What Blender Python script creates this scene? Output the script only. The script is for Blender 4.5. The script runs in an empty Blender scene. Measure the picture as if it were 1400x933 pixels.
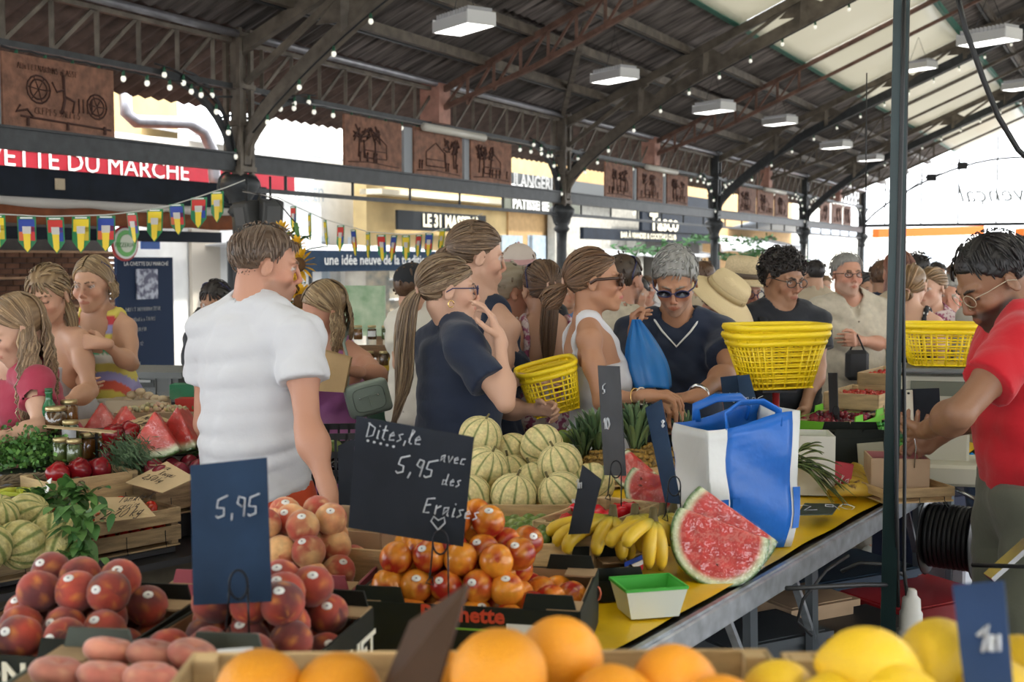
import bpy, math, random
import numpy as np
from mathutils import Vector, Matrix, Euler
scene = bpy.context.scene
C = scene.collection
# ---------------------------------------------------------------- camera
CAMZ = 1.65
FPX = 1650.0
PITCH = math.atan(110.5 / FPX)
cam_d = bpy.data.cameras.new('camera'); cam = bpy.data.objects.new('camera', cam_d); C.objects.link(cam)
cam.location = (0, 0, CAMZ); cam.rotation_euler = (math.pi/2 - PITCH, 0, 0)
cam_d.sensor_width = 36.0; cam_d.lens = FPX/1400*36.0
cam_d.clip_start = 0.05; cam_d.clip_end = 400
cam_d.dof.use_dof = True; cam_d.dof.focus_distance = 3.9; cam_d.dof.aperture_fstop = 5.6
scene.camera = cam
# ---------------------------------------------------------------- world, sun, exposure
scene.view_settings.view_transform = 'Standard'; scene.view_settings.look = 'None'
scene.view_settings.gamma = 1.0; scene.view_settings.exposure = 1.2
scene.view_settings.use_curve_mapping = False
w = bpy.data.worlds.new('sky'); scene.world = w; w.use_nodes = True
nt = w.node_tree; bgn = nt.nodes['Background']
bgn.inputs['Color'].default_value = (0.90, 0.94, 0.98, 1); bgn.inputs['Strength'].default_value = 2.4
sun_d = bpy.data.lights.new('sun', 'SUN'); sun_d.energy = 2.6; sun_d.angle = math.radians(2.5); sun_d.color = (1, .96, .88)
sun = bpy.data.objects.new('sun', sun_d); C.objects.link(sun)
_sv = Vector((-0.60, 0.12, -0.80)).normalized()
sun.rotation_euler = _sv.to_track_quat('-Z', 'Y').to_euler(); sun.location = (6, -2, 20)
scene.cycles.max_bounces = 6; scene.cycles.diffuse_bounces = 3; scene.cycles.glossy_bounces = 2
scene.cycles.transmission_bounces = 4; scene.cycles.transparent_max_bounces = 8
scene.cycles.caustics_reflective = False; scene.cycles.caustics_refractive = False
scene.cycles.sample_clamp_indirect = 4.0
try: scene.cycles.use_denoising = True
except Exception: pass
# ---------------------------------------------------------------- geometry of the place
SN, CS = 0.4622, 0.8868
def H(b, s, z): return Vector((-b*CS + s*SN, b*SN + s*CS, z))        # hall frame: b to the left, s along
def P(px, py, Y):                                                    # a point seen at a pixel, at distance Y ahead
    dx = (px-700)/FPX; dy = (466.5-py)/FPX
    d = Vector((dx, math.cos(PITCH)+dy*math.sin(PITCH), -math.sin(PITCH)+dy*math.cos(PITCH)))
    return Vector((0, 0, CAMZ)) + d*(Y/d.y)
def PZ(px, py, z):
    p = P(px, py, 1.0) - Vector((0, 0, CAMZ))
    return Vector((0, 0, CAMZ)) + p*((z-CAMZ)/p.z)
HYAW = math.atan2(CS, SN)                                            # heading of the hall axis
# ---------------------------------------------------------------- materials
MATS = {}
def mat(name, col=(.8,.8,.8), rough=.6, metal=0, var=0, vscale=8, bump=0, bscale=40, attr=False, emit=0, ecol=None,
        stretch=None, trans=0, ior=1.45, spec=.5, col2=None, alpha=1, thresh=None, sheen=0, coat=0, island=0, sss=0):
    if name in MATS: return MATS[name]
    m = bpy.data.materials.new(name); m.use_nodes = True; MATS[name] = m
    t = m.node_tree; N = t.nodes; L = t.links; b = N['Principled BSDF']
    def mk(ty, **k):
        n = N.new(ty)
        for a, v in k.items(): setattr(n, a, v)
        return n
    b.inputs['Roughness'].default_value = rough; b.inputs['Metallic'].default_value = metal
    b.inputs['IOR'].default_value = ior; b.inputs['Transmission Weight'].default_value = trans
    b.inputs['Specular IOR Level'].default_value = spec; b.inputs['Alpha'].default_value = alpha
    b.inputs['Coat Weight'].default_value = coat; b.inputs['Sheen Weight'].default_value = sheen
    if sss:
        b.inputs['Subsurface Weight'].default_value = sss; b.inputs['Subsurface Radius'].default_value = (.01, .004, .002)
    base = (*col, 1); src = None
    if attr:
        a = mk('ShaderNodeAttribute', attribute_name='col'); src = a.outputs['Color']
    else: b.inputs['Base Color'].default_value = base
    co = mk('ShaderNodeTexCoord'); mp = mk('ShaderNodeMapping')
    L.new(co.outputs['Object'], mp.inputs['Vector'])
    if stretch: mp.inputs['Scale'].default_value = stretch
    if var or col2:
        n = mk('ShaderNodeTexNoise'); n.inputs['Scale'].default_value = vscale; n.inputs['Detail'].default_value = 5
        L.new(mp.outputs['Vector'], n.inputs['Vector'])
        r = mk('ShaderNodeValToRGB'); L.new(n.outputs['Fac'], r.inputs['Fac'])
        lo, hi = thresh or (.3, .7)
        r.color_ramp.elements[0].position = lo; r.color_ramp.elements[1].position = hi
        if col2:
            r.color_ramp.elements[0].color = base; r.color_ramp.elements[1].color = (*col2, 1)
            if src:
                mx = mk('ShaderNodeMix', data_type='RGBA', blend_type='MULTIPLY'); mx.inputs[0].default_value = 1
                L.new(src, mx.inputs[6]); L.new(r.outputs['Color'], mx.inputs[7]); src = mx.outputs[2]
            else: src = r.outputs['Color']
        else:
            r.color_ramp.elements[0].color = (1-var,)*3+(1,); r.color_ramp.elements[1].color = (1+var*.6,)*3+(1,)
            mx = mk('ShaderNodeMix', data_type='RGBA', blend_type='MULTIPLY'); mx.inputs[0].default_value = 1
            if src: L.new(src, mx.inputs[6])
            else: mx.inputs[6].default_value = base
            L.new(r.outputs['Color'], mx.inputs[7]); src = mx.outputs[2]
    if island:
        oi = mk('ShaderNodeObjectInfo'); hs = mk('ShaderNodeHueSaturation')
        mr = mk('ShaderNodeMapRange'); mr.inputs[3].default_value = 1-island; mr.inputs[4].default_value = 1+island
        L.new(oi.outputs['Random'], mr.inputs[0]); L.new(mr.outputs[0], hs.inputs['Value'])
        if src: L.new(src, hs.inputs['Color'])
        else: hs.inputs['Color'].default_value = base
        src = hs.outputs['Color']
    if src: L.new(src, b.inputs['Base Color'])
    if bump:
        n2 = mk('ShaderNodeTexNoise'); n2.inputs['Scale'].default_value = bscale; n2.inputs['Detail'].default_value = 4
        L.new(mp.outputs['Vector'], n2.inputs['Vector'])
        bp = mk('ShaderNodeBump'); bp.inputs['Strength'].default_value = bump; bp.inputs['Distance'].default_value = .01
        L.new(n2.outputs['Fac'], bp.inputs['Height']); L.new(bp.outputs['Normal'], b.inputs['Normal'])
    if emit:
        b.inputs['Emission Strength'].default_value = emit; b.inputs['Emission Color'].default_value = (*(ecol or col), 1)
    return m
def translucent(name, col, tcol, mixf=.5, gloss=.0):
    if name in MATS: return MATS[name]
    m = bpy.data.materials.new(name); m.use_nodes = True; MATS[name] = m; t = m.node_tree; N = t.nodes; L = t.links
    b = N['Principled BSDF']; b.inputs['Base Color'].default_value = (*col, 1); b.inputs['Roughness'].default_value = .35
    tr = N.new('ShaderNodeBsdfTranslucent'); tr.inputs['Color'].default_value = (*tcol, 1)
    mx = N.new('ShaderNodeMixShader'); mx.inputs[0].default_value = mixf
    L.new(b.outputs[0], mx.inputs[1]); L.new(tr.outputs[0], mx.inputs[2]); L.new(mx.outputs[0], N['Material Output'].inputs[0])
    return m
def clearfilm(name, tint=(.95,.97,1), refl=.12, rough=.12, bump=.8):
    if name in MATS: return MATS[name]
    m = bpy.data.materials.new(name); m.use_nodes = True; MATS[name] = m; t = m.node_tree; N = t.nodes; L = t.links
    N.remove(N['Principled BSDF']); g = N.new('ShaderNodeBsdfGlossy'); g.inputs['Roughness'].default_value = rough
    tr = N.new('ShaderNodeBsdfTransparent'); tr.inputs['Color'].default_value = (*tint, 1)
    mx = N.new('ShaderNodeMixShader'); mx.inputs[0].default_value = refl
    n = N.new('ShaderNodeTexNoise'); n.inputs['Scale'].default_value = 22; n.inputs['Detail'].default_value = 3
    bp = N.new('ShaderNodeBump'); bp.inputs['Strength'].default_value = bump; bp.inputs['Distance'].default_value = .02
    co = N.new('ShaderNodeTexCoord'); L.new(co.outputs['Object'], n.inputs['Vector'])
    L.new(n.outputs['Fac'], bp.inputs['Height']); L.new(bp.outputs['Normal'], g.inputs['Normal'])
    L.new(tr.outputs[0], mx.inputs[1]); L.new(g.outputs[0], mx.inputs[2]); L.new(mx.outputs[0], N['Material Output'].inputs[0])
    return m
# ---------------------------------------------------------------- objects
def tag(o, label=None, cat=None, group=None, kind=None):
    if label: o['label'] = label
    if cat: o['category'] = cat
    if group: o['group'] = group
    if kind: o['kind'] = kind
    return o
def thing(name, label, cat, loc=(0,0,0), rz=0, group=None, kind=None):
    o = bpy.data.objects.new(name, None); C.objects.link(o); o.location = loc; o.rotation_euler = (0,0,rz)
    o.empty_display_size = .05
    return tag(o, label, cat, group, kind)
def put(name, me, parent=None, world=False):
    """link a mesh as an object. world=True: vertices are world coordinates under a placed parent"""
    o = bpy.data.objects.new(name, me); C.objects.link(o)
    if parent is not None:
        o.parent = parent
        if world:
            M = Matrix.Identity(4); p = parent
            chain = []
            while p is not None:
                chain.append(p); p = p.parent
            for q in reversed(chain):
                M = M @ q.matrix_parent_inverse @ Matrix.LocRotScale(q.location, q.rotation_euler, q.scale)
            o.matrix_parent_inverse = M.inverted()
    return o
def copy_tree(o, parent=None):
    c = o.copy(); C.objects.link(c); c.parent = parent
    for ch in o.children: copy_tree(ch, c)
    return c
class MB:
    """collects primitive shapes for one mesh"""
    def __init__(s): s.v = []; s.f = []; s.mi = []; s.sm = []; s.c = []; s.usec = False
    def add(s, vs, fs, mi=0, smooth=False, col=None):
        n = len(s.v); s.v.extend([tuple(v) for v in vs]); s.f.extend([[i+n for i in f] for f in fs])
        s.mi.extend([mi]*len(fs)); s.sm.extend([smooth]*len(fs))
        if col is not None: s.usec = True
        s.c.extend([col or (1,1,1)]*len(vs)); return s
    def box(s, c, d, rz=0, mi=0, R=None, bev=0, col=None, taper=1):
        x, y, z = d[0]/2, d[1]/2, d[2]/2; M = R or Matrix.Rotation(rz, 3, 'Z'); c = Vector(c)
        if bev:
            vs = []; b = min(bev, x*.9, y*.9, z*.9)
            for (ax) in ((x-b, y-b, z), (x-b, y, z-b), (x, y-b, z-b)):
                for sx in (-1,1):
                    for sy in (-1,1):
                        for sz in (-1,1): vs.append(Vector((sx*ax[0], sy*ax[1], sz*ax[2])))
            def I(k, sx, sy, sz): return k*8 + (sx>0)*4 + (sy>0)*2 + (sz>0)
            fs = []
            for sg in (-1, 1):
                fs.append([I(0,-1,-1,sg), I(0,1,-1,sg), I(0,1,1,sg), I(0,-1,1,sg)][::sg])
                fs.append([I(1,-1,sg,-1), I(1,-1,sg,1), I(1,1,sg,1), I(1,1,sg,-1)][::sg])
                fs.append([I(2,sg,-1,-1), I(2,sg,1,-1), I(2,sg,1,1), I(2,sg,-1,1)][::sg])
            for a in (-1,1):
                for b_ in (-1,1):
                    fs.append([I(0,-1,a,b_), I(1,-1,a,b_), I(1,1,a,b_), I(0,1,a,b_)][::a*b_])
                    fs.append([I(0,a,-1,b_), I(0,a,1,b_), I(2,a,1,b_), I(2,a,-1,b_)][::a*b_])
                    fs.append([I(1,a,b_,-1), I(2,a,b_,-1), I(2,a,b_,1), I(1,a,b_,1)][::a*b_])
                    for d_ in (-1,1): fs.append([I(0,a,b_,d_), I(1,a,b_,d_), I(2,a,b_,d_)][::-a*b_*d_])
            return s.add([c + M@v for v in vs], fs, mi, False, col)
        vs = [c + M@Vector((sx*x*(taper if sz>0 else 1), sy*y*(taper if sz>0 else 1), sz*z)) for sx in (-1,1) for sy in (-1,1) for sz in (-1,1)]
        return s.add(vs, [(0,1,3,2),(4,6,7,5),(0,4,5,1),(2,3,7,6),(0,2,6,4),(1,5,7,3)], mi, False, col)
    def bar(s, a, b, wd, ht=None, mi=0, up=(0,0,1), col=None):
        a = Vector(a); b = Vector(b); d = b-a; L = d.length
        if L < 1e-6: return s
        d.normalize(); u = Vector(up); x = d.cross(u)
        if x.length < 1e-4: x = d.cross(Vector((1,0,0)))
        x.normalize(); z = x.cross(d)
        R = Matrix((x, d, z)).transposed()
        return s.box((a+b)/2, (wd, L, ht or wd), R=R, mi=mi, col=col)
    def tube(s, pts, r, n=8, mi=0, cap=True, col=None, flat=1.0):
        pts = [Vector(p) for p in pts]; m = len(pts); rs = r if isinstance(r, (list, tuple)) else [r]*m
        vs = []; up = Vector((0,0,1)); pu = None
        for i, p in enumerate(pts):
            t = (pts[min(i+1,m-1)]-pts[max(i-1,0)])
            if t.length < 1e-9: t = Vector((0,0,1))
            t.normalize()
            if pu is None:
                pu = t.cross(up)
                if pu.length < .05: pu = t.cross(Vector((1,0,0)))
            pu = (pu - t*pu.dot(t))
            if pu.length < 1e-6: pu = t.cross(Vector((0,1,0)))
            pu.normalize(); w_ = t.cross(pu)
            for k in range(n):
                a = 2*math.pi*k/n; vs.append(p + pu*(math.cos(a)*rs[i]) + w_*(math.sin(a)*rs[i]*flat))
        fs = [[i*n+k, i*n+(k+1)%n, (i+1)*n+(k+1)%n, (i+1)*n+k][::-1] for i in range(m-1) for k in range(n)]
        if cap: fs += [list(range(n)), [(m-1)*n+k for k in range(n)][::-1]]
        return s.add(vs, fs, mi, True, col)
    def lathe(s, prof, c=(0,0,0), n=20, mi=0, R=None, smooth=True, sq=None, col=None):
        c = Vector(c); vs = []; 
        for (r, z) in prof:
            for k in range(n):
                a = 2*math.pi*k/n; v = Vector((r*math.cos(a), r*math.sin(a), z))
                if sq: v.x *= sq[0]; v.y *= sq[1]
                vs.append(c + (R@v if R else v))
        m = len(prof)
        fs = [[i*n+k, i*n+(k+1)%n, (i+1)*n+(k+1)%n, (i+1)*n+k] for i in range(m-1) for k in range(n)]
        if prof[0][0] > 1e-5: fs.append(list(range(n))[::-1])
        if prof[-1][0] > 1e-5: fs.append([(m-1)*n+k for k in range(n)])
        return s.add(vs, fs, mi, smooth, col)
    def ell(s, c, r, n=16, m=10, mi=0, R=None, col=None, disp=None):
        c = Vector(c); r = (r,)*3 if not isinstance(r, (tuple, list)) else r; vs = []
        for i in range(m+1):
            th = math.pi*i/m
            for k in range(n):
                a = 2*math.pi*k/n; v = Vector((math.sin(th)*math.cos(a), math.sin(th)*math.sin(a), math.cos(th)))
                q = disp(v) if disp else 1
                v = Vector((v.x*r[0]*q, v.y*r[1]*q, v.z*r[2]*q)); vs.append(c + (R@v if R else v))
        fs = [[i*n+k, (i+1)*n+k, (i+1)*n+(k+1)%n, i*n+(k+1)%n] for i in range(m) for k in range(n)]
        return s.add(vs, fs, mi, True, col)
    def prism(s, poly, depth, M=None, mi=0, col=None):
        """polygon in local xz, extruded by depth along local y (centred)"""
        n = len(poly); vs = [Vector((x, -depth/2, z)) for x, z in poly] + [Vector((x, depth/2, z)) for x, z in poly]
        if M is not None: vs = [M@v for v in vs]
        ar = sum(poly[i][0]*poly[(i+1)%n][1]-poly[(i+1)%n][0]*poly[i][1] for i in range(n))
        fs = [list(range(n)), [n+i for i in range(n)][::-1]] + [[i, n+i, n+(i+1)%n, (i+1)%n] for i in range(n)]
        if ar < 0: fs = [f[::-1] for f in fs]
        return s.add(vs, fs, mi, False, col)
    def sheet(s, fn, nu, nv, mi=0, thick=0, col=None, smooth=True):
        vs = [fn(i/nu, j/nv) for i in range(nu+1) for j in range(nv+1)]
        fs = [[i*(nv+1)+j, (i+1)*(nv+1)+j, (i+1)*(nv+1)+j+1, i*(nv+1)+j+1] for i in range(nu) for j in range(nv)]
        return s.add(vs, fs, mi, smooth, col)
    def mesh(s, mats, name='m'):
        me = bpy.data.meshes.new(name); me.from_pydata(s.v, [], s.f)
        for m in (mats if isinstance(mats, (list, tuple)) else [mats]): me.materials.append(m)
        me.polygons.foreach_set('material_index', s.mi); me.polygons.foreach_set('use_smooth', s.sm)
        if s.usec:
            a = me.color_attributes.new('col', 'FLOAT_COLOR', 'POINT')
            a.data.foreach_set('color', np.array([(*c, 1) for c in s.c], dtype=np.float32).ravel())
        me.update(); return me
    def obj(s, name, mats, parent=None, world=False):
        return put(name, s.mesh(mats, name), parent, world)
def solidify(o, t, off=-1):
    m = o.modifiers.new('s', 'SOLIDIFY'); m.thickness = t; m.offset = off; return o
def frame3(c, fwd, up=(0,0,1)):
    """matrix whose local x = right, y = fwd, z = up"""
    f = Vector(fwd).normalized(); x = f.cross(Vector(up)).normalized(); z = x.cross(f)
    M = Matrix((x, f, z)).transposed().to_4x4(); M.translation = Vector(c); return M
def text_mesh(txt, size, depth=.001, bold=0, mirror=False, align='CENTER', shear=0, sx=1.0):
    cu = bpy.data.curves.new('lettering', 'FONT'); cu.body = txt; cu.size = size; cu.extrude = depth; cu.offset = bold
    cu.align_x = align; cu.align_y = 'CENTER'; cu.shear = shear; cu.resolution_u = 2
    o = bpy.data.objects.new('t', cu); C.objects.link(o)
    dg = bpy.context.evaluated_depsgraph_get(); me = bpy.data.meshes.new_from_object(o.evaluated_get(dg))
    bpy.data.objects.remove(o); bpy.data.curves.remove(cu)
    M = Matrix(((sx*(-1 if mirror else 1),0,0,0),(0,0,-1,0),(0,1,0,0),(0,0,0,1)))  # text stands up in local xz, faces -y
    me.transform(M)
    return me
def text_on(txt, size, M, m, parent, name='lettering', **k):
    me = text_mesh(txt, size, **k); me.transform(M); me.materials.clear(); me.materials.append(m)
    return put(name, me, parent, world=True)
# hand lettering as strokes, unit square letters (x 0..w, z 0..1)
GL = {'0':[[(.3,1),(.05,.6),(.1,.1),(.35,0),(.6,.4),(.5,.9),(.3,1)]], '1':[[(0,.6),(.3,1),(.25,0)]], '2':[[(0,.8),(.3,1),(.5,.7),(0,0),(.55,.05)]],
 '3':[[(0,.9),(.4,1),(.4,.6),(.15,.5),(.5,.35),(.3,0),(0,.1)]], '4':[[(.3,1),(0,.4),(.55,.4)],[(.4,.7),(.35,0)]], '5':[[(.6,1.1),(.1,.9),(.05,.5),(.4,.45),(.4,.1),(.1,0),(0,.1)]],
 '7':[[(0,1),(.5,1),(.15,0)],[(.05,.5),(.45,.5)]], '8':[[(.3,.5),(.05,.8),(.3,1),(.5,.8),(.1,.25),(.25,0),(.5,.25),(.3,.5)]], '9':[[(.5,.9),(.2,1),(.1,.65),(.35,.5),(.5,.9),(.45,0)]],
 ',':[[(.1,.15),(.05,-.2)]], '.':[[(0,0),(.06,.04)]], '/':[[(0,0),(.5,1)]], 'D':[[(.1,1),(.1,0),(.5,.2),(.55,.7),(.0,1)]], 'i':[[(.1,.6),(.1,0),(.2,.05)],[(.1,.85),(.13,.9)]],
 't':[[(.15,1),(.1,.1),(.3,0)],[(0,.65),(.35,.65)]], 'e':[[(.05,.3),(.35,.4),(.25,.6),(.05,.4),(.1,.05),(.4,.1)]], 's':[[(.35,.6),(.1,.5),(.3,.2),(.05,0)]],
 'l':[[(.05,.3),(.3,.9),(.15,1),(.1,.1),(.3,0)]], 'a':[[(.4,.6),(.1,.5),(.1,.05),(.4,.5),(.38,.05),(.5,0)]], 'v':[[(0,.6),(.2,0),(.4,.6)]], 'c':[[(.4,.55),(.1,.5),(.08,.05),(.4,.05)]],
 'd':[[(.4,.4),(.1,.45),(.1,0),(.4,.1),(.45,1)],[(.42,.1),(.55,0)]], 'F':[[(.55,1),(.1,.95),(.05,0)],[(.05,.55),(.4,.6)],[(0,0),(.25,0)]], 'E':[[(.6,1.05),(.1,.95),(.05,0),(.4,.05)],[(.05,.5),(.4,.6)]],
 'r':[[(.05,.6),(.08,0)],[(.08,.4),(.35,.6)]], 'n':[[(.05,.6),(.05,0)],[(.05,.4),(.3,.6),(.35,0)]], 'o':[[(.2,.6),(0,.3),(.2,0),(.4,.3),(.2,.6)]], 'u':[[(.05,.6),(.1,.05),(.35,.1),(.38,.6)],[(.38,.3),(.42,0)]],
 'm':[[(.05,.6),(.05,0)],[(.05,.4),(.2,.6),(.25,0)],[(.25,.4),(.45,.6),(.5,0)]], 'k':[[(.05,1),(.05,0)],[(.4,.6),(.08,.3),(.4,0)]], 'g':[[(.4,.5),(.1,.5),(.1,.1),(.4,.2)],[(.4,.6),(.35,-.3),(.05,-.25)]],
 'p':[[(.05,.6),(.05,-.4)],[(.05,.5),(.4,.5),(.3,.05),(.05,.1)]], 'b':[[(.05,1),(.05,0),(.35,.1),(.35,.5),(.08,.4)]], 'T':[[(0,1),(.6,1)],[(.3,1),(.3,0)]], 'P':[[(.05,0),(.05,1),(.5,.9),(.4,.5),(.05,.5)]],
 'B':[[(.05,0),(.05,1),(.4,.9),(.05,.5),(.5,.3),(.05,0)]], 'M':[[(0,0),(.1,1),(.3,.4),(.5,1),(.6,0)]], 'h':[[(.05,1),(.05,0)],[(.05,.4),(.3,.6),(.35,0)]], 'x':[[(0,.6),(.35,0)],[(.35,.6),(0,0)]],
 '@':[[(.5,.1),(.0,.6),(.15,.9),(.45,.7),(.8,.95),(.9,.6),(.5,.1)]], '-':[[(0,.35),(.4,.4)]], '_':[[(0,.1),(.5,.1)]], ':':[[(.1,.5),(.12,.52)],[(.1,.1),(.12,.12)]], 'L':[[(.1,1),(.05,0),(.45,.03)]],
 'N':[[(0,0),(.05,1),(.45,0),(.5,1)]], 'A':[[(0,0),(.3,1),(.55,0)],[(.1,.4),(.45,.4)]], 'C':[[(.5,.9),(.1,.8),(.05,.2),(.5,.05)]], 'R':[[(.05,0),(.05,1),(.45,.85),(.05,.5),(.5,0)]], 'S':[[(.5,.9),(.15,1),(.1,.6),(.45,.4),(.3,0),(0,.1)]], 'I':[[(.1,1),(.1,0)]], 'O':[[(.3,1),(0,.5),(.3,0),(.6,.5),(.3,1)]], 'U':[[(0,1),(.05,.1),(.4,0),(.5,1)]]}
def handwrite(mb, txt, x, z, h, r, M, slant=.15, up=0, y=-.001, seed=0):
    """strokes in the local xz plane of M (facing -y)"""
    rd = random.Random(seed)
    for ch in txt:
        if ch == ' ': x += h*.35; continue
        g = GL.get(ch)
        if not g: g = GL['n']
        wd = 0
        for st in g:
            pts = []
            for (a, b) in st:
                wd = max(wd, a)
                pts.append(M@Vector((x+(a+b*slant)*h+rd.uniform(-.02,.02)*h, y, z+b*h+rd.uniform(-.02,.02)*h)))
            mb.tube(pts, r, 4, flat=.5)
        x += (wd+.16)*h; z += up*h
    return x
# ================================================================ figures: smooth blended bodies
f32 = np.float32
def A3(v): return np.array(tuple(v), dtype=f32)
class Sdf:
    """a list of round cones and ellipsoids blended into one continuous surface"""
    def __init__(s): s.p = []
    def cone(s, a, b, ra, rb=None, k=.02, col=None, op='+'):
        s.p.append(('c', A3(a), A3(b), ra, ra if rb is None else rb, k, col, op)); return s
    def ell(s, c, r, R=None, k=.02, col=None, op='+'):
        R_ = np.array(R, dtype=f32) if R is not None else np.eye(3, dtype=f32)
        s.p.append(('e', A3(c), A3(r), R_, None, k, col, op)); return s
    def plane(s, c, n, k=.01): s.p.append(('p', A3(c), A3(Vector(n).normalized()), 0, 0, k, None, '&')); return s
    def fn(s, f, k=.01, op='&'): s.p.append(('f', f, None, 0, 0, k, None, op)); return s
    @staticmethod
    def dist(q, X):
        if q[0] == 'c':
            a, b, ra, rb = q[1:5]; ba = b-a; L2 = float(ba@ba)+1e-12
            h = np.clip(((X-a)@ba)/L2, 0, 1); return np.linalg.norm(X-a-h[:, None]*ba, axis=1)-(ra+(rb-ra)*h)
        if q[0] == 'e':
            c, r, R = q[1:4]; Y = (X-c)@R; k0 = np.linalg.norm(Y/r, axis=1); k1 = np.linalg.norm(Y/(r*r), axis=1)
            return k0*(k0-1)/np.maximum(k1, 1e-6)
        if q[0] == 'p': return (X-q[1])@q[2]
        return q[1](X)
    @staticmethod
    def comb(D, d, q):
        k = max(q[5], 1e-5); op = q[7]
        if op == '+':
            h = np.maximum(k-np.abs(D-d), 0)/k; return np.minimum(D, d)-h*h*k*.25
        if op == '-': d = -d
        h = np.maximum(k-np.abs(D-d), 0)/k; return np.maximum(D, d)+h*h*k*.25
    def bounds(s):
        lo = np.full(3, 9e9); hi = -lo
        for q in s.p:
            if q[7] != '+': continue
            if q[0] == 'c':
                for a, r in ((q[1], q[3]), (q[2], q[4])): lo = np.minimum(lo, a-r); hi = np.maximum(hi, a+r)
            elif q[0] == 'e': r = float(q[2].max()); lo = np.minimum(lo, q[1]-r); hi = np.maximum(hi, q[1]+r)
        return lo-.03, hi+.03
    def mesh(s, v, zlow=None, low=3.0, disp=None, name='m', colors=None, tau=.002):
        lo, hi = s.bounds(); nb = 8
        if zlow is not None and lo[2] < zlow:
            nz1 = int(math.ceil((zlow-lo[2])/(v*low))); z = [zlow-(nz1-i)*v*low for i in range(nz1)]
        else: z = [lo[2]]; 
        while z[-1] < hi[2]: z.append(z[-1]+v)
        while (len(z)-1) % nb: z.append(z[-1]+v)
        z = np.array(z, dtype=f32)
        nx = int(math.ceil((hi[0]-lo[0])/v/nb)); ny = int(math.ceil((hi[1]-lo[1])/v/nb)); nz = (len(z)-1)//nb
        bx = (lo[0]+(np.arange(nx)+.5)*v*nb).astype(f32); by = (lo[1]+(np.arange(ny)+.5)*v*nb).astype(f32); zc = (z[:-1:nb]+z[nb::nb])/2
        rz = (z[nb::nb]-z[:-1:nb])/2
        I = np.stack(np.meshgrid(np.arange(nx), np.arange(ny), np.arange(nz), indexing='ij'), -1).reshape(-1, 3)
        Cn = np.stack([bx[I[:,0]], by[I[:,1]], zc[I[:,2]]], 1).astype(f32)
        rad = np.sqrt(2*(v*nb/2)**2+rz[I[:,2]]**2)
        D = np.full(len(Cn), 1.0, dtype=f32); pd = []
        for q in s.p:
            d = s.dist(q, Cn); pd.append(d); 
            if q[7] == '+' : D = s.comb(D, d, q)
            elif q[0] in 'cep': D = s.comb(D, d, q)
        act = np.abs(D) < rad*1.03+.010+(0 if disp is None else .008)
        I = I[act]; rad = rad[act]; pd = [d[act] for d in pd]; n = len(I)
        if n == 0: return None
        g = np.arange(nb+1)
        gx = I[:,0][:,None]*nb+g; gy = I[:,1][:,None]*nb+g; gz = I[:,2][:,None]*nb+g
        X = np.empty((n, nb+1, nb+1, nb+1, 3), dtype=f32)
        X[..., 0] = (lo[0]+gx*v)[:, :, None, None]; X[..., 1] = (lo[1]+gy*v)[:, None, :, None]; X[..., 2] = z[gz][:, None, None, :]
        F = np.full((n, (nb+1)**3), 1.0, dtype=f32); X = X.reshape(n, -1, 3)
        for q, d in zip(s.p, pd):
            if q[0] in 'ce' and q[7] != '&': idx = np.nonzero(d < rad+q[5]+.012)[0]
            else: idx = np.arange(n)
            if len(idx) == 0: continue
            sub = X[idx].reshape(-1, 3)
            F[idx] = s.comb(F[idx].ravel(), s.dist(q, sub).astype(f32), q).reshape(len(idx), -1)
        if disp is not None: F += disp(X.reshape(-1, 3)).reshape(n, -1)
        F = F.reshape(n, nb+1, nb+1, nb+1); X = X.reshape(n, nb+1, nb+1, nb+1, 3)
        S = F < 0
        cnt = np.zeros((n, nb, nb, nb), dtype=np.int8)
        offs = [(a, b, c) for a in (0,1) for b in (0,1) for c in (0,1)]
        for a, b, c in offs: cnt += S[:, a:nb+a, b:nb+b, c:nb+c]
        ce = np.argwhere((cnt > 0) & (cnt < 8))
        if len(ce) == 0: return None
        def at(arr, o): return arr[ce[:,0], ce[:,1]+o[0], ce[:,2]+o[1], ce[:,3]+o[2]]
        cv = {o: at(F, o) for o in offs}; cx = {o: at(X, o) for o in offs}
        acc = np.zeros((len(ce), 3), dtype=f32); num = np.zeros(len(ce), dtype=f32)
        for o in offs:
            for ax in range(3):
                if o[ax]: continue
                o2 = list(o); o2[ax] = 1; o2 = tuple(o2); a, b = cv[o], cv[o2]
                m = (a < 0) != (b < 0); t = a/np.where(np.abs(a-b) < 1e-9, 1, a-b); t = np.clip(t, 0, 1)
                acc += np.where(m[:, None], cx[o]+(cx[o2]-cx[o])*t[:, None], 0); num += m
        V = acc/np.maximum(num, 1)[:, None]
        NY, NZ = ny*nb+2, nz*nb+2
        G = I[ce[:,0]]*nb+ce[:,1:]
        key = (G[:,0].astype(np.int64)*NY+G[:,1])*NZ+G[:,2]; od = np.argsort(key); ks = key[od]
        def look(g_):
            k = (g_[:,0].astype(np.int64)*NY+g_[:,1])*NZ+g_[:,2]; i = np.clip(np.searchsorted(ks, k), 0, len(ks)-1)
            return np.where(ks[i] == k, od[i], -1)
        Q = []
        for ax in range(3):
            sl = [slice(0, nb)]*3; sl2 = list(sl); sl2[ax] = slice(1, nb+1)
            a = S[(slice(None), *sl)]; b = S[(slice(None), *sl2)]
            e = np.argwhere(a != b); inside = a[e[:,0], e[:,1], e[:,2], e[:,3]]
            g0 = I[e[:,0]]*nb+e[:,1:]; u, w_ = (ax+1) % 3, (ax+2) % 3
            q = []
            for du, dw in ((-1,-1),(0,-1),(0,0),(-1,0)):
                gg = g0.copy(); gg[:,u] += du; gg[:,w_] += dw; q.append(look(gg))
            q = np.stack(q, 1); q[~inside] = q[~inside][:, ::-1]; q = q[(q >= 0).all(1)]; Q.append(q)
        Q = np.concatenate(Q)
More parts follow.
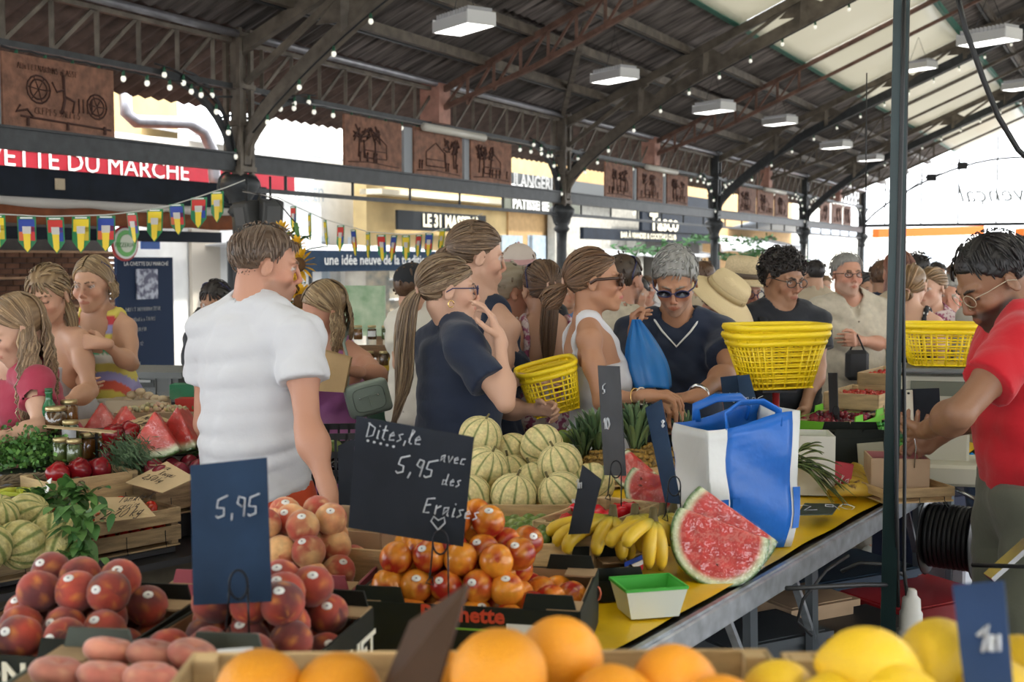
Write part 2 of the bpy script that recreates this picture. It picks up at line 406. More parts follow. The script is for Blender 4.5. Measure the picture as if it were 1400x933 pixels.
        me = bpy.data.meshes.new(name); me.vertices.add(len(V)); me.vertices.foreach_set('co', V.ravel())
        me.loops.add(len(Q)*4); me.polygons.add(len(Q)); me.loops.foreach_set('vertex_index', Q.ravel().astype(np.int32))
        me.polygons.foreach_set('loop_start', np.arange(0, len(Q)*4, 4, dtype=np.int32))
        try: me.polygons.foreach_set('loop_total', np.full(len(Q), 4, dtype=np.int32))
        except Exception: pass
        me.polygons.foreach_set('use_smooth', np.ones(len(Q), dtype=bool))
        if colors is not None:
            base = np.array(colors['base'], dtype=f32); best = np.full(len(V), 1e3, dtype=f32); col = np.tile(base, (len(V), 1))
            for q in s.p:
                if q[7] != '+' or q[0] not in 'ce': continue
                d = s.dist(q, V); cc = np.array(q[6] if q[6] is not None else base, dtype=f32)
                m = (d < best-(tau if q[6] is None else -tau*.4)) & ((d < .0016) | (q[6] is None))
                col[m] = cc; best = np.where(m, d, best)
            if 'post' in colors: col = colors['post'](V, col)
            at_ = me.color_attributes.new('col', 'FLOAT_COLOR', 'POINT')
            at_.data.foreach_set('color', np.concatenate([col, np.ones((len(V), 1), f32)], 1).astype(f32).ravel())
        me.update(); me.validate(); return me
def wrinkle(amp, fr=30, seed=0, dirv=(0.35, .2, 1)):
    rs = np.random.RandomState(seed); ks = []
    for i in range(5):
        d = np.array(dirv)+rs.uniform(-.8, .8, 3); d /= np.linalg.norm(d); ks.append((d*fr*rs.uniform(.6, 1.7), rs.uniform(0, 6), rs.uniform(.5, 1)))
    w2 = rs.uniform(-7, 7, (3, 3))
    def f(X):
        Wp = X+.05*np.sin(X@w2.T); o = np.zeros(len(X), f32)
        for k, ph, a in ks: o += a*(1-2*np.abs(np.sin(Wp@k.astype(f32)+ph)))**1
        return (o*amp*.62).astype(f32)
    return f
SKIN = dict(fair=(.56,.33,.23), tan=(.40,.20,.115), light=(.50,.28,.18), olive=(.36,.19,.115), brown=(.25,.125,.07), red=(.50,.25,.165))
def M3(M): return M.to_3x3()
class Person:
    """joints are world points; everything is built around them"""
    def __init__(s, label, top, Y, face=0, pitch=0, roll=0, hs=.235, skin='light', v=.006, body=None, sex='f', turn=None,
                 hip=None, neck=None, sw=None, arms=None, height=None, lean=0, seed=0, eyes='open', brow=None, beard=None,
                 lips=None, belly=0, group=None, sit=0, bust=1, age=0, stance=0):
        """top = pixel of the crown; face = heading in degrees (0 looks away along +Y, 90 = to picture left, 180 = at the camera, 270 = right)"""
        s.rs = random.Random(seed); s.seed = seed; s.v = v; s.hs = hs; s.skin = SKIN[skin] if isinstance(skin, str) else skin
        s.sex = sex; s.eyes = eyes; s.beard = beard; s.age = age
        tp = P(top[0], top[1], Y) if len(top) == 2 else Vector(top)
        k = hs/.235; s.k = k
        fr = math.radians(face); s.face = fr
        F = Vector((-math.sin(fr), math.cos(fr), 0)); s.F = F
        Rh = Matrix.Rotation(fr, 3, 'Z') @ Matrix.Rotation(math.radians(-pitch), 3, 'X') @ Matrix.Rotation(math.radians(roll), 3, 'Y')
        s.Rh = Rh; s.HC = tp - Rh@Vector((0, -.02, .117))*k
        tr = math.radians(face if turn is None else turn); s.tr = tr
        TF = Vector((-math.sin(tr), math.cos(tr), 0)); TR = Vector((math.cos(tr), math.sin(tr), 0)); s.TF = TF; s.TR = TR
        hgt = height or tp.z
        sc = hgt/1.72; s.sc = sc
        if neck is None: s.NB = s.HC + Rh@Vector((0, -.02, -.075))*k + Vector((0, 0, -.075))*k - TF*.02 - TF*lean*.0
        else: s.NB = P(neck[0], neck[1], neck[2] if len(neck) > 2 else Y)
        if hip is None:
            s.HIP = Vector((s.NB.x, s.NB.y, s.NB.z-.56*sc)) - TF*lean
        else: s.HIP = P(hip[0], hip[1], hip[2] if len(hip) > 2 else Y)
        W = (sw or (.19 if sex == 'm' else .165))*sc*.86; s.W = W
        up = (s.NB-s.HIP).normalized(); s.up = up; s.tl = (s.NB-s.HIP).length
        s.SH = {-1: s.NB - TR*W - up*.072*sc, 1: s.NB + TR*W - up*.072*sc}
        s.arms = {}
        for sd in (-1, 1):
            a = (arms or {}).get(sd)
            S = s.SH[sd]
            if a is None or a == 'down':
                E = S + TR*sd*.05*sc - Vector((0,0,.28*sc)) - TF*.02; Wp = E + TR*sd*.0 - Vector((0,0,.23*sc)) + TF*.06
                hd = dict(curl=.5, n=-TR*sd)
            elif a == 'none': s.arms[sd] = None; continue
            else:
                E = P(*a['e']) if len(a['e']) == 3 and abs(a['e'][0]) > 3 else S+Vector(a['e'])
                Wp = P(*a['w']) if abs(a['w'][0]) > 3 else E+Vector(a['w'])
                if 's' in a: s.SH[sd] = P(*a['s'])
                hd = dict(curl=a.get('curl', .5), n=Vector(a['n']) if 'n' in a else -TR*sd, d=Vector(a['d']) if 'd' in a else None, pinch=a.get('pinch', 0))
            s.arms[sd] = (E, Wp, hd)
        s.root = thing('person', label, 'person', (s.HIP.x, s.HIP.y, 0), group=group)
        s.lipc = lips or tuple(c*m for c, m in zip(s.skin, (.82, .55, .55)))
        s.browc = brow or (.12,.07,.04)
        s.belly = belly; s.bust = bust; s.legs(stance)
    def legs(s, stance):
        sc = s.sc; s.leg = {}
        for sd in (-1, 1):
            h = s.HIP + s.TR*sd*.09*sc - s.up*.02; an = Vector((s.HIP.x, s.HIP.y, .085)) + s.TR*sd*.11*sc + s.TF*stance*sd
            kn = (h+an)/2 + s.TF*.03 + Vector((0,0,.02)); s.leg[sd] = (h, kn, an)
    def T(s, x, y, z):  # torso frame: x right, y forward (metres), z 0 hip .. 1 neck
        return s.HIP + s.TR*x*s.sc + s.TF*y*s.sc + s.up*z*s.tl
    def torso(s, B, e=0, k=.05, col=None):
        R = np.array(Matrix((s.TR, s.TF, s.up)).transposed(), dtype=f32); sc = s.sc; W = s.W/sc
        def el(x, y, z, a, b, c_): B.ell(s.T(x, y, z), ((a*sc+e), (b*sc+e), (c_*sc+e)), R, k, col)
        m = s.sex == 'm'
        el(0, 0, .72, W*.95, .108 if m else .098, .17)
        el(0, -.005, .86, W*.85, .075, .07)
        el(0, .008+s.belly*.5, .38, .145 if m else .122, (.108 if m else .092)+s.belly, .17)
        el(0, -.012, .05, .160 if m else .162, .105, .14)
        if not m and s.bust:
            for sd in (-1, 1): B.ell(s.T(sd*.075, .068, .64), ((.052*s.bust*sc+e),)*3, None, .06, col)
        if m:
            for sd in (-1, 1): B.ell(s.T(sd*.075, .065, .70), (.075*sc+e, .05*sc+e, .055*sc+e), R, .04, col)
        for sd in (-1, 1):
            B.cone(s.NB+s.up*.03*sc, s.SH[sd]+s.up*.012*sc, .038*sc+e*.7, .045*sc+e, k*.9, col)
    def build_body(s):
        B = Sdf(); sc = s.sc; hk = s.k; skin = s.skin
        s.torso(B)
        for sd in (-1, 1):
            h, kn, an = s.leg[sd]
            B.cone(h, kn, .082*sc, .052*sc, .04); B.cone(kn, an, .052*sc, .036*sc, .03)
            B.ell(kn*.6+an*.4-s.TF*.02, (.05*sc, .052*sc, .1*sc), None, .03)
            B.cone(an+Vector((0,0,-.03)), an+s.TF*.15-Vector((0,0,.05)), .036, .026, .02)
            if s.arms[sd]:
                E, Wp, hd = s.arms[sd]; S = s.SH[sd]; m = 1.0 if s.sex == 'm' else .80
                B.cone(S, E, .047*sc*m, .036*sc*m, .035); B.ell(S*.6+E*.4, (.045*sc*m,)*3, None, .04)
                B.cone(E, Wp, .036*sc*m, .024*sc*m, .015); B.ell(E*.72+Wp*.28, (.042*sc*m,)*3, None, .05)
                s.hand(B, sd, E, Wp, hd)
        HC = s.HC; R = s.Rh
        def h(x, y, z): return HC + R@Vector((x, y, z))*hk
        Rn = np.array(R, dtype=f32)
        nr = .056 if s.sex == 'm' else .046
        B.cone(h(0, -.034, -.055), s.NB+Vector((0,0,.0)), nr*hk, (nr+.006)*sc, .016)
        if s.sex == 'm' : B.cone(h(0,-.03,-.07), s.NB+s.TF*.02, nr*.85*hk, .05, .02)
        def el(x, y, z, a, b, c_, k=.02, col=None, op='+', Rm=None): B.ell(h(x, y, z), (a*hk, b*hk, c_*hk), Rn if Rm is None else np.array(R@Rm, dtype=f32), k, col, op)
        def cn(a, b, ra, rb=None, k=.02, col=None, op='+'): B.cone(h(*a), h(*b), ra*hk, (ra if rb is None else rb)*hk, k, col, op)
        el(0, -.018, .032, .073, .094, .084, .02); el(0, .024, -.028, .058, .058, .082, .025)
        mm = 1.08 if s.sex == 'm' else .95
        cn((0, .070, -.099), (0, .070, -.099), .0155*mm, k=.022)
        for q in (-1, 1):
            cn((q*.046*mm, .002, -.056), (q*.015, .058, -.096), .013*mm, .012*mm, k=.02)
            cn((q*.043, .058, -.028), (q*.040, .056, -.03), .018, k=.02)
            cn((q*.012, .082, .021), (q*.044, .066, .022), .0085 if s.sex == 'm' else .0065, k=.012)
            el(q*.031, .091, .003, .015, .012, .0095, .010, None, '-')
            cn((q*.011, .094, -.036), (q*.0095, .097, -.036), .0068, k=.005)
            # ear
            ec = tuple(c*.96 for c in skin)
            Re = Matrix.Rotation(math.radians(-12), 3, 'X') @ Matrix.Rotation(math.radians(q*-22), 3, 'Z')
            el(q*.078, -.010, -.008, .0075, .018, .031, .006, ec, '+', Re)
            el(q*.086, -.004, -.004, .006, .010, .019, .004, None, '-', Re)
            cn((q*.078, -.004, -.014), (q*.079, .000, -.010), .005, k=.004)
        cn((0, .087, .010), (0, .1045, -.029), .0058, .0088 if s.sex == 'm' else .0075, k=.010)
        el(0, .072, -.064, .028, .024, .026, .015)
        for q in (-1, 1):
            cn((0, .0955, -.0585), (q*.022, .0885, -.0630), .0036, .0020, .003, s.lipc)
            cn((0, .0935, -.0680), (q*.020, .0880, -.0655), .0042, .0022, .003, s.lipc)
            # eyes
            if s.eyes == 'open':
                cn((q*.031, .0690, .002), (q*.031, .0690, .002), .0122, k=.001, col=(.46,.43,.40))
                cn((q*.031, .0790, .002), (q*.031, .0790, .002), .0040, k=.001, col=(.05,.035,.03))
                cn((q*.0195, .078, .0065), (q*.031, .0825, .0100), .0030, k=.002, col=tuple(c*.6 for c in skin)); cn((q*.031, .0825, .0100), (q*.043, .0745, .0065), .0030, k=.002, col=tuple(c*.5 for c in skin))
                cn((q*.0195, .078, -.003), (q*.031, .0795, -.008), .0026, k=.003); cn((q*.031, .0795, -.008), (q*.043, .0735, -.002), .0026, k=.003)
            else:
                cn((q*.031, .0690, .002), (q*.031, .0690, .002), .0132, k=.003)
                cn((q*.020, .0775, -.003), (q*.031, .0810, -.0055), .0024, k=.001, col=(.07,.05,.04)); cn((q*.031, .0810, -.0055), (q*.043, .0735, -.003), .0024, k=.001, col=(.07,.05,.04))
            cn((q*.013, .0895, .0195), (q*.030, .0850, .0245), .0034 if s.sex == 'm' else .0024, .0034 if s.sex == 'm' else .0024, .001, s.browc); cn((q*.030, .0850, .0245), (q*.047, .0705, .0215), .0032 if s.sex == 'm' else .0023, .0016, .001, s.browc)
        HCn = A3(HC); Rnn = np.array(R, dtype=f32)
        bc = None if s.beard is None else np.array(s.beard[0], f32); ba = 0 if s.beard is None else s.beard[1]
        rs = np.random.RandomState(s.seed); kk = rs.uniform(-1, 1, (4, 3))*30
        def post(V, col):
            L_ = (V-HCn)@Rnn/hk
            n = sum(np.sin(V@kk[i].astype(f32)+i) for i in range(4))*.25
            col = col*(1+.05*n[:, None])
            near = np.linalg.norm(L_, axis=1) < .16
            # warmer cheeks, nose and ears
            ch = np.exp(-((np.abs(L_[:,0])-.038)**2+(L_[:,2]+.03)**2)/.0007)*(L_[:,1] > .02)+np.exp(-(L_[:,0]**2+(L_[:,2]+.03)**2)/.0002)*(L_[:,1] > .08)
            ch = (ch*near)[:, None]*.16
            col = col*(1-ch*np.array([0, 1, 1.1], f32))
            if bc is not None:
                m = near & (L_[:,2] < -.036) & (L_[:,1] > -.02+(-.036-L_[:,2])*.3) & (L_[:,2] > -.125)
                lipm = (np.abs(L_[:,0]) < .022) & (np.abs(L_[:,2]+.063) < .009) & (L_[:,1] > .08)
                m2 = m*ba*np.clip((-.036-L_[:,2])/.012, 0, 1)*np.clip((L_[:,1]+.02)/.03, 0, 1)*np.clip((L_[:,2]+.128)/.03, 0, 1)*np.clip((np.sqrt((L_[:,0]/1.9)**2+(L_[:,2]+.063)**2)-.008)/.004, 0, 1); m2 = m2[:, None]
                col = col*(1-m2)+bc*m2
            return np.clip(col, .003, .95).astype(f32)
        zl = s.HIP.z+.06*sc
        me = B.mesh(s.v, zlow=zl, low=7, name='body', colors=dict(base=skin, post=post), tau=.001)
        mt = mat('skin', attr=True, rough=.50, bump=.08, bscale=160, spec=.45)
        me.materials.append(mt); put('body', me, s.root, True); s.B = B
    def hand(s, B, sd, E, W, hd):
        f = s.sc*(1.0 if s.sex == 'm' else .9)
        d = hd.get('d') or (W-E).normalized(); d = d.normalized()
        n = hd['n'] - d*hd['n'].dot(d)
        if n.length < .05: n = Vector((0,0,-1)) - d*Vector((0,0,-1)).dot(d)
        n.normalize(); x = d.cross(n)*sd   # x points towards the thumb
        cu = hd['curl']; vis = s.v < .009
        kn = []
        for i, (o, L) in enumerate(((.028,.078), (.010,.082), (-.009,.078), (-.026,.070))):
            K = W + d*L*f*1.05 + x*o*f*1.05; kn.append(K)
            B.cone(W + x*o*.5*f + d*.01, K, .0125*f, .0105*f, .012)
        B.cone(W-d*.02, W+d*.02, .024*f, .021*f, .015)
        B.cone(W+x*.02*f+d*.03*f+n*.008*f, W+x*.012*f+d*.06*f+n*.006*f, .013*f, .011*f, .012)
        lens = ((.040,.024,.020), (.045,.028,.022), (.041,.026,.021), (.032,.019,.018))
        for i, K in enumerate(kn):
            dd = d.copy() + x*(.10-.07*i)*(1-cu); dd.normalize(); p = K
            for j in range(3):
                ang = cu*(1.0, 1.25, .8)[j]*(1+.12*i*(cu > .2)); axis = dd.cross(n).normalized()
                dd = Matrix.Rotation(ang, 3, axis)@dd; nn = Matrix.Rotation(ang, 3, axis)@n; n_ = nn
                q = p + dd*lens[i][j]*f*1.05
                B.cone(p, q, (.0092-.0009*j)*f, (.0084-.0010*j)*f, .003 if j else .006); p = q
            if vis: B.ell(p-dd*.004*f-n*.003*f, (.0055*f,)*3, None, .001, tuple(min(1, c*1.15+.05) for c in s.skin))
        p = W + x*.024*f + d*.018*f + n*.008*f; dd = (d*.62+x*.62+n*.42*(1+hd.get('pinch', 0))).normalized()
        for j, L in enumerate((.042, .032, .026)):
            q = p + dd*L*f; B.cone(p, q, (.0135-.0022*j)*f, (.0115-.002*j)*f, .006); p = q
            dd = (dd*1.0 + d*.35 - x*.30*(1+cu) + n*.1).normalized()
    # ---------------- clothes
    def garment(s, name, mt, e=.014, sleeve=.55, hem=-.10, neck=('round', .075), fold=.004, loose=.0, straps=None, v=None, torso=True, top=None, flare=0, skirt=None, seedo=0, label=None, colors=None):
        B = Sdf(); sc = s.sc
        s.torso(B, e, .05)
        if loose:
            R = np.array(Matrix((s.TR, s.TF, s.up)).transposed(), dtype=f32)
            B.ell(s.T(0, 0, .32), (.15*sc+loose, .112*sc+loose, .30*sc), R, .08)
        if flare or hem < -.02:
            B.cone(s.T(-.07, 0, .1), s.T(-.08, 0, hem), .095*sc+e+loose*.5, .095*sc+e+flare+loose*.5, .08); B.cone(s.T(.07, 0, .1), s.T(.08, 0, hem), .095*sc+e+loose*.5, .095*sc+e+flare+loose*.5, .08)
        cut = s.T(0, 0, hem)
        B.plane(cut, -s.up, .006)
        nk, nr = neck
        if nk == 'round': B.ell(s.NB+s.up*.035*sc+s.TF*.02, (nr*sc, nr*1.0*sc, nr*.80*sc), None, .006, None, '-')
        elif nk == 'v':
            B.ell(s.NB+s.up*.035*sc, (nr*sc,)*3, None, .006, None, '-'); B.cone(s.NB+s.TF*.09*sc, s.NB+s.TF*.125*sc-s.up*.09*sc, .05*sc, .012*sc, .01, None, '-')
        if straps is not None:      # tank top: cut away the shoulders, keep two straps
            wd, ztop, xs = straps
            TRn, upn, H0, TFn = A3(s.TR), A3(s.up), A3(s.HIP), A3(s.TF); tl = s.tl
            def reg(X):
                x = (X-H0)@TRn/sc; z = (X-H0)@upn/tl; y = (X-H0)@TFn/sc
                zt = ztop + .10*np.clip(np.abs(x)/.14, 0, 1)**2*0
                below = (z-zt)*tl
                strap = np.abs(np.abs(x)-xs-.03*np.clip((1-z)/.3, 0, 1)*(wd > .02))*sc-wd
                side = (np.abs(x)-.150)*sc
                return np.maximum(np.minimum(below, strap), side)
            B.fn(reg, .006)
        elif sleeve:
            for sd in (-1, 1):
                if not s.arms[sd]: continue
                E, Wp, hd = s.arms[sd]; S = s.SH[sd]; m = 1.0 if s.sex == 'm' else .86
                A = Sdf()
                if sleeve <= 1: 
                    en = S+(E-S)*sleeve; d = (E-S).normalized(); segs = [(S, en, .050*sc*m+e, (.052-.006*sleeve)*sc*m+e+.008)]
                else:
                    en = E+(Wp-E)*(sleeve-1); d = (Wp-E).normalized(); segs = [(S, E, .054*sc*m+e, .044*sc*m+e), (E, en, .044*sc*m+e, .034*sc*m+e)]
                ends = A3(en); dn = A3(d)
                def sl(X, segs=segs, ends=ends, dn=dn):
                    o = None
                    for a, b, ra, rb in segs:
                        dd = Sdf.dist(('c', A3(a), A3(b+(b-a).normalized()*.0), ra, rb), X); o = dd if o is None else np.minimum(o, dd)
                    return np.maximum(o, (X-ends)@dn)
                B.fn(sl, .035, '+')
                B.p.append(('c', A3(S), A3(en), .001, .001, 1e-4, None, '+'))  # widens the bounds
        if skirt:
            zb, rb = skirt; b = Vector((s.HIP.x, s.HIP.y, zb))
            B.cone(s.T(0, 0, .05), b, .15*sc, rb, .06); B.plane(b, (0,0,-1), .004)
        zl = None if v else s.HIP.z-.05
        me = B.mesh(v or max(s.v*1.5, .0085), zlow=zl, low=3, disp=wrinkle(fold, 32, s.seed+seedo) if fold else None, name=name, colors=colors)
        me.materials.append(mt); o = put(name, me, s.root, True)
        if label: o['label'] = label
        return o
    def trousers(s, mt, end=1.0, e=.02, name='trousers', top=.12, fold=.005, v=.021, label=None, wide=0):
        B = Sdf(); sc = s.sc; R = np.array(Matrix((s.TR, s.TF, s.up)).transposed(), dtype=f32)
        B.ell(s.T(0, -.012, .03), (.172*sc+e*.7, .118*sc+e*.7, .17*sc), R, .05)
        for sd in (-1, 1):
            h, kn, an = s.leg[sd]
            if end <= .55: en = h+(kn-h)*(end/.5); B.cone(h, en, .09*sc+e, .075*sc+e*1.6+wide, .05); n_ = (kn-h).normalized(); B.fn(lambda X, c=A3(en), q=A3(n_): (X-c)@q, .004)
            else: B.cone(h, kn, .088*sc+e, .058*sc+e+wide, .05); B.cone(kn, an*end+kn*(1-end), .058*sc+e+wide, .045*sc+e+wide, .03)
        B.plane(s.T(0, 0, top), s.up, .004)
        me = B.mesh(v, disp=wrinkle(fold, 16, s.seed+5), name=name); me.materials.append(mt); o = put(name, me, s.root, True)
        if label: o['label'] = label
        return o
    def shoes(s, col=(.6,.6,.58)):
        for sd in (-1, 1):
            h, kn, an = s.leg[sd]; B = Sdf(); a = Vector((an.x, an.y, .04))
            B.cone(a-s.TF*.04+Vector((0,0,.01)), a+s.TF*.15-Vector((0,0,.008)), .045, .034, .02); B.cone(a, an, .042, .042, .02); B.plane((0,0,.002), (0,0,-1), .002)
            me = B.mesh(.02, name='shoe'); me.materials.append(mat('shoe_%d' % (col[0]*100), col, .6)); put('shoe', me, s.root, True)
    # ---------------- hair
    def hl(s, x, y, z): return s.HC + s.Rh@Vector((x, y, z))*s.k
    def hair(s, style='short', col=(.10,.055,.03), col2=None, thick=1.0, line=0.0, low=-.075, length=.3, knot=(0,-.115,.03), wave=0, n=160, tail=None, part=0, bumps=0, rough=.42, temples=0):
        B = Sdf(); hk = s.k; R = s.Rh; Rn = np.array(R, dtype=f32); rs = s.rs
        t = thick; thin = style in ('ponytail', 'bun', 'long')
        if thin: B.ell(s.hl(0, -.019, .0335), (.0765*hk, .0975*hk, .0875*hk), Rn, .01)
        else: B.ell(s.hl(0, -.020, .035), ((.076+.005*t)*hk, (.0965+.005*t)*hk, (.083+.008*t)*hk), Rn, .01)
        HCn = A3(s.HC)
        def reg(X):
            L_ = (X-HCn)@Rn/hk; x, y, z = L_[:,0], L_[:,1], L_[:,2]
            front = (y*1.0-z*1.15+.000+line) + temples*np.exp(-((np.abs(x)-.045)/.018)**2)
            front = np.where(z < .0, np.maximum(front, y-.012), front)
            ear = .020-np.sqrt((y+.010)**2+(z+.006)**2*.6)
            f = np.maximum(front*.6, low-z); f = np.maximum(f, np.where(np.abs(x) > .055, ear, -1))
            return (f*hk).astype(f32)
        B.fn(reg, .008)
        bs = [ (rs.uniform(-1,1), rs.uniform(-1,1), rs.uniform(-1,1), rs.uniform(0,6)) for _ in range(4)]
        fr = 150 if bumps else 240
        def dsp(X):
            L_ = (X-HCn)@Rn; o = 0
            if bumps: 
                for a, b, c, p in bs: o = o+np.sin(L_[:,0]*fr*a+L_[:,1]*fr*b+L_[:,2]*fr*c+p)
                return (o*bumps*.3).astype(f32)
            ang = np.arctan2(L_[:,0], L_[:,2]-.03*hk)
            return (np.sin(ang*34+np.sin(L_[:,1]*60)*2)*.0011).astype(f32)
        me = B.mesh(max(s.v, .0052), disp=dsp, name='hair')
        c2 = col2 or tuple(min(1, c*1.9+.01) for c in col)
        hm = mat('hair_%03d_%03d_%03d' % tuple(int(c*999) for c in col), col, rough, attr=True, spec=.5)
        mb = MB()
        if me:
            vs = np.empty(len(me.vertices)*3, f32); me.vertices.foreach_get('co', vs); vs = vs.reshape(-1, 3)
            fs = np.empty(len(me.loops), np.int32); me.loops.foreach_get('vertex_index', fs); fs = fs.reshape(-1, 4)
            bpy.data.meshes.remove(me)
            mb.v = [tuple(a) for a in vs.tolist()]; mb.f = fs.tolist(); mb.mi = [0]*len(mb.f); mb.sm = [True]*len(mb.f)
            La = (vs-HCn)@Rn/hk; st = np.sin(np.arctan2(La[:,0], La[:,2])*23+La[:,1]*40)*.5+.5
            mb.c = [tuple(a) for a in (np.array(col)*(1-.4*st[:,None])*.7+np.array(c2)*.25*st[:,None]).tolist()]; mb.usec = True
        rr = (.087*hk, .109*hk, .098*hk) if not thin else (.0795*hk, .1005*hk, .0905*hk); ec = Vector((0, -.020, .035))*hk
        def onell(dv, up=1.0):
            dv = dv.normalized(); return s.HC + R@(ec + Vector((dv.x*rr[0], dv.y*rr[1], dv.z*rr[2]))*up)
        def lc():
            u = rs.random()**1.3; v_ = rs.uniform(.40, .85); return tuple((a*(1-u)+b*u)*v_ for a, b in zip(col, c2))
        far = s.v > .009
        if far: n = n//4
        wid = 2.2 if far else 1.0
        def lock(pts, r): 
            m = len(pts); mb.tube(pts, [r*wid*(.55+.45*math.sin(math.pi*min(1, .25+i/(m-1)*.75)))*(1 if i < m-1 else .15) for i in range(m)], 4, cap=False, col=lc())
        if style in ('ponytail', 'bun'):
            kp = Vector(knot)*hk; kd = Vector(((kp-ec).x/rr[0], (kp-ec).y/rr[1], (kp-ec).z/rr[2])).normalized()
            KW = s.HC + R@kp
            for i in range(n):
                for _ in range(60):   # start anywhere in the haired area, most often on its rim
                    dv0 = Vector((rs.gauss(0,1), rs.gauss(0,1), rs.gauss(0,1))).normalized(); y = dv0.y*rr[1]/hk-.02; z = dv0.z*rr[2]/hk+.035
                    g = max((y-z*1.15+line)*.6, low-z, y-.012 if z < 0 else -1)
                    if abs(dv0.x) > .6: g = max(g, .024-math.hypot(y+.01, (z+.006)*.8))
                    if g < -.001 and (g > -.016 or rs.random() < .12): break
                pts = []
                for j in range(9):
                    t_ = j/8; dv = (dv0*(1-t_)+kd*t_)
                    if dv.length < .05: dv = kd
                    dv.normalize(); pts.append(onell(dv, .985+.022*math.sin(min(1, t_*4)*1.57)+rs.uniform(0, .012)))
                pts.append(KW); lock(pts, .0030)
            if style == 'bun':
                for i in range(40):
                    ax = Vector((rs.uniform(-1,1), rs.uniform(-1,1), rs.uniform(-1,1))).normalized(); q = ax.orthogonal().normalized(); r_ = rs.uniform(.018,.032)
                    lock([KW+R@Vector((0,-.015,0)) + (Matrix.Rotation(u*1.3, 3, ax)@q)*r_ for u in range(5)], .004)
            else:
                tl = tail or [(0,-.03,-.05), (0,-.04,-.15), (0,-.03,-.25)]
                T_ = [KW] + [KW + (Vector(q) if tail else R@Vector(q)) for q in tl]
                def pos(t_):
                    f = t_*(len(T_)-1); i = min(int(f), len(T_)-2); u = f-i
                    a = T_[max(i-1,0)]; b = T_[i]; c = T_[i+1]; d = T_[min(i+2, len(T_)-1)]
                    return b*1.0 + (c-a)*.5*u + (a*2-b*5+c*4-d)*.5*u*u + (b*3-a-c*3+d)*.5*u*u*u
                for i in range(int(n*.7)):
                    an = rs.uniform(0, 6.28); rd = math.sqrt(rs.random()); L = rs.uniform(.75, 1); pts = []; ph = rs.uniform(0,6)
                    for j in range(11):
                        t_ = j/10*L; sp = .006+.024*math.sin(math.pi*min(1, t_*1.15))**.7 if t_ > 0 else .006
                        o = Vector((math.cos(an), math.sin(an)*.8, 0))*rd*sp*1.15 + Vector((math.sin(t_*9+ph), math.cos(t_*8+ph), 0))*wave*t_
                        pts.append(pos(t_)+o)
                    lock(pts, .0036)
                mb.tube([KW+R@Vector((.017*math.cos(u*.7), -.006, .017*math.sin(u*.7))) for u in range(10)], .005, 6, col=(.5,.3,.22))
        elif style == 'long':
            for i in range(n):
                sx = rs.choice((-1, 1)); yy = rs.uniform(-.9, .80); ph = rs.uniform(0,6); L = length*rs.uniform(.8, 1.05); pts = []
                p0 = Vector((part/.087*.3+sx*.06, yy, math.sqrt(max(.05, 1-yy*yy)))).normalized()
                back = yy < -.35
                side = Vector((sx*(.95 if not back else rs.uniform(.0,.9)), (-.12+yy*.42 if not back else -.9), -.30)).normalized()
                for j in range(6):
                    t_ = j/5; dv = (p0*(1-t_)+side*t_).normalized(); pts.append(onell(dv, 1.0+rs.uniform(0,.02)))
                e0 = pts[-1]; outw = (R@Vector((side.x, side.y, 0))).normalized()
                for j in range(1, 8):
                    t_ = j/7; q = e0 + Vector((0,0,-L*t_)) + outw*(.018*math.sin(t_*2.5)) + Vector((math.sin(t_*14+ph), math.cos(t_*12+ph), 0))*wave*t_**.5 + Vector((outw.y, -outw.x, 0))*rs.uniform(-.008,.008)
                    pts.append(q)
                lock(pts, .0042)
        else:  # short / curly tufts
            for i in range(n if style != 'buzz' else 0):
                for _ in range(20):
                    dv = Vector((rs.gauss(0,1), rs.gauss(0,1), rs.gauss(0,1))).normalized()
                    y = dv.y*rr[1]/hk-.02; z = dv.z*rr[2]/hk+.035
                    if y-z*1.15+line < -.004 and z > low+.01 and (abs(dv.x) < .6 or math.hypot(y+.01, (z+.006)*.8) > .024): break
                pts = []
                if style == 'curly':
                    ax = Vector((rs.gauss(0,1), rs.gauss(0,1), rs.gauss(0,1))).normalized(); q = ax.orthogonal().normalized(); r_ = rs.uniform(.006,.012); c0 = onell(dv, 1.02)
                    for j in range(7): pts.append(c0 + R@dv*(.002*j) + (Matrix.Rotation(j*.9, 3, ax)@q)*r_)
                    lock(pts, .0032)
                else:
                    tg = Vector((part, .35 if dv.y > 0 else -.2, -.75 if dv.z < .5 or abs(dv.x) > .5 else .1)); tg = tg + Vector((dv.x*.9, 0, 0))
                    L = rs.uniform(.25, .45)*(.3 if z < -.01 else 1)
                    for j in range(5):
                        d2 = (dv + tg*L*j/4).normalized(); pts.append(onell(d2, .985+.010*thick*math.sin(j*.8)+rs.uniform(0,.012)*thick))
                    lock(pts, .0026)
        return mb.obj('hair', hm, s.root, True)
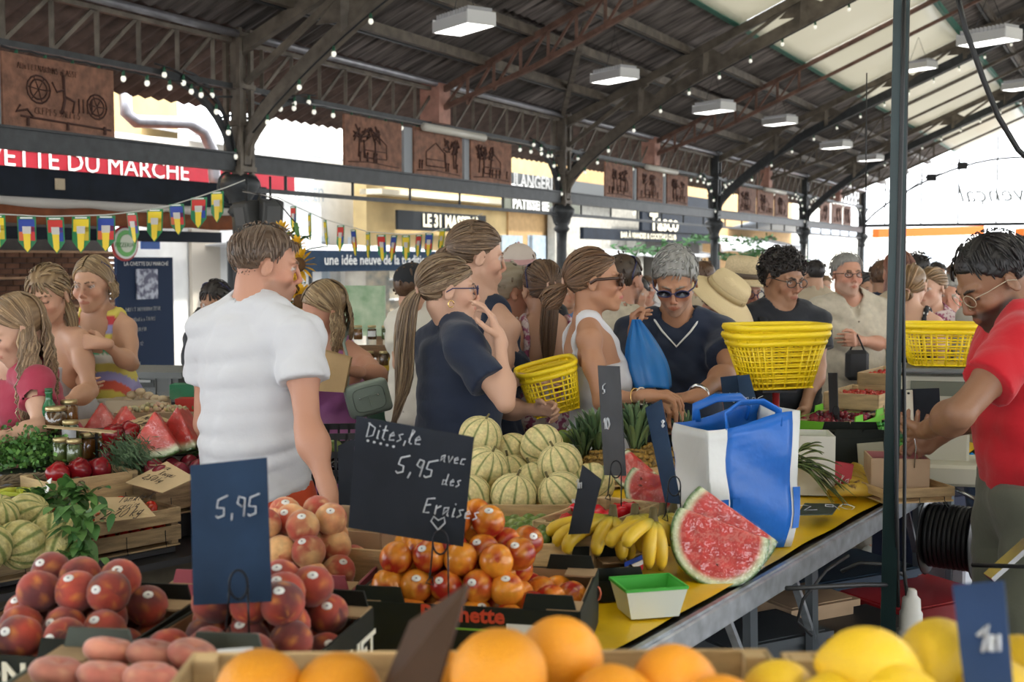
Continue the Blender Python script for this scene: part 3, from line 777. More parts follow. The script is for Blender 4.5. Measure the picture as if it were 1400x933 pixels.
    def glasses(s, kind='sun', up=0, col=(.03,.02,.02), frame=.0022, lens=(.022,.018)):
        mb = MB(); hk = s.k; R = s.Rh
        if up: q0 = Matrix.Rotation(math.radians(48), 3, 'X'); off = Vector((0, -.052, .028))
        else: q0 = Matrix.Identity(3); off = Vector((0, 0, 0))
        def h(x, y, z): return s.HC + R@(q0@Vector((x, y, z)) + off)*hk
        for q in (-1, 1):
            rim = [h(q*.033+lens[0]*1.1*math.cos(a*.524)*1.0, .099-.35*abs(q*.033+lens[0]*math.cos(a*.524))**1*.35, .001+lens[1]*math.sin(a*.524)) for a in range(13)]
            mb.tube(rim, frame*hk*(1.3 if kind == 'sun' else 1), 6, mi=0)
            if kind == 'sun':
                c = h(q*.033, .098-.012, .001); mb.add([c]+rim[:-1], [(0, i+1, (i+1) % 12+1) for i in range(12)], mi=1)
            mb.tube([h(q*.056, .088, .008), h(q*.074, .06, .008), h(q*.083, .0, .006), h(q*.082, -.022, -.008)], frame*hk*(1.5 if kind == 'sun' else 1), 6, mi=0)
        mb.tube([h(-.011, .100, .005), h(0, .104, .007), h(.011, .100, .005)], frame*hk, 6, mi=0)
        nm = 'sunglasses' if kind == 'sun' else 'glasses'
        o = mb.obj(nm, [mat('specs_%d' % (col[0]*999), col, .3), mat('dark_lens', (.012,.012,.016), .25, spec=.5)], s.root, True)
        return o
    def neckline_ring(s, nm, col, r=.078, w_=.004, drop=0):
        mb = MB(); pts = []
        for i in range(21):
            a = 2*math.pi*i/20; v = s.NB + s.TR*math.cos(a)*r*s.sc + s.TF*(math.sin(a)*r*s.sc+.015) + s.up*(.01-.045*max(0, math.sin(a))-drop*max(0, math.sin(a))**6)
            pts.append(v)
        mb.tube(pts, w_, 6); return mb.obj(nm, mat('trim_%d' % (col[0]*99), col, .7), s.root, True)
# ================================================================ the market hall
B0, S0, BAY = 8.0, 9.48, 7.536
def s_of(px, b=B0):
    u = (px-700)/FPX; return b*(u*SN+CS)/(SN-u*CS)
def zr(b): return 3.86+.433*(B0-b) if b > 1 else 3.86+.433*(B0-(2-b))
cols = [S0+BAY*k for k in range(-1, 5)]
m_iron = mat('painted_iron', (.036,.039,.042), .5, metal=.2, var=.35, vscale=9, bump=.1)
m_iron_lt = mat('aged_iron', (.135,.112,.088), .6, metal=.15, var=.45, vscale=6)
m_rust = mat('rusty_iron', (.16,.085,.062), .7, var=.4, vscale=8)
m_pipe = mat('zinc_pipe', (.33,.33,.36), .35, metal=.6, var=.2)
m_roof = mat('weathered_roof_sheet', (.16,.14,.132), .75, var=.85, vscale=2.2, stretch=(6,.6,1), island=.45, bump=.3, bscale=8)
m_roof2 = mat('weathered_eave_sheet', (.13,.09,.075), .8, var=.5, vscale=5, island=.25)
m_green = mat('green_edge_flashing', (.03,.17,.12), .5, var=.3)
m_sky = translucent('skylight_sheet', (.50,.48,.42), (.64,.61,.52), .42); m_sky2 = translucent('brighter_unseen_skylight', (.55,.53,.48), (.86,.84,.76), .65)  # second sheet: out-of-view strips transmit more, to add light over the stalls
m_lamp = mat('lamp_diffuser', (.9,.9,.88), .4, emit=2.2, ecol=(1,.98,.94))
m_lampg = mat('lamp_grille', (.30,.30,.31), .5, metal=.4)
m_bulb = mat('frosted_bulb', (.9,.9,.82), .25, emit=.25, ecol=(1,.97,.85))
m_cable = mat('black_cable', (.012,.012,.013), .5)
m_greenp = mat('green_socket', (.02,.10,.05), .5)
m_concrete = mat('market_floor', (.30,.28,.26), .8, var=.3, vscale=2, bump=.2)
MB().box((0, 18, -.05), (70, 80, .1)).obj('floor', m_concrete)['kind'] = 'structure'
def dirbox(mb, b0, s0, b1, s1, z0, z1, th, mi=0):  # upright wall strip between two hall points
    a = H(b0, s0, (z0+z1)/2); c = H(b1, s1, (z0+z1)/2); mb.bar(a, c, th, z1-z0, mi); return mb
# --- roof: corrugated sheets, one by one, laid down the slope
def sheet_mesh(L, wdt, nc, mt, amp=.018):
    """local x along the hall, local y down the slope"""
    mb = MB(); n = nc*4
    vs = []; fs = []
    for i in range(n+1):
        z = amp*math.cos(2*math.pi*i/4)
        for y in (-L/2, L/2): vs += [(-wdt/2+wdt*i/n, y, z), (-wdt/2+wdt*i/n, y, z+.006)]
    for i in range(n): a = 4*i; fs += [[a, a+2, a+6, a+4], [a+1, a+5, a+7, a+3]]
    fs += [[0,1,3,2], [4*n, 4*n+2, 4*n+3, 4*n+1]]
    mb.add(vs, fs, 0, False); return mb.mesh(mt, 'roof_sheet')
roof = thing('roof', kind='structure', label=None, cat=None, loc=(0,0,0)); 
def slope_M(b0, b1, s, z0, z1, dz=.07):
    p0 = H(b0, s, z0+dz); p1 = H(b1, s, z1+dz); y = (p1-p0).normalized(); x = Vector((SN, CS, 0)); z = x.cross(y)
    if z.z < 0: x = -x; z = x.cross(y)
    M = Matrix((x, y, z)).transposed().to_4x4(); M.translation = (p0+p1)/2; return M, (p1-p0).length
PW = BAY/5
def lay(b0, b1, mt, pw=PW, nc=8, sr=range(-12, 26), smin=-2.6):
    M, L = slope_M(b0, b1, 0, zr(b0), zr(b1)); me = sheet_mesh(L+.06, pw+.02, nc, mt)
    for i in sr:
        sc_ = cols[0]+pw*(i+.5) if True else 0
        if sc_ > cols[-1]: break
        M, _ = slope_M(b0, b1, sc_, zr(b0), zr(b1)); o = bpy.data.objects.new('roof_panel', me); C.objects.link(o); o.parent = roof; o.matrix_local = M
for b0, b1 in ((8.0, 6.62), (6.62, 5.25)): lay(b0, b1, m_roof)
lay(9.3, 8.0, m_roof2)
for b0, b1 in ((3.18, 2.09), (2.09, 1.0)): lay(b0, b1, m_roof)
for b0, b1 in ((-3.25, -7.3),): lay(b0, b1, m_roof, pw=PW*2.5, nc=12, sr=range(-5, 26))
for b0, b1 in ((1.0, -1.18),): lay(b0, b1, m_roof, pw=PW*2.5, nc=12, sr=range(-5, 26))
# translucent strips between the green edges, sagging a little in each bay
def skylight(b0, b1, k, parts=2):
    s0 = cols[0]+BAY*k/parts; s1 = s0+BAY/parts-.05
    def fn(u, v):
        b = b0+(b1-b0)*u; q = math.sin(math.pi*u)*math.sin(math.pi*v)
        return H(b, s0+(s1-s0)*v, zr(b)-.06-.14*q-.02*math.sin(v*19+u*3)*q)
    mb = MB().sheet(fn, 8, 10); o = mb.obj('skylight_panel', m_sky if b0 > 0 and k > 0 else m_sky2, roof); solidify(o, .012); return o
for k in range(-4, 10):
    skylight(5.22, 3.2, k)
for k in range(-2, 5): skylight(-1.2, -3.23, k, 1)
for b in (5.24, 3.18, -1.2, -3.25):
    mb = MB(); mb.bar(H(b, cols[0]-14, zr(b)-.02), H(b, cols[-1], zr(b)-.02), .10, .09); o = mb.obj('green_flashing', m_green, roof)
# --- purlins
m_purl = m_iron_lt
for b in (7.3, 6.62, 5.95, 2.6, 1.9):
    MB().bar(H(b, cols[0]-4, zr(b)-.05), H(b, cols[-1], zr(b)-.05), .07, .11).obj('purlin', m_purl, roof)
    MB().bar(H(b+.08, cols[0]-4, zr(b)-.10), H(b+.08, cols[-1], zr(b)-.10), .05, .03).obj('purlin', m_iron, roof)
# --- columns
def column(s, k):
    c = H(B0, s, 0); t = thing('iron_column', '%s cast iron column along the street side of the hall' % ('nearest','second','third','fourth','fifth')[k-1] if k else 'cast iron column beside the camera', 'column', c, group=None)
    mb = MB(); mb.lathe([(.22,0),(.22,.25),(.16,.3),(.13,.45),(.085,.55),(.078,1.9),(.085,2.1)], n=12); mb.obj('shaft', m_iron, t)
    mb = MB(); mb.lathe([(.085,2.08),(.13,2.13),(.10,2.18),(.12,2.26),(.2,2.38),(.2,2.44),(.13,2.5)], n=12); mb.obj('capital', m_iron, t)
    ax = Matrix.Rotation(HYAW, 3, 'Z'); mb = MB()
    for sx in (-1, 1):
        for sy in (-1, 1): mb.box(Vector((0,0,3.2))+ax@Vector((sx*.085, sy*.085, 0)), (.045,.045,1.45), R=ax)
    mb.box((0,0,3.2), (.12,.10,1.4), R=ax)
    for z in (2.55, 3.0, 3.36, 3.86): mb.box((0,0,z), (.24,.24,.05), R=ax)
    mb.obj('upper_post', m_iron_lt if k < 3 else m_iron, t)
    # curved brackets along the line and inwards
    def arc(dirv, L, z0, z1, nm='bracket', wd=.03, mt=m_iron):
        pts = []
        for i in range(11):
            a = math.pi/2*i/10; pts.append(dirv*(.1+L*(1-math.cos(a))) + Vector((0,0,z0+(z1-z0)*math.sin(a))))
        mb = MB()
        for a, b in zip(pts[:-1], pts[1:]): mb.bar(a, b, .06, .045)
        pts2 = [dirv*(.1+L*.62*(1-math.cos(math.pi/2*i/8)))+Vector((0,0,z0+.08+(z1-z0-.02)*math.sin(math.pi/2*i/8))) for i in range(9)]
        for a, b in zip(pts2[:-1], pts2[1:]): mb.bar(a, b, .03, .02)
        for i in (2, 4, 6, 8): mb.bar(pts[i], Vector((dirv.x*.1, dirv.y*.1, pts[i].z+.05)), .02)
        return mb.obj(nm, mt, t)
    ha = Vector((SN, CS, 0)); hb = Vector((CS, -SN, 0))
    arc(ha, 1.1, 2.55, 3.36); arc(-ha, 1.1, 2.55, 3.36)
    # small scroll stubs under the capital carry lamps
    for sg in (-1, 1):
        mb = MB(); mb.tube([Vector((0,0,2.35))+ha*sg*(.18+.14*math.sin(a*.5))+Vector((0,0,.16*math.cos(a*.5))) for a in range(8)], .014, 6); mb.obj('scroll', m_iron, t)
    return t
for k, s in enumerate(cols): 
    if k: column(s, k)
# --- transverse trusses over every column (curved) and mid bay lattices
def arc_z(b):
    x = min(1, max(0, (B0-.08-b)/2.1)); zt = zr(b)-.55
    return 2.6+(zt-2.6)*math.sqrt(max(0, 1-(1-x)**2))**.9 if x < 1 else zt
def main_truss(s, k):
    t = thing('roof_truss', ('truss by the camera','curved iron truss springing from the nearest column','curved iron truss springing from the second column','curved iron truss springing from the third column','curved iron truss springing from the fourth column','gable truss at the far end')[k], 'truss', H(B0, s, 0))
    def top(b): return H(b, s, zr(b)-.14)
    def low(b):
        x = (B0-b)/7.0
        return H(b, s, arc_z(b))
    MB().bar(top(8.05), top(1), .09, .12).obj('top_chord', m_iron_lt, t, True)
    MB().bar(top(1), top(-7.2), .09, .12).obj('top_chord', m_iron_lt, t, True)
    mb = MB(); bs = [7.92-2.1*(i/12)**2 for i in range(12)]+[5.82-4.8*i/12 for i in range(13)]
    for a, b in zip(bs[:-1], bs[1:]): mb.bar(low(a), low(b), .10, .05); mb.bar(low(a)+Vector((0,0,.09)), low(b)+Vector((0,0,.09)), .03, .14)
    mb.obj('curved_chord', m_iron_lt if k < 3 else m_iron, t, True)
    for i, b in enumerate((6.7, 5.7, 4.3, 3.1, 1.9)):
        MB().bar(low(b), top(b), .06, .09).obj('post', m_iron_lt, t, True)
        M = frame3(low(b)+Vector((0,0,.12)), (SN, CS, 0))
        for sg in (-1, 1): MB().prism([(0,0),(sg*.34,-sg*.0+.0 if sg<0 else .14),(0,.32)], .02, M).obj('gusset', m_iron_lt, t, True)
        if i < 4:
            b2 = (5.7, 4.3, 3.1, 1.9)[i]; MB().bar(low(b)+Vector((0,0,.1)), top(b2), .035, .05).obj('diagonal', m_iron_lt, t, True)
    MB().bar(H(7.9, s, 3.4), H(6.6, s, zr(6.6)-.2), .05, .06).obj('diagonal', m_iron_lt, t, True)
def mid_truss(s, k):
    t = thing('lattice_truss', 'rusty lattice truss spanning the roof %s' % ('between the camera and the nearest column','between the first and second columns','between the second and third columns','between the third and fourth columns','between the fourth column and the gable')[k], 'truss', H(B0, s, 0))
    def top(b): return H(b, s, zr(b)-.12)
    def low(b): return H(b, s, zr(b)-.12-.36*min(1, (8.05-b)/1.2+.55))
    mt = m_rust if k < 3 else m_iron_lt
    MB().bar(top(8.0), top(5.3), .06, .07).obj('top_chord', mt, t, True)
    MB().bar(low(8.0), low(6.6), .06, .06).obj('bottom_chord', mt, t, True); MB().bar(low(6.6), low(5.3), .06, .06).obj('bottom_chord', mt, t, True)
    MB().bar(top(5.3), top(1), .06, .07).obj('top_chord', mt, t, True); MB().bar(low(5.3), low(1), .06, .05).obj('bottom_chord', mt, t, True)
    n = 8
    for i in range(n):
        b = 7.9-2.6*i/(n-1)*1.0
        MB().bar(low(b), top(b), .04, .04).obj('post', mt, t, True)
        if i < n-1: MB().bar(low(b), top(b-2.6/(n-1)), .03, .03).obj('diagonal', mt, t, True)
    MB().box(H(8.0, s, 3.62), (.28,.28,.50), HYAW).obj('bearing_box', mat('salmon_box', (.42,.22,.17), .7, var=.3), t, True)
for k in range(1, 5): main_truss(cols[k], k)
for k in range(0, 5): mid_truss(cols[k]+BAY/2, k)
# wind braces
t = thing('wind_brace', 'slanting pipe brace crossing the roof above the second column', 'brace', H(8, cols[2], 3.8))
MB().bar(H(7.95, cols[2]-.1, 3.85), H(6.0, cols[2]-3.6, zr(6)-.25), .07).obj('pipe', m_iron_lt, t, True)
# --- longitudinal lattice girder, bay by bay
ORD = ('first', 'first', 'second', 'third', 'fourth')
for k in range(5):
    s0, s1 = cols[k]+.12, cols[k+1]-.12
    t = thing('lattice_girder', 'lattice girder with zinc pipe on top, %s' % ('near bay left of the first column','bay between first and second columns','bay between second and third columns','bay between third and fourth columns','last bay before the gable')[k], 'girder', H(B0, (s0+s1)/2, 3.36))
    MB().bar(H(B0, s0, 3.36), H(B0, s1, 3.36), .06, .05).obj('bottom_chord', m_iron, t, True)
    MB().bar(H(B0, s0, 3.80), H(B0, s1, 3.80), .06, .04).obj('top_chord', m_iron_lt, t, True)
    MB().tube([H(B0-.09, s0, 3.86), H(B0-.09, s1, 3.86)], .04, 8).obj('pipe', m_pipe, t, True)
    n = 15
    for i in range(n):
        s = s0+(s1-s0)*(i+.5)/n; MB().bar(H(B0, s, 3.37), H(B0, s, 3.80), .035).obj('post', m_iron_lt, t, True)
        if i < n-1: MB().bar(H(B0, s, 3.37), H(B0, s+(s1-s0)/n*.95, 3.80), .02, .035).obj('diagonal', m_iron_lt, t, True)
    t = thing('tie_beam', 'dark painted beam carrying the carved boards, %s' % ('left of the first column','between the first and second columns','between the second and third columns','between the third and fourth columns','before the gable')[k], 'beam', H(B0, (s0+s1)/2, 2.6))
    MB().bar(H(B0, s0, 2.61), H(B0, s1, 2.61), .10, .16).obj('beam_web', m_iron, t, True)
    MB().bar(H(B0, s0, 2.70), H(B0, s1, 2.70), .16, .02).obj('beam_flange', m_iron, t, True)
    if k: 
        MB().bar(H(B0, s0, 2.36), H(B0, s1, 2.36), .035, .045).obj('hanging_rail', m_iron, t, True)
        for i in range(6):
            s = s0+(s1-s0)*(i+.5)/6; MB().bar(H(B0, s, 2.36), H(B0, s, 2.54), .03).obj('hanger', m_iron, t, True)
# --- carved wooden boards standing on the beam
m_board = mat('carved_board', (.22,.10,.06), .7, var=.45, vscale=12, bump=.4, bscale=60, island=.1)
m_carve = mat('carving_line', (.06,.025,.018), .8)
m_grey = mat('grey_filler', (.26,.28,.30), .6)
def board(x0, x1, lab, seed, ht=.57, b=B0-.06):
    s0, s1 = s_of(x0, b), s_of(x1, b); t = thing('carved_board', lab, 'sign', H(b, (s0+s1)/2, 2.71))
    MB().bar(H(b, s0, 2.71+ht/2), H(b, s1, 2.71+ht/2), .03, ht).obj('panel', m_board, t, True)
    rd = random.Random(seed); mb = MB(); w_ = s1-s0
    M = frame3(H(b-.02, s0, 2.71), (-CS*1, SN, 0)); M = M.copy()
    x = Vector((SN, CS, 0)); M = Matrix((x, Vector((-CS, SN, 0)), Vector((0,0,1)))).transposed().to_4x4(); M.translation = H(b-.018, s0, 2.71)
    def st(pts, r=.007): mb.tube([M@Vector((p[0]*w_, 0, p[1]*ht)) for p in pts], r, 4)
    if seed == 0:
        handwrite(mb, 'AUX BERNARDINS GRASSE', .12*w_, .80*ht, .048, .003, M, 0)
        for cx, cz, r in ((.3,.55,.13), (.83,.42,.12)):
            for q in (1, .72): st([(cx+r*.78*q*math.cos(a*.45), cz+r*1.5*q*math.sin(a*.45)) for a in range(15)], .008)
            for a in range(6): st([(cx, cz), (cx+r*.7*math.cos(a), cz+r*1.4*math.sin(a))], .005)
        st([(.52,.8),(.53,.45),(.5,.25)], .016); st([(.42,.68),(.46,.55),(.53,.6)], .009); st([(.53,.5),(.62,.45),(.6,.28)], .012)
        for x_ in (.66,.70,.74,.78): st([(x_,.5),(x_,.3)], .008)
        handwrite(mb, 'CREPES SALEES', .26*w_, .2*ht, .055, .0035, M, 0)
        st([(.14,.15),(.96,.1)], .009); st([(.14,.3),(.1,.2),(.2,.25),(.25,.15)], .01)
        for x_ in (.2,.55,.9): st([(x_,.14),(x_,.02)], .016)
    else:
        for i in range(3): cx = rd.uniform(.12,.88); st([(cx,.2),(cx+rd.uniform(-.03,.03),.55)], .012); [st([(cx+rd.uniform(-.09,.09), rd.uniform(.5,.85)) for _ in range(4)], .012) for _ in range(4)]
        cx = rd.uniform(.4,.6); st([(cx-.2,.2),(cx-.2,.5),(cx,.72),(cx+.2,.5),(cx+.2,.2),(cx-.2,.2)], .008); st([(cx-.2,.35),(cx+.2,.35)], .006)
        for i in range(6): a = rd.uniform(.08,.92); st([(a,.12),(a,.26)], .012); st([(a,.27),(a+.01,.31)], .014)
        st([(.05,.08),(.4,.12),(.95,.07)], .006)
    mb.obj('carving', m_carve, t, True)
board(10, 160, 'large carved board with two wheels and a figure, left end of the beam', 0)
for i, (a, b_, l) in enumerate(((472,549,'first'),(566,631,'second'),(643,698,'third'))): board(a, b_, '%s carved wooden picture board between the near columns' % l, i+1)
for i, (a, b_, l) in enumerate(((826,863,'first'),(870,904,'second'),(910,938,'third'))): board(a, b_, '%s carved wooden picture board between second and third columns' % l, i+4)
for i, (a, b_, l) in enumerate(((1008,1031,'first'),(1033,1055,'middle'),(1057,1075,'last'))): board(a, b_, '%s carved wooden picture board between third and fourth columns' % l, i+7)
for i, (a, b_, l) in enumerate(((1119,1132,'first'),(1135,1149,'middle'),(1151,1161,'last'))): board(a, b_, '%s carved wooden picture board in the last bay' % l, i+10)
for i, (a, b_, l) in enumerate(((-8,11,'left of the large carved board'),(549,565,'after the first near carved board'),(631,643,'before the third near carved board'),(863,870,'after the first board of the second bay'),(904,911,'before the third board of the second bay'))):
    s0, s1 = s_of(a), s_of(b_); o = MB().bar(H(B0-.03, s0, 2.98), H(B0-.03, s1, 2.98), .04, .56).obj('filler_panel', m_grey); tag(o, 'grey filler panel %s' % l, 'panel')
# tube lights beside the boards
for (a, b_, z, l) in ((566,648,3.28,'over the near carved boards'),(872,912,3.30,'over the second bay boards'),(1035,1062,3.3,'over the third bay boards')):
    o = MB().tube([H(B0-.16, s_of(a), z), H(B0-.16, s_of(b_), z)], .05, 10).obj('fluorescent_light', mat('tube_diffuser', (.50,.48,.42), .3, emit=.05)); tag(o, 'long tube light %s' % l, 'light')
# --- festoon strings of bulbs
bulb_me = MB().ell((0,0,-.055), (.030,.030,.036), 10, 7).mesh(m_bulb, 'bulb')
sock_me = MB().lathe([(.016,-.03),(.018,0),(.012,.03)], n=8).mesh(m_cable, 'socket')
sock_g = MB().lathe([(.018,-.03),(.02,0),(.014,.035)], n=8).mesh(m_greenp, 'socket')
def festoon(pts, n, lab, green=False, sag=0, r=.010, sc_=.82):
    t = thing('festoon_lights', lab, 'string lights', pts[0])
    cum = [0]
    for a, b in zip(pts[:-1], pts[1:]): cum.append(cum[-1]+(b-a).length)
    def at(u):
        d = u*cum[-1]
        for i in range(len(pts)-1):
            if d <= cum[i+1]+1e-6: q = (d-cum[i])/(cum[i+1]-cum[i]); return pts[i].lerp(pts[i+1], q)
        return pts[-1]
    MB().tube([at(i/(4*n))+Vector((0,0,-sag*abs(math.sin(math.pi*i/4)))) for i in range(4*n+1)], r, 6).obj('cable', m_cable, t, True)
    for i in range(n):
        p = at((i+.5)/n); o = put('bulb', bulb_me, t); o.location = p-pts[0]+Vector((0,0,-.03)); o.scale = (sc_,)*3
        q = put('socket', sock_g if green else sock_me, o)
for k in range(5):
    s0, s1 = cols[k]+.3, cols[k+1]-.3; x0 = s_of(5) if k == 0 else s0
    festoon([H(B0-.05, x0, 3.32), H(B0-.05, s1, 3.30)], (9, 20, 18, 16, 14)[k], 'bulb string along the girder, %s' % ('left of the first column','first to second column','second to third column','third to fourth column','last bay'  )[k], True, .01)
    if k < 4:
        s = cols[k+1]; pts = []
        for i in range(26):
            b = 7.75-6.6*i/25; z = arc_z(b)
            pts.append(H(b, s-.09, z-.06))
        festoon(pts, 15, 'bulb string following the curved truss of the %s column' % ('nearest','second','third','fourth')[k], True)
        pts = [H(B0-.05, cols[k+1]+sg*(.1+1.1*(1-math.cos(a*math.pi/16))), 2.62+.8*math.sin(a*math.pi/16)) for sg in (1,) for a in range(9)]
        festoon(pts, 6, 'bulb string on the right bracket of the %s column' % ('nearest','second','third','fourth')[k], True)
        pts = [H(B0-.05, cols[k+1]-(.1+1.1*(1-math.cos(a*math.pi/16))), 2.62+.8*math.sin(a*math.pi/16)) for a in range(9)]
        festoon(pts, 6, 'bulb string on the left bracket of the %s column' % ('nearest','second','third','fourth')[k], True)
# --- hanging floodlights
def hang_lamp(px, py, wpx, lab):
    Y = .50*FPX/wpx; p = P(px, py, Y); t = thing('hanging_lamp', lab, 'lamp', p, rz=HYAW-math.pi/2-.5)
    L, W_, D = .60, .30, .14
    mb = MB(); mb.box((0,0,-.06), (L-.03, W_-.03, .02)); mb.obj('diffuser', m_lamp, t)
    mb = MB()
    for y in (-1, 1): mb.box((0, y*W_/2, -.02), (L, .012, .10))
    for x in (-1, 1): mb.box((x*L/2, 0, -.01), (.012, W_, .12))
    mb.box((0,0,-.055), (L-.1,.012,.035)); mb.obj('housing', mat('lamp_white', (.55,.55,.55), .4), t)
    for i in range(12): MB().box((-L/2+.03+i*(L-.06)/11, 0, .055), (.008, W_-.04, .07)).obj('fin', m_lampg, t)
    mb = MB(); zt = 1.2
    for x in (-1, 1): mb.tube([(x*.2, 0, .05), (0, 0, .5)], .004, 4)
    mb.tube([(0,0,.5), (0,0,zt)], .004, 4); mb.obj('wire', m_cable, t)
for a in ((634,30,74,'hanging floodlight nearest, above the carved boards'),(840,103,54,'hanging floodlight below the slanting brace'),(976,147,46,'third hanging floodlight in the row'),(1066,165,37,'fourth hanging floodlight in the row'),(1143,198,33,'fifth hanging floodlight in the row'),(1190,216,27,'farthest hanging floodlight in the row'),(1352,50,62,'floodlight behind the green pole cable, upper corner'),(1398,116,40,'floodlight at the edge under the skylight'),(1255,90,38,'floodlight seen just right of the green pole')): hang_lamp(*a)
# --- gable end
t = thing('gable_frame', 'white glazed gable frame with arch closing the far end of the hall', 'gable', H(4, cols[-1], 2.7))
sg_ = cols[-1]
def archz(b): return 2.75+ (2.0)*math.sin(math.pi/2*min(1, (8.0-b)/4.5))**.8
mb = MB(); bs = [8-9*i/24 for i in range(25)]
for a, b in zip(bs[:-1], bs[1:]): mb.bar(H(a, sg_, archz(a)), H(b, sg_, archz(b)), .06, .06)
mb.obj('arch', m_iron, t, True)
MB().bar(H(8.0, sg_, 2.75), H(-7, sg_, 2.75), .08, .10).obj('tie', m_iron, t, True)
for i in range(9):
    b = 7.3-1.1*i; MB().bar(H(b, sg_, 2.78), H(b, sg_, zr(b)-.1), .03, .04).obj('mullion', m_iron, t, True)
    if i < 8:
        M = Matrix.Identity(4)
        mb = MB(); b1 = b-1.1; mb.add([H(b, sg_+.02, 2.8), H(b1, sg_+.02, 2.8), H(b1, sg_+.02, zr(b1)-.15), H(b, sg_+.02, zr(b)-.15), H(b, sg_+.03, 2.8), H(b1, sg_+.03, 2.8), H(b1, sg_+.03, zr(b1)-.15), H(b, sg_+.03, zr(b)-.15)], [(0,1,2,3),(7,6,5,4),(0,4,5,1),(1,5,6,2),(2,6,7,3),(3,7,4,0)]); mb.obj('pane', clearfilm('gable_glass', (1,1,1), .04, .05), t, True)
for b, z in ((6.8,3.5),(5.9,4.2),(5.0,4.55)):
    MB().box(H(b, sg_-.05, archz(b)+.02), (.3,.03,.22), HYAW+math.pi/2).obj('rosette', m_iron, t, True)
    for q in (-.8, .8): MB().bar(H(b, sg_, archz(b)), H(b+q, sg_, archz(b)+.55-(.3 if q > 0 else 0)), .03).obj('stay', m_iron, t, True)
Mx = Matrix((Vector((CS,-SN,0)), Vector((SN,CS,0)), Vector((0,0,1)))).transposed().to_4x4(); Mx.translation = P(1385, 265, 0.4622*3.6+sg_*CS-.2)
text_on('Provençal', .75, Mx, mat('faded_letter', (.25,.27,.28), .7), t, mirror=True, shear=.3)
# orange awning beyond the gable
for (x0, x1, l) in ((1197,1341,'long orange sun awning hanging at the far end'),(1394,1440,'second orange awning at the edge of view')):
    a, c_ = P(x0, 319, 40.5), P(x1, 315, 43.0) if x0 < 1300 else P(x1, 312, 43)
    mb = MB(); mb.bar(a, c_, .3, .30); o = mb.obj('awning', mat('orange_canvas', (.75,.13,.01), .7)); o.name = 'awning'; tag(o, l, 'awning')
# ================================================================ the street and shop fronts along the left
m_white = mat('white_render', (.78,.78,.76), .8, var=.12, vscale=3)
m_cream = mat('cream_render', (.52,.38,.18), .8, var=.2, vscale=2)
m_navy = mat('navy_sheet', (.007,.011,.019), .6, spec=.2, var=.4, vscale=5)
m_rust_c = mat('rust_canvas', (.22,.065,.02), .8, var=.3, vscale=6)
m_red = mat('red_fascia', (.26,.006,.016), .45, var=.1)
m_letter = mat('white_lettering', (.80,.79,.75), .5)
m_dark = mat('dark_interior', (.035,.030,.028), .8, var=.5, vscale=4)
m_wood = mat('shelf_wood', (.22,.12,.06), .7, var=.3, stretch=(1,1,8))
m_glass = clearfilm('shop_glass', (.9,.94,.96), .10, .05)
m_shut = mat('painted_shutter', (.33,.40,.47), .7, var=.2)
m_street = mat('street_paving', (.52,.50,.46), .85, var=.2, vscale=1)
a = H(16, -10, -.02); o = MB().box(H(20, 30, .012), (18, 110, .02), -math.atan2(SN, CS)).obj('floor_street', m_street); o['kind'] = 'structure'
def HM(b, s, z):   # local x along the hall (to the right in view), y away from the hall, z up
    M = Matrix((Vector((SN,CS,0)), Vector((-CS,SN,0)), Vector((0,0,1)))).transposed().to_4x4(); M.translation = H(b, s, z); return M
def PB(px, py, b):   # hall coordinates (s, z) of what is seen at a pixel on the plane b
    s = s_of(px, b); Y = b*SN+s*CS; return s, P(px, py, Y).z
def hb(mb, b, s0, s1, z0, z1, th, mi=0): mb.bar(H(b, s0, (z0+z1)/2), H(b, s1, (z0+z1)/2), th, z1-z0, mi); return mb
# --- red shop front, first building
t = thing('shop_building', 'white shop building with red fascia reading civette du marché', 'building', H(12, 10, 0))
mb = MB(); hb(mb, 12.4, 3.0, 13.2, 3.35, 7.5, .3); mb.obj('upper_wall', m_cream, t, True)
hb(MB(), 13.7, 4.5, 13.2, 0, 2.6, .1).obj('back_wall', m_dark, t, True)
hb(MB(), 11.1, 5.0, 14.3, 2.64, 2.92, .12).obj('fascia', m_red, t, True)
hb(MB(), 11.12, 5.0, 14.3, 2.93, 2.97, .2).obj('fascia_cap', m_white, t, True)
text_on('CIVETTE DU MARCHÉ', .30, HM(11.03, 10.35, 2.775), m_letter, t, sx=1.18)
hb(MB(), 12.2, 5.0, 13.5, 3.0, 3.25, 1.6).obj('canopy_slab', mat('pale_slab', (.62,.58,.52), .8), t, True)
# white pillar and pale wall right of the blackboard
hb(MB(), 12.3, 12.6, 16.5, 0, 2.6, .2).obj('side_wall', m_white, t, True)
hb(MB(), 12.1, 12.0, 12.5, 0, 2.5, .2).obj('pillar', m_white, t, True)
hb(MB(), 12.15, 13.3, 13.9, 0.0, 2.1, .06).obj('door', mat('pale_door', (.55,.50,.42), .7), t, True)
for z in (.5, 1.0, 1.4, 1.75):
    mb = MB(); hb(mb, 13.3, 6.0, 13.0, z, z+.03, .35); mb.obj('shelf', m_wood, t, True)
# zinc drain pipe
def dp(px, py, b): s, z = PB(px, py, b); return H(b, s, z)
o = MB().tube([dp(177,118,10.3), dp(178,155,10.3), dp(190,166,10.3), dp(262,168,10.3), dp(282,180,10.3), dp(293,205,10.3), dp(296,240,10.3), dp(298,262,10.3)], .075, 12).obj('drain_pipe', m_pipe); tag(o, 'grey drain pipe bending down beside the red fascia', 'pipe')
o = MB().tube([dp(317,330,9.9), dp(317,400,9.9), dp(317,500,9.9)], .05, 10).obj('down_pipe', mat('dark_pipe', (.04,.045,.05), .5)); tag(o, 'dark downpipe behind the peeking woman', 'pipe')
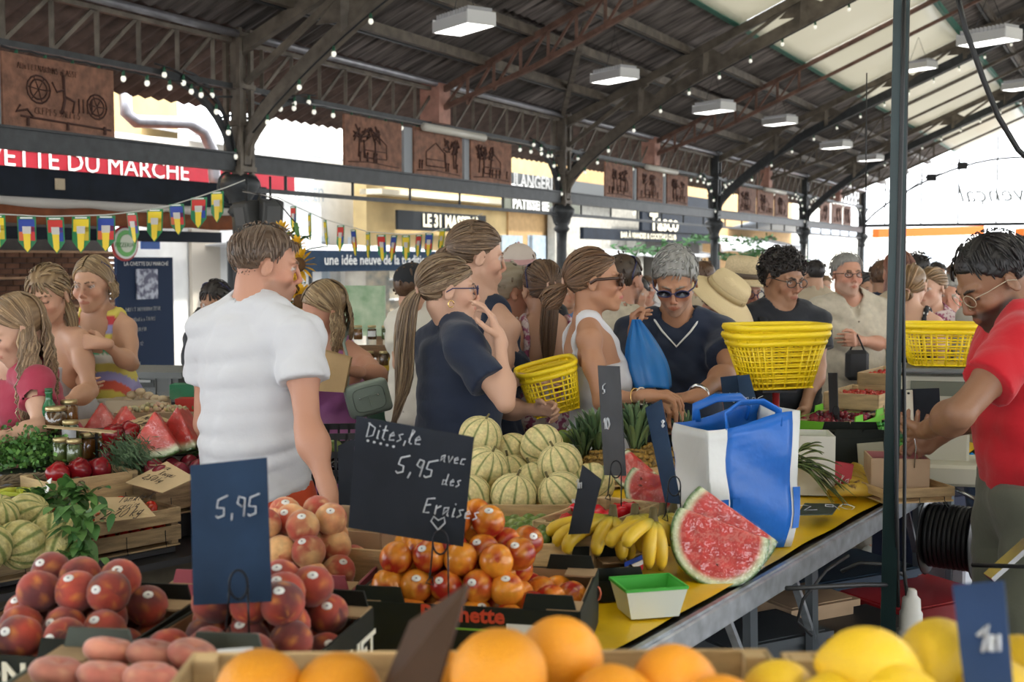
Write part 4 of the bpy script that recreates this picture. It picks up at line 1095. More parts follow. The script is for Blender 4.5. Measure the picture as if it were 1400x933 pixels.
# navy beam box and rust awning
t = thing('shop_awning', 'rust brown fabric awning with navy beam under the red fascia', 'awning', H(9.9, 8, 2.3))
hb(MB(), 9.7, 4.6, 11.9, 2.27, 2.55, .16).obj('awning_box', m_navy, t, True)
def fn(u, v): s = 4.6+7.3*u; return H(9.75+1.2*v, s, 2.27-.02*abs(math.sin(u*34))-.10*math.sin(v*math.pi/2*1)+(.28*v))
o = MB().sheet(fn, 60, 4).obj('canvas', m_rust_c, t, True); solidify(o, .01)
def fn(u, v): s = 4.6+7.3*u; return H(9.72+.05*v, s, 2.27-.07*v-.025*abs(math.sin(u*20))*v)
o = MB().sheet(fn, 60, 2).obj('valance', mat('cream_valance', (.60,.56,.50), .8), t, True); solidify(o, .008)
def fn(u, v): s = 4.6+7.3*u; return H(9.80+.05*v, s, 2.2-.17*v-.02*abs(math.sin(u*26))*v)
o = MB().sheet(fn, 60, 2).obj('canvas_front', m_rust_c, t, True); solidify(o, .008)
hb(MB(), 10.4, 4.6, 11.9, 1.87, 2.0, .1).obj('dark_lintel', m_navy, t, True)
o = MB().box(dp(86, 252, 9.6), (.10,.03,.11), HYAW).obj('wall_hook', mat('beige_plate', (.45,.36,.24), .6)); tag(o, 'small beige bracket plate on the navy awning box', 'bracket')
# menu board
s0, z0 = PB(159, 470, 10.6); s1, z1 = PB(235, 352, 10.6)
t = thing('menu_board', 'tall navy menu board with a street photo and chalk lettering', 'sign', H(10.6, (s0+s1)/2, 0))
hb(MB(), 10.6, s0, s1, z0-.5, z1, .05).obj('board', mat('menu_navy', (.014,.028,.065), .6, spec=.2), t, True)
for s in (s0+.05, s1-.05): hb(MB(), 10.6, s-.02, s+.02, 0, z0-.45, .04).obj('leg', m_navy, t, True)
c = (s0+s1)/2; hb(MB(), 10.56, c-.17, c+.17, z1-.50, z1-.14, .02).obj('photo_print', mat('street_photo', (.50,.52,.60), .5, col2=(.10,.10,.16), vscale=14, thresh=(.42,.58)), t, True)
text_on('LA CIVETTE DU MARCHÉ', .065, HM(10.56, c, z1-.08), m_letter, t)
mb = MB(); M = HM(10.56, s0+.08, 0)
for i, l in enumerate(('DIRECT DU PRODUCTEUR', 'SANDWICH & TAPAS', 'DU PAIN FIN', 'BURGERS 12', 'PIZZA  9', 'TARTE  8')): handwrite(mb, l.upper(), .02+(.06 if i in (1,2) else 0), z1-.64-i*.12-(.05 if i > 2 else 0), .045, .0028, M, .1, seed=i)
mb.obj('chalk_text', m_letter, t, True)
# round sign
c = dp(172, 333, 10.2); t = thing('round_sign', 'round green white and red pizza sign hung beside the menu board', 'sign', c)
M = Matrix.Rotation(HYAW, 4, 'Z'); Rr = Matrix.Rotation(HYAW, 3, 'Z')@Matrix.Rotation(math.pi/2, 3, 'X')
for r_, cl, nm, d in ((.20,(.35,.02,.02),'red_ring',0),(.175,(.7,.7,.66),'white_ring',.012),(.15,(.13,.42,.10),'green_disc',.02),(.10,(.62,.66,.52),'centre_disc',.027)):
    mb = MB(); mb.lathe([(r_,-.01),(r_,.01)], c=c+Rr@Vector((0,0,d)), n=28, R=Rr, smooth=False); mb.obj(nm, mat(nm, cl, .5), t, True)
text_on('PIZZERIA', .07, HM(10.12, s_of(172,10.12), c.z-.02), mat('dk_green_letter', (.05,.2,.05), .5), t)
o = MB().box(dp(207, 334, 10.5), (.30,.02,.12), HYAW).obj('blue_sign', mat('sign_blue', (.03,.12,.45), .4)); tag(o, 'small blue street plaque right of the round sign', 'sign')
# pizza oven / brick interior left
t = thing('brick_oven', 'dim brick wall inside the left shop behind the two blondes', 'wall', H(13.4, 8, 0), kind='structure')
brk = MB().box((0,0,0), (.22,.06,.065), bev=0).mesh(mat('dim_brick', (.12,.055,.03), .9, var=.3, island=.4), 'brick')
for r_ in range(12):
    for i in range(18):
        o = put('brick', brk, t); o.matrix_local = Matrix.Translation(-H(13.4,8,0)) @ HM(13.4, 9.0+i*.235+(r_ % 2)*.117, .9+r_*.075)
# --- second front: white canopies and slate banner
def canopy(x0, x1, yt, yb, b, lab, mt, drop=.25, depth=2.2, nm='parasol_canopy'):
    s0, z0 = PB(x0, yt, b); s1, z1 = PB(x1, yt, b); _, zb = PB(x0, yb, b)
    t = thing(nm, lab, 'canopy', H(b, (s0+s1)/2, 0))
    h = z0-zb
    def fn(u, v): s = s0+(s1-s0)*u; return H(b+depth*v, s, zb+h*.45+ (h*.55)*(1-abs(2*v-1))**.9 - .05*math.sin(u*math.pi*4)**2*(1-v))
    o = MB().sheet(fn, 24, 8).obj('canvas', mt, t, True); solidify(o, .02)
    def fn2(u, v): s = s0+(s1-s0)*u; return H(b, s, zb+h*.45-(h*.45-.04*abs(math.sin(u*14)))*v)
    o = MB().sheet(fn2, 40, 2).obj('valance', mt, t, True); solidify(o, .02)
    for s in (s0+.1, s1-.1): hb(MB(), b+.1, s-.03, s+.03, 0, zb+h*.5, .06).obj('pole', m_iron, t, True)
    return t
m_canv = translucent('white_canvas', (.82,.83,.85), (.8,.82,.86), .3)
canopy(396, 600, 330, 350, 10.6, 'white market canopy above the slate blue banner', m_canv)
s0, z1 = PB(417, 342, 10.4); s1, z0 = PB(603, 372, 10.4)
t = thing('banner', 'slate blue banner reading une idée neuve de la tradition', 'banner', H(10.4, (s0+s1)/2, z0))
m_slate = mat('slate_banner', (.026,.050,.090), .7, spec=.2, var=.15)
za = PB(417,342,10.4)[1]; zb_ = PB(417,372,10.4)[1]
hb(MB(), 10.4, s0, s1, zb_, za, .02).obj('cloth', m_slate, t, True)
text_on('une idée neuve de la tradition', .21, HM(10.37, (s0+s1)/2, (za+zb_)/2+.01), m_letter, t, bold=.003, sx=(s1-s0)*.84/2.75)
for s in (s0+.2, s1-.2): hb(MB(), 10.45, s-.02, s+.02, 0, zb_+.02, .04).obj('pole', m_iron, t, True)
t = thing('street_building', 'bright white house front behind the slate banner', 'building', H(14, 16, 0))
hb(MB(), 14.0, 16.8, 21.5, 0, 4.2, .3).obj('wall', m_white, t, True)
for a_, b_ in ((18.1, 18.9), (19.6, 20.4)):
    f = hb(MB(), 13.82, a_, b_, 0, 2.1, .08).obj('door_frame', mat('pale_blue_frame', (.55,.62,.70), .6), t, True)
    hb(MB(), 13.76, a_+.1, b_-.1, .1, 2.0, .03).obj('panel', mat('grey_pane', (.30,.35,.40), .3), f)
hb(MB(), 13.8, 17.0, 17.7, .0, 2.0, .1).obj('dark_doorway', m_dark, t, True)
# letters high on the white front
text_on('Aggitn', .55, HM(13.7, s_of(420,13.7), PB(420,262,13.7)[1]), mat('metal_letter', (.35,.40,.46), .4), t, sx=.8)
# shade sail with wavy edge and striped roof by the first column
def fn(u, v): return H(11.2+1.6*v, 12.5+7*u, PB(400,190,11.2)[1]-.1+.25*v-.05*abs(math.sin(u*12))*(1-v))
o = MB().sheet(fn, 40, 4).obj('wavy_awning', m_canv); solidify(o, .02); tag(o, 'white scalloped awning seen above the beam near the first column', 'awning')
mb = MB()
for i in range(24): hb(mb, 11.0+i*.05, 12.5, 20, 3.20+i*.006, 3.215+i*.006, .03)
o = mb.obj('louvred_roof', mat('pale_louvre', (.62,.64,.66), .5)); tag(o, 'pale ribbed canopy roof between the first and second columns', 'canopy')
# --- LE 31 MASSENA cafe
t = thing('cafe_building', 'cream cafe front with dark sign reading le 31 massena', 'building', H(12.8, 22, 0))
s0, z1 = PB(505, 262, 12.8); s1 = s_of(770, 12.8)
hb(MB(), 13.0, s0, s1, PB(505,352,12.8)[1]+.02, 4.3, .3).obj('upper_wall', m_cream, t, True)
hb(MB(), 13.4, s0, s1, 0, PB(505,352,13.4)[1]+.1, .1).obj('shop_glass_wall', mat('pale_interior', (.50,.48,.42), .6, col2=(.22,.20,.18), vscale=1.6), t, True)
hb(MB(), 12.75, s0, s1, PB(505,290,12.8)[1]+.33, PB(505,290,12.8)[1]+.43, .5).obj('cornice', mat('pale_cornice', (.75,.68,.52), .7), t, True)
a0, za = PB(543, 287, 12.5); a1, _ = PB(663, 300, 12.5); zb_ = PB(543, 314, 12.5)[1]
hb(MB(), 12.5, a0, a1, zb_, za, .06).obj('sign_panel', mat('charcoal_sign', (.014,.016,.018), .6, spec=.2), t, True)
text_on('LE 31 MASSENA', .34, HM(12.44, (a0+a1)/2+.25, (za+zb_)/2), mat('cream_letter', (.75,.68,.50), .5), t, bold=.012, sx=(a1-a0)*.72/2.55)
for px in (700, 735):
    sa, sb = s_of(px-14, 12.8), s_of(px+14, 12.8); f = hb(MB(), 12.82, sa, sb, .9, PB(px,322,12.8)[1], .06).obj('window', m_shut, t, True)
for px in (520, 610, 640, 672):
    sa, sb = s_of(px-3, 12.7), s_of(px+3, 12.7); hb(MB(), 12.7, sa, sb, 0, PB(px,352,12.7)[1]+.1, .2).obj('pilaster', m_cream, t, True)
# display case under it
s0, s1 = s_of(536,11.6), s_of(585,11.6); t = thing('display_fridge', 'glass fronted shop display case behind the man in the black cap', 'cabinet', H(11.6, (s0+s1)/2, 0))
hb(MB(), 11.9, s0, s1, 0, 1.9, .5).obj('case', mat('dim_case', (.10,.11,.10), .5, col2=(.35,.28,.18), vscale=5), t, True)
for z in (.6, .95, 1.3, 1.6): hb(MB(), 11.6, s0, s1, z, z+.03, .12).obj('shelf', m_white, t, True)
# --- bakery with dark script sign
t = thing('bakery_building', 'bakery front with boulangerie and patisserie lettering', 'building', H(12, 30, 0))
s0, s1 = s_of(690, 12.4), s_of(800, 12.4)
z1 = PB(700, 236, 12.2)[1]; z0 = PB(700, 258, 12.2)[1]
hb(MB(), 12.2, s0-.4, s1+2, z0, z1, .1).obj('fascia', mat('grey_fascia', (.07,.075,.075), .6), t, True)
text_on('BOULANGERIE', .42, HM(12.12, s_of(722,12.1), (z0+z1)/2), mat('grey_letter', (.30,.30,.29), .5), t, bold=.012, sx=1.1)
z1 = PB(700, 262, 11.6)[1]; z0 = PB(700, 288, 11.6)[1]
hb(MB(), 11.6, s_of(688,11.6), s_of(790,11.6), z0, z1, .08).obj('lower_fascia', mat('olive_fascia', (.10,.105,.08), .6), t, True)
text_on('PATISSERIE', .30, HM(11.53, s_of(728,11.5), z0+.14), m_letter, t, bold=.01, sx=1.2)
text_on('BOUL', .30, HM(11.53, s_of(718,11.5), z0+.42), m_letter, t, bold=.01, sx=1.5)
hb(MB(), 12.9, s_of(690,12.9), s_of(815,12.9), 0, z0+.6, .2).obj('wall', mat('peach_wall', (.46,.29,.13), .8, var=.15), t, True)
for px in (735, 812, 845):
    hb(MB(), 12.75, s_of(px-9,12.75), s_of(px+9,12.75), .6, PB(px,322,12.75)[1], .08).obj('window', m_shut if px < 800 else m_wood, t, True)
t = thing('bar_building', 'bar front under a black sign with curling cream script', 'building', H(12, 36, 0))
s0, s1 = s_of(795, 11.8), s_of(975, 11.8)
hb(MB(), 12.6, s0, s1+1, 0, 3.1, .2).obj('wall', mat('pale_wall', (.42,.40,.35), .8, var=.2), t, True)
hb(MB(), 13.6, s0, s1+16, 0, 4.4, .2).obj('upper_wall', mat('peach_wall'), t, True)
z0 = PB(800, 327, 11.8)[1]; z1 = PB(800, 303, 11.8)[1]
hb(MB(), 11.8, s0, s1, z0, z0+.28, .1).obj('fascia', m_navy, t, True)
hb(MB(), 11.75, s_of(875,11.75), s1, z0+.28, z0+1.35, .1).obj('sign_panel', m_navy, t, True)
text_on('Johnny’s & Co', .62, HM(11.66, s_of(903,11.66), z0+.98), mat('cream_letter'), t, bold=.01, shear=.2, sx=1.1)
text_on('Tasco', .62, HM(11.66, s_of(908,11.66), z0+.50), mat('cream_letter'), t, bold=.02, sx=1.5)
text_on('BAR À VIANDES & COCKTAILS CLUB', .20, HM(11.70, s_of(888,11.7), z0+.13), mat('cream_letter'), t, bold=.004, sx=1.25)
for i, px in enumerate((868, 893, 920, 945)):
    hb(MB(), 12.3, s_of(px-5,12.3), s_of(px+4,12.3), 0, 2.2, .3).obj('pillar', mat('dusk_pillar', (.12,.11,.10), .8) if i % 2 else mat('pale_wall'), t, True)
# --- farther umbrellas, garlands
canopy(810, 975, 337, 352, 12.0, 'pale parasol row before the bar front', m_canv, depth=1.5)
canopy(985, 1096, 318, 345, 11.5, 'white awning beyond the third column', m_canv, depth=3)
canopy(1106, 1176, 296, 322, 10.5, 'grey blue awning beyond the fourth column', mat('greyblue_canvas', (.42,.47,.53), .8), depth=3)
for (x0, y0, x1, y1, lab) in ((845, 337, 1060, 322, 'leafy green garland strung beyond the third column'),(985, 345, 1100, 352, 'leafy garland below the white awning')):
    t = thing('leaf_garland', lab, 'garland', P(x0, y0, 26)); mb = MB(); rd = random.Random(x0)
    for i in range(260):
        u = rd.random(); p = P(x0+(x1-x0)*u, y0+(y1-y0)*u+5*math.sin(u*9), 26+8*u)+Vector((rd.gauss(0,.08), rd.gauss(0,.08), rd.gauss(0,.06)-.03)); q = Vector((rd.gauss(0,1), rd.gauss(0,1), rd.gauss(0,1))).normalized()*.09; r2 = q.orthogonal().normalized()*.04
        mb.add([p-q, p+r2, p+q, p-r2], [(0,1,2,3)])
    o = mb.obj('foliage', mat('garland_green', (.05,.14,.04), .7), t, True); o['kind'] = 'stuff'
    MB().tube([P(x0+(x1-x0)*i/12, y0+(y1-y0)*i/12+5*math.sin(i/12*9), 26+8*i/12) for i in range(13)], .012, 5).obj('wire', m_cable, t, True)
# far street end, pale facades beyond the hall
for i, (b, s0, s1, h, cl) in enumerate(((15, 42, 52, 4.0, (.70,.68,.62)),(14.5, 53, 66, 5.0, (.75,.72,.66)),(4, 66, 66.4, 3.0, (.78,.76,.72)))):
    t = thing('far_house', ('pale house past the bar front','tall pale house further along the street','low pale house straight beyond the gable')[i], 'building', H(b, s0, 0))
    if i < 2: hb(MB(), b, s0, s1, 0, h, .4).obj('wall', mat('far_wall_%d' % i, cl, .8, var=.1), t, True)
    else: MB().bar(H(15, 66, 1.5), H(-9, 66, 1.5), .3, 3.0).obj('wall', mat('far_wall_2', cl, .8, var=.1), t, True)
    for k in range(6):
        c = H(b-.25, s0+.8+k*1.6, 2.1) if i < 2 else H(13-k*3.4, 65.8, 1.7)
        MB().box(c, (1.0,.1,1.1), HYAW if i < 2 else HYAW+math.pi/2).obj('window', mat('far_window', (.45,.50,.55), .4), t, True)
# ================================================================ bunting with printed pennants
FC = {0: ((.02,.05,.30),(.55,.03,.03),(.75,.55,.02),(.02,.16,.06)), 1: ((.55,.03,.02),(.02,.05,.30),(.75,.52,.02),(.02,.20,.08)), 2: ((.75,.55,.02),(.02,.22,.08),(.75,.55,.02),(.02,.20,.06))}
m_fl = {}
def fm(c): 
    k = 'print_%d_%d_%d' % tuple(int(x*99) for x in c); return mat(k, c, .6)
def flag(t, p, xd, w_, h_, kind, tilt, seed):
    rd = random.Random(seed); n = Vector((0,0,1)).cross(xd).normalized()
    M = Matrix((xd, -n if False else n, Vector((0,0,1)))).transposed().to_4x4() @ Matrix.Rotation(tilt, 4, 'Z') @ Matrix.Rotation(rd.uniform(-.15,.15), 4, 'X'); M.translation = p
    poly = [(-w_/2, 0), (w_/2, 0), (w_*.48, -h_*.68), (0, -h_), (-w_*.48, -h_*.68)]
    a, b, c, g = FC[kind]
    f = MB().prism(poly, .003, M).obj('flag', fm(g), t, True)
    def pr(nm, pl, cl, d=.003, r=0):
        pl = [(x*w_, -z*h_) for x, z in pl]
        M2 = M @ Matrix.Translation((0, 0, 0)); mb = MB()
        for sd in (-1, 1): mb.prism(pl, .001, M @ Matrix.Translation((0, sd*d, 0)))
        o = mb.obj(nm, fm(cl), f, True)
    pr('printed_field', [(-.42,.08),(.42,.08),(.42,.42),(-.42,.42)], a)
    pr('printed_corner', [(.05,.28),(.42,.28),(.42,.66),(.05,.66)], b if kind != 2 else (.55,.40,.02)); pr('printed_corner', [(-.42,.42),(.05,.42),(.05,.66),(-.42,.66)], (.60,.12,.04) if kind == 0 else g)
    pr('printed_glass', [(-.20,.42),(.20,.42),(.16,.86),(0,.97),(-.16,.86)], (.80,.58,.04), .0045)
    pr('printed_foam', [(-.23,.27),(.23,.27),(.22,.47),(-.22,.47)], (.55,.52,.48), .005)
    pr('printed_title', [(-.32,.02),(.32,.02),(.32,.06),(-.32,.06)], (.7,.7,.65), .004)
def bunting(lab, spec, line, wpx, hpx):
    """spec: (px, py of the top centre, distance, kind)"""
    t = thing('bunting', lab, 'bunting', P(*line[0]))
    MB().tube([P(*q) for q in line], .004, 5).obj('cord', mat('bunting_cord', (.5,.5,.47), .6), t, True)
    for i, (px, py, Y, k, ws, ti) in enumerate(spec):
        p = P(px, py, Y); q = P(px+10, py, Y); xd = (q-p).normalized()
        flag(t, p, xd, wpx*Y/FPX, hpx*Y/FPX*ws, k, ti, i+int(px))
bunting('bunting of printed beer pennants drooping across the left shop', [(-6,294,6.9,2,1,.1),(36,296,7,0,1,.1),(75,297,7.1,1,1,-.1),(111,296,7.2,2,1,0),(145,295,7.3,0,1,.1),(180,291,7.4,1,.85,-.7),(212,286,7.5,2,.9,-.3),(241,279,7.6,0,.85,-.4),(272,270,7.7,1,.85,-.3),(297,262,7.8,2,.85,-.6)],
  [(-40,292,6.8),(0,293,6.9),(60,296,7.1),(111,295,7.2),(145,294,7.3),(190,289,7.45),(230,282,7.6),(272,269,7.7),(310,256,7.9),(335,246,8.0)], 25, 50)
bunting('second bunting with small hanging pennants right of the first column', [(401,282,9.0,1,1,-.8),(423,292,9.4,2,1,-1.1),(444,301,9.8,2,1,-1.1),(466,308,10.2,1,1,-.6),(483,314,10.4,0,1,-.9),(503,318,10.6,2,1,-1.0),(521,321,10.8,1,1,-.3),(539,322,11,0,1,-.8),(555,322,11.2,2,.95,-.5),(573,321,11.4,1,.85,-.8),(587,319,11.6,0,.9,-.5),(605,314,11.8,2,.9,-.9)],
  [(331,262,12.03),(380,270,8.7),(401,281,9),(444,300,9.8),(503,317,10.6),(555,321,11.2),(587,318,11.6),(625,308,12),(660,292,12.4)], 13, 37)
# speakers hung at the column
for i, (px, py, rz, l) in enumerate(((370,292,.5,'black loudspeaker hung right of the first column'),(338,294,-.6,'black loudspeaker hung left of the first column'))):
    c = P(px, py, 11.6); t = thing('loudspeaker', l, 'speaker', c)
    R_ = Matrix.Rotation(rz, 3, 'Z')@Matrix.Rotation(.2, 3, 'X'); MB().box(c, (.20,.18,.26), R=R_, bev=.012).obj('cabinet', mat('speaker_box', (.05,.05,.048), .6), t, True)
    MB().box(c+R_@Vector((0,-.095,0)), (.13,.01,.17), R=R_).obj('grille', mat('speaker_grille', (.10,.10,.10), .8, bump=.8, bscale=200), t, True)
    MB().tube([c+Vector((0,0,.12)), c+Vector((0,0,.35))], .012, 6).obj('hook', m_iron, t, True)
# the green pole and cables beside the stall
p0 = P(1213, 905, 2.95); t = thing('green_pole', 'dark green square pole rising beside the yellow table', 'pole', (p0.x, p0.y, 0))
px_ = PZ(1213, 905, P(1213,905,2.95).z)
MB().bar((p0.x, p0.y, 0), (p0.x, p0.y, 5.3), .036, .036, up=(.3,1,0)).obj('tube', mat('green_pole_paint', (.008,.020,.020), .3, metal=.3, var=.2), t, True)
MB().box((p0.x, p0.y, .01), (.12,.12,.02)).obj('foot_plate', m_iron, t, True)
for i, (pts, l, r) in enumerate((
  ([(1236,0,2.9),(1234,120,2.9),(1230,300,2.9),(1224,500,2.9),(1226,700,2.92),(1228,830,2.95)], 'black cable hanging right beside the green pole', .0052),
  ([(1242,-10,2.95),(1238,200,2.95),(1235,420,2.95),(1237,600,2.95),(1236,780,2.95),(1240,815,2.95)], 'second black cable hanging from above to the grey plug', .0045),
  ([(1308,-10,3.3),(1320,40,3.3),(1345,110,3.3),(1365,160,3.3),(1392,205,3.3),(1430,240,3.3)], 'black cable sloping across the upper right corner', .0075),
  ([(1185,100,3.0),(1184,200,3.0),(1184,260,3)], 'thin hanging wire left of the green pole', .0015))):
    o = MB().tube([P(*q) for q in pts], r, 6).obj('cable', m_cable); tag(o, l, 'cable')
# ================================================================ the people of the market
def cloth(name, col, rough=.85, **k): return mat(name, col, rough, bump=.25, bscale=30, sheen=.15, **k)
c_white = cloth('white_cotton', (.58,.58,.61)); c_navy = cloth('navy_cotton', (.012,.020,.042)); c_navy2 = cloth('navy_marl', (.012,.020,.045))
c_black = cloth('black_cotton', (.012,.014,.020)); c_beige = cloth('beige_linen', (.52,.46,.36), var=.15, vscale=30); c_orange = cloth('orange_shorts', (.50,.055,.010))
c_purple = cloth('purple_satin', (.40,.13,.34), .45); c_pink = cloth('raspberry_cotton', (.36,.035,.07)); c_grey = cloth('grey_cotton', (.40,.40,.42))
c_red = cloth('bright_red_cotton', (.48,.005,.014)); c_olive = cloth('olive_canvas', (.11,.115,.085)); c_denim = cloth('denim', (.03,.055,.11), var=.3, vscale=60)
c_cream = cloth('cream_cotton', (.62,.58,.50)); c_lgrey = cloth('pale_grey', (.55,.56,.56)); c_floral = cloth('floral_print', (.60,.50,.49), col2=(.30,.07,.14), vscale=34, thresh=(.50,.56))
c_tan = cloth('tan_linen', (.42,.34,.24)); c_blue = cloth('blue_cotton', (.10,.2,.4)); c_khaki = cloth('khaki_trousers', (.35,.32,.27))
def dots_mat(name, base, dot, sc_):
    m = mat(name, base, .8); t = m.node_tree; N = t.nodes; L = t.links; v = N.new('ShaderNodeTexVoronoi'); v.inputs['Scale'].default_value = sc_; v.inputs['Randomness'].default_value = .3
    r = N.new('ShaderNodeValToRGB'); r.color_ramp.interpolation = 'CONSTANT'; r.color_ramp.elements[0].color = (*dot, 1); r.color_ramp.elements[1].position = .26; r.color_ramp.elements[1].color = (*base, 1)
    co = N.new('ShaderNodeTexCoord'); L.new(co.outputs['Object'], v.inputs['Vector']); L.new(v.outputs['Distance'], r.inputs['Fac']); L.new(r.outputs['Color'], N['Principled BSDF'].inputs['Base Color']); return m
c_dots = dots_mat('polka_dots', (.012,.012,.014), (.7,.7,.68), 42)
m_gold = mat('gold_metal', (.75,.50,.18), .25, metal=1); m_silver = mat('steel_metal', (.55,.56,.58), .25, metal=1); m_pearl = mat('pearl_white', (.75,.70,.62), .3)
BL = (.24,.145,.07); BL2 = (.62,.44,.24); BR = (.115,.058,.030); BR2 = (.25,.145,.08); DK = (.022,.017,.016); DK2 = (.06,.045,.04); GR = (.30,.29,.27); GR2 = (.62,.61,.58)
def watch(p, W, E, nm, mt, r=.030, w_=.008):
    d = (W-E).normalized(); x = d.orthogonal().normalized(); y = d.cross(x); c = W-d*.02
    MB().tube([c+(x*math.cos(a*.524)+y*math.sin(a*.524))*r for a in range(13)], w_, 6, cap=False).obj(nm, mt, p.root, True)
def collar(p, mt):
    mb = MB()
    for sd in (-1, 1):
        a = p.NB+p.TR*sd*.065*p.sc+p.up*.03; b = p.NB+p.TR*sd*.02+p.TF*.09-p.up*.035; c = p.NB+p.TR*sd*.085+p.TF*.06-p.up*.035; k = p.NB-p.TF*.06+p.up*.035
        mb.add([a, b, c, k, a-p.up*.01, b-p.up*.006+p.TF*.004, c-p.up*.006+p.TF*.004, k-p.up*.02], [(0,1,2),(0,2,3),(4,6,5),(4,7,6),(0,4,5,1),(1,5,6,2),(2,6,7,3)])
    return mb.obj('collar', mt, p.root, True)
# 1 man in the white t-shirt, seen from behind
p = Person('man from behind in white t-shirt and orange shorts beside the crates', (366,310), 3.8, face=288, pitch=10, turn=335, sex='m', skin='red', v=.0053, hs=.240, neck=(346,424,3.78), hip=(352,700,3.80), sw=.185,
    arms={-1: dict(e=(281,580,3.92), w=(330,655,4.10), curl=.5), 1: dict(s=(409,462,3.66), e=(421,583,3.55), w=(449,672,3.45), curl=.45)}, beard=((.22,.13,.09), .55), brow=(.14,.08,.05), seed=1, height=1.80)
p.build_body(); p.garment('t_shirt', c_white, e=.016, sleeve=.50, hem=.10, loose=.010, neck=('round',.072), fold=.0058); p.trousers(c_orange, end=.5, e=.03, top=.15, fold=.006, name='shorts'); p.shoes()
p.hair('short', (.16,.10,.065), (.30,.21,.15), n=520, thick=.4, low=-.085, temples=.012, line=.008)
p.neckline_ring('collar_band', (.70,.71,.75), r=.070, w_=.005)
# 2 blonde woman in the purple dress
p = Person('blonde woman in purple dress holding a paper bag behind the white t-shirt man', (436,388), 4.9, face=125, pitch=22, roll=-8, turn=165, sex='f', skin='red', v=.0064, hs=.232, neck=(452,474,4.95), hip=(455,620,5.0),
    arms={-1: dict(e=(519,512,4.75), w=(486,508,4.62), curl=.35, n=(-.2,.2,-1), d=(-1,0,.15)), 1: dict(e=(405,540,4.9), w=(432,522,4.65), curl=.5)}, eyes='down', seed=2, height=1.66)
p.build_body(); p.garment('dress', c_purple, e=.008, straps=(.007,.70,.085), hem=-.1, neck=('none',0), skirt=(.45,.30), fold=.004); p.hair('long', BL, BL2, length=.17, wave=.006, n=240, part=.02, line=.004); p.shoes()
# 3 woman with ponytail and glasses in navy tee
p = Person('woman with long ponytail, glasses and navy t-shirt holding her hand to her mouth', (608,350), 4.1, face=281, pitch=2, turn=308, sex='f', skin='fair', v=.0053, hs=.228, neck=(622,452,4.12), hip=(628,690,4.15), sw=.175,
    arms={1: dict(s=(634,476,3.95), e=(691,552,3.84), w=(683,462,3.92), curl=.30, n=(-1,.1,-.1), d=(-.35,.05,1)), -1: dict(e=(690,560,4.3), w=(735,560,4.2))}, seed=3, height=1.68, brow=(.12,.07,.045))
p.build_body(); p.garment('t_shirt', c_navy2, e=.018, sleeve=.62, hem=-.05, loose=.015, neck=('round',.082), fold=.004); p.trousers(c_denim); p.shoes()
p.hair('ponytail', (.15,.085,.045), (.42,.29,.17), n=320, knot=(0,-.108,-.002), tail=[(-.035,.0,-.06),(-.05,.0,-.19),(-.055,.0,-.33),(-.09,.0,-.47)], wave=.008, low=-.07); p.glasses('clear', col=(.03,.03,.09), frame=.0022, lens=(.022,.016))
MB().tube([p.hl(.080,-.004+.010*math.cos(a*.7),-.048+.012*math.sin(a*.7)) for a in range(9)], .0022, 6).obj('hoop_earring', m_gold, p.root, True)
# 4 tall woman behind her
p = Person('tall woman with brown ponytail and navy tank top holding a yellow basket', (652,305), 4.7, face=287, pitch=8, turn=300, sex='f', skin='fair', v=.0056, hs=.258, neck=(668,424,4.72), hip=(672,650,4.75),
    arms={1: dict(e=(676,552,4.50), w=(706,519,4.24), curl=.18, n=(.1,.3,-1), d=(1,-.1,.05)), -1: dict(e=(735,545,4.9), w=(775,555,4.62), curl=.7)}, seed=4, height=1.80)
p.build_body(); p.garment('tank_top', c_navy, e=.010, straps=(.014,.76,.085), hem=-.05, neck=('none',0)); p.trousers(c_denim); p.shoes()
p.hair('ponytail', (.13,.075,.04), (.30,.19,.11), n=320, knot=(0,-.110,.02), tail=[(-.02,.02,-.03),(-.03,.03,-.12),(-.02,.04,-.2)], low=-.065); 
# 5 woman with the pearls
p = Person('fair haired older woman in grey top with a bead necklace', (694,362), 4.95, face=295, pitch=4, turn=320, sex='f', skin='red', v=.0095, hs=.23, neck=(706,447,4.97), seed=5, arms={1: 'down', -1: 'none'}, height=1.66)
p.build_body(); p.garment('top', c_lgrey, e=.014, sleeve=.6, hem=-.1, neck=('round',.09)); p.hair('short', (.42,.34,.24), (.68,.60,.48), n=200, thick=1.5); p.trousers(c_grey); p.shoes()
mb = MB(); [mb.ell(p.NB+p.TR*math.cos(a*.3)*.078+p.TF*(math.sin(a*.3)*.085+.01)+p.up*(.012-.035*math.sin(a*.3)), .006, 8, 6) for a in range(21)]; mb.obj('bead_necklace', m_pearl, p.root, True)
# 6 man in pale cap
def cap(p, col, brimcol=None, back=False):
    mb = MB(); R = p.Rh; k = p.k
    mb.ell(p.hl(0,-.018,.045), (.087*k, .105*k, .088*k), 20, 12, R=R)
    sg = -1 if back else 1
    vs = []; n = 10
    for i in range(n+1):
        a = math.pi*i/n; x = .074*math.cos(a)
        vs += [p.hl(x, sg*(.055+.02*math.sin(a))-.0, .062), p.hl(x*.95, sg*(.065+.085*math.sin(a)), .062-.018*math.sin(a)), p.hl(x, sg*(.055+.02*math.sin(a)), .058), p.hl(x*.95, sg*(.065+.085*math.sin(a)), .058-.018*math.sin(a))]
    fs = []
    for i in range(n): a = 4*i; fs += [(a, a+1, a+5, a+4), (a+2, a+6, a+7, a+3), (a+1, a+3, a+7, a+5)]
    mb.add(vs, fs, 1, True); mb.ell(p.hl(0,-.018,.133), .007*k, 8, 6, mi=1)
    return mb.obj('baseball_cap', [col, brimcol or col], p.root, True)
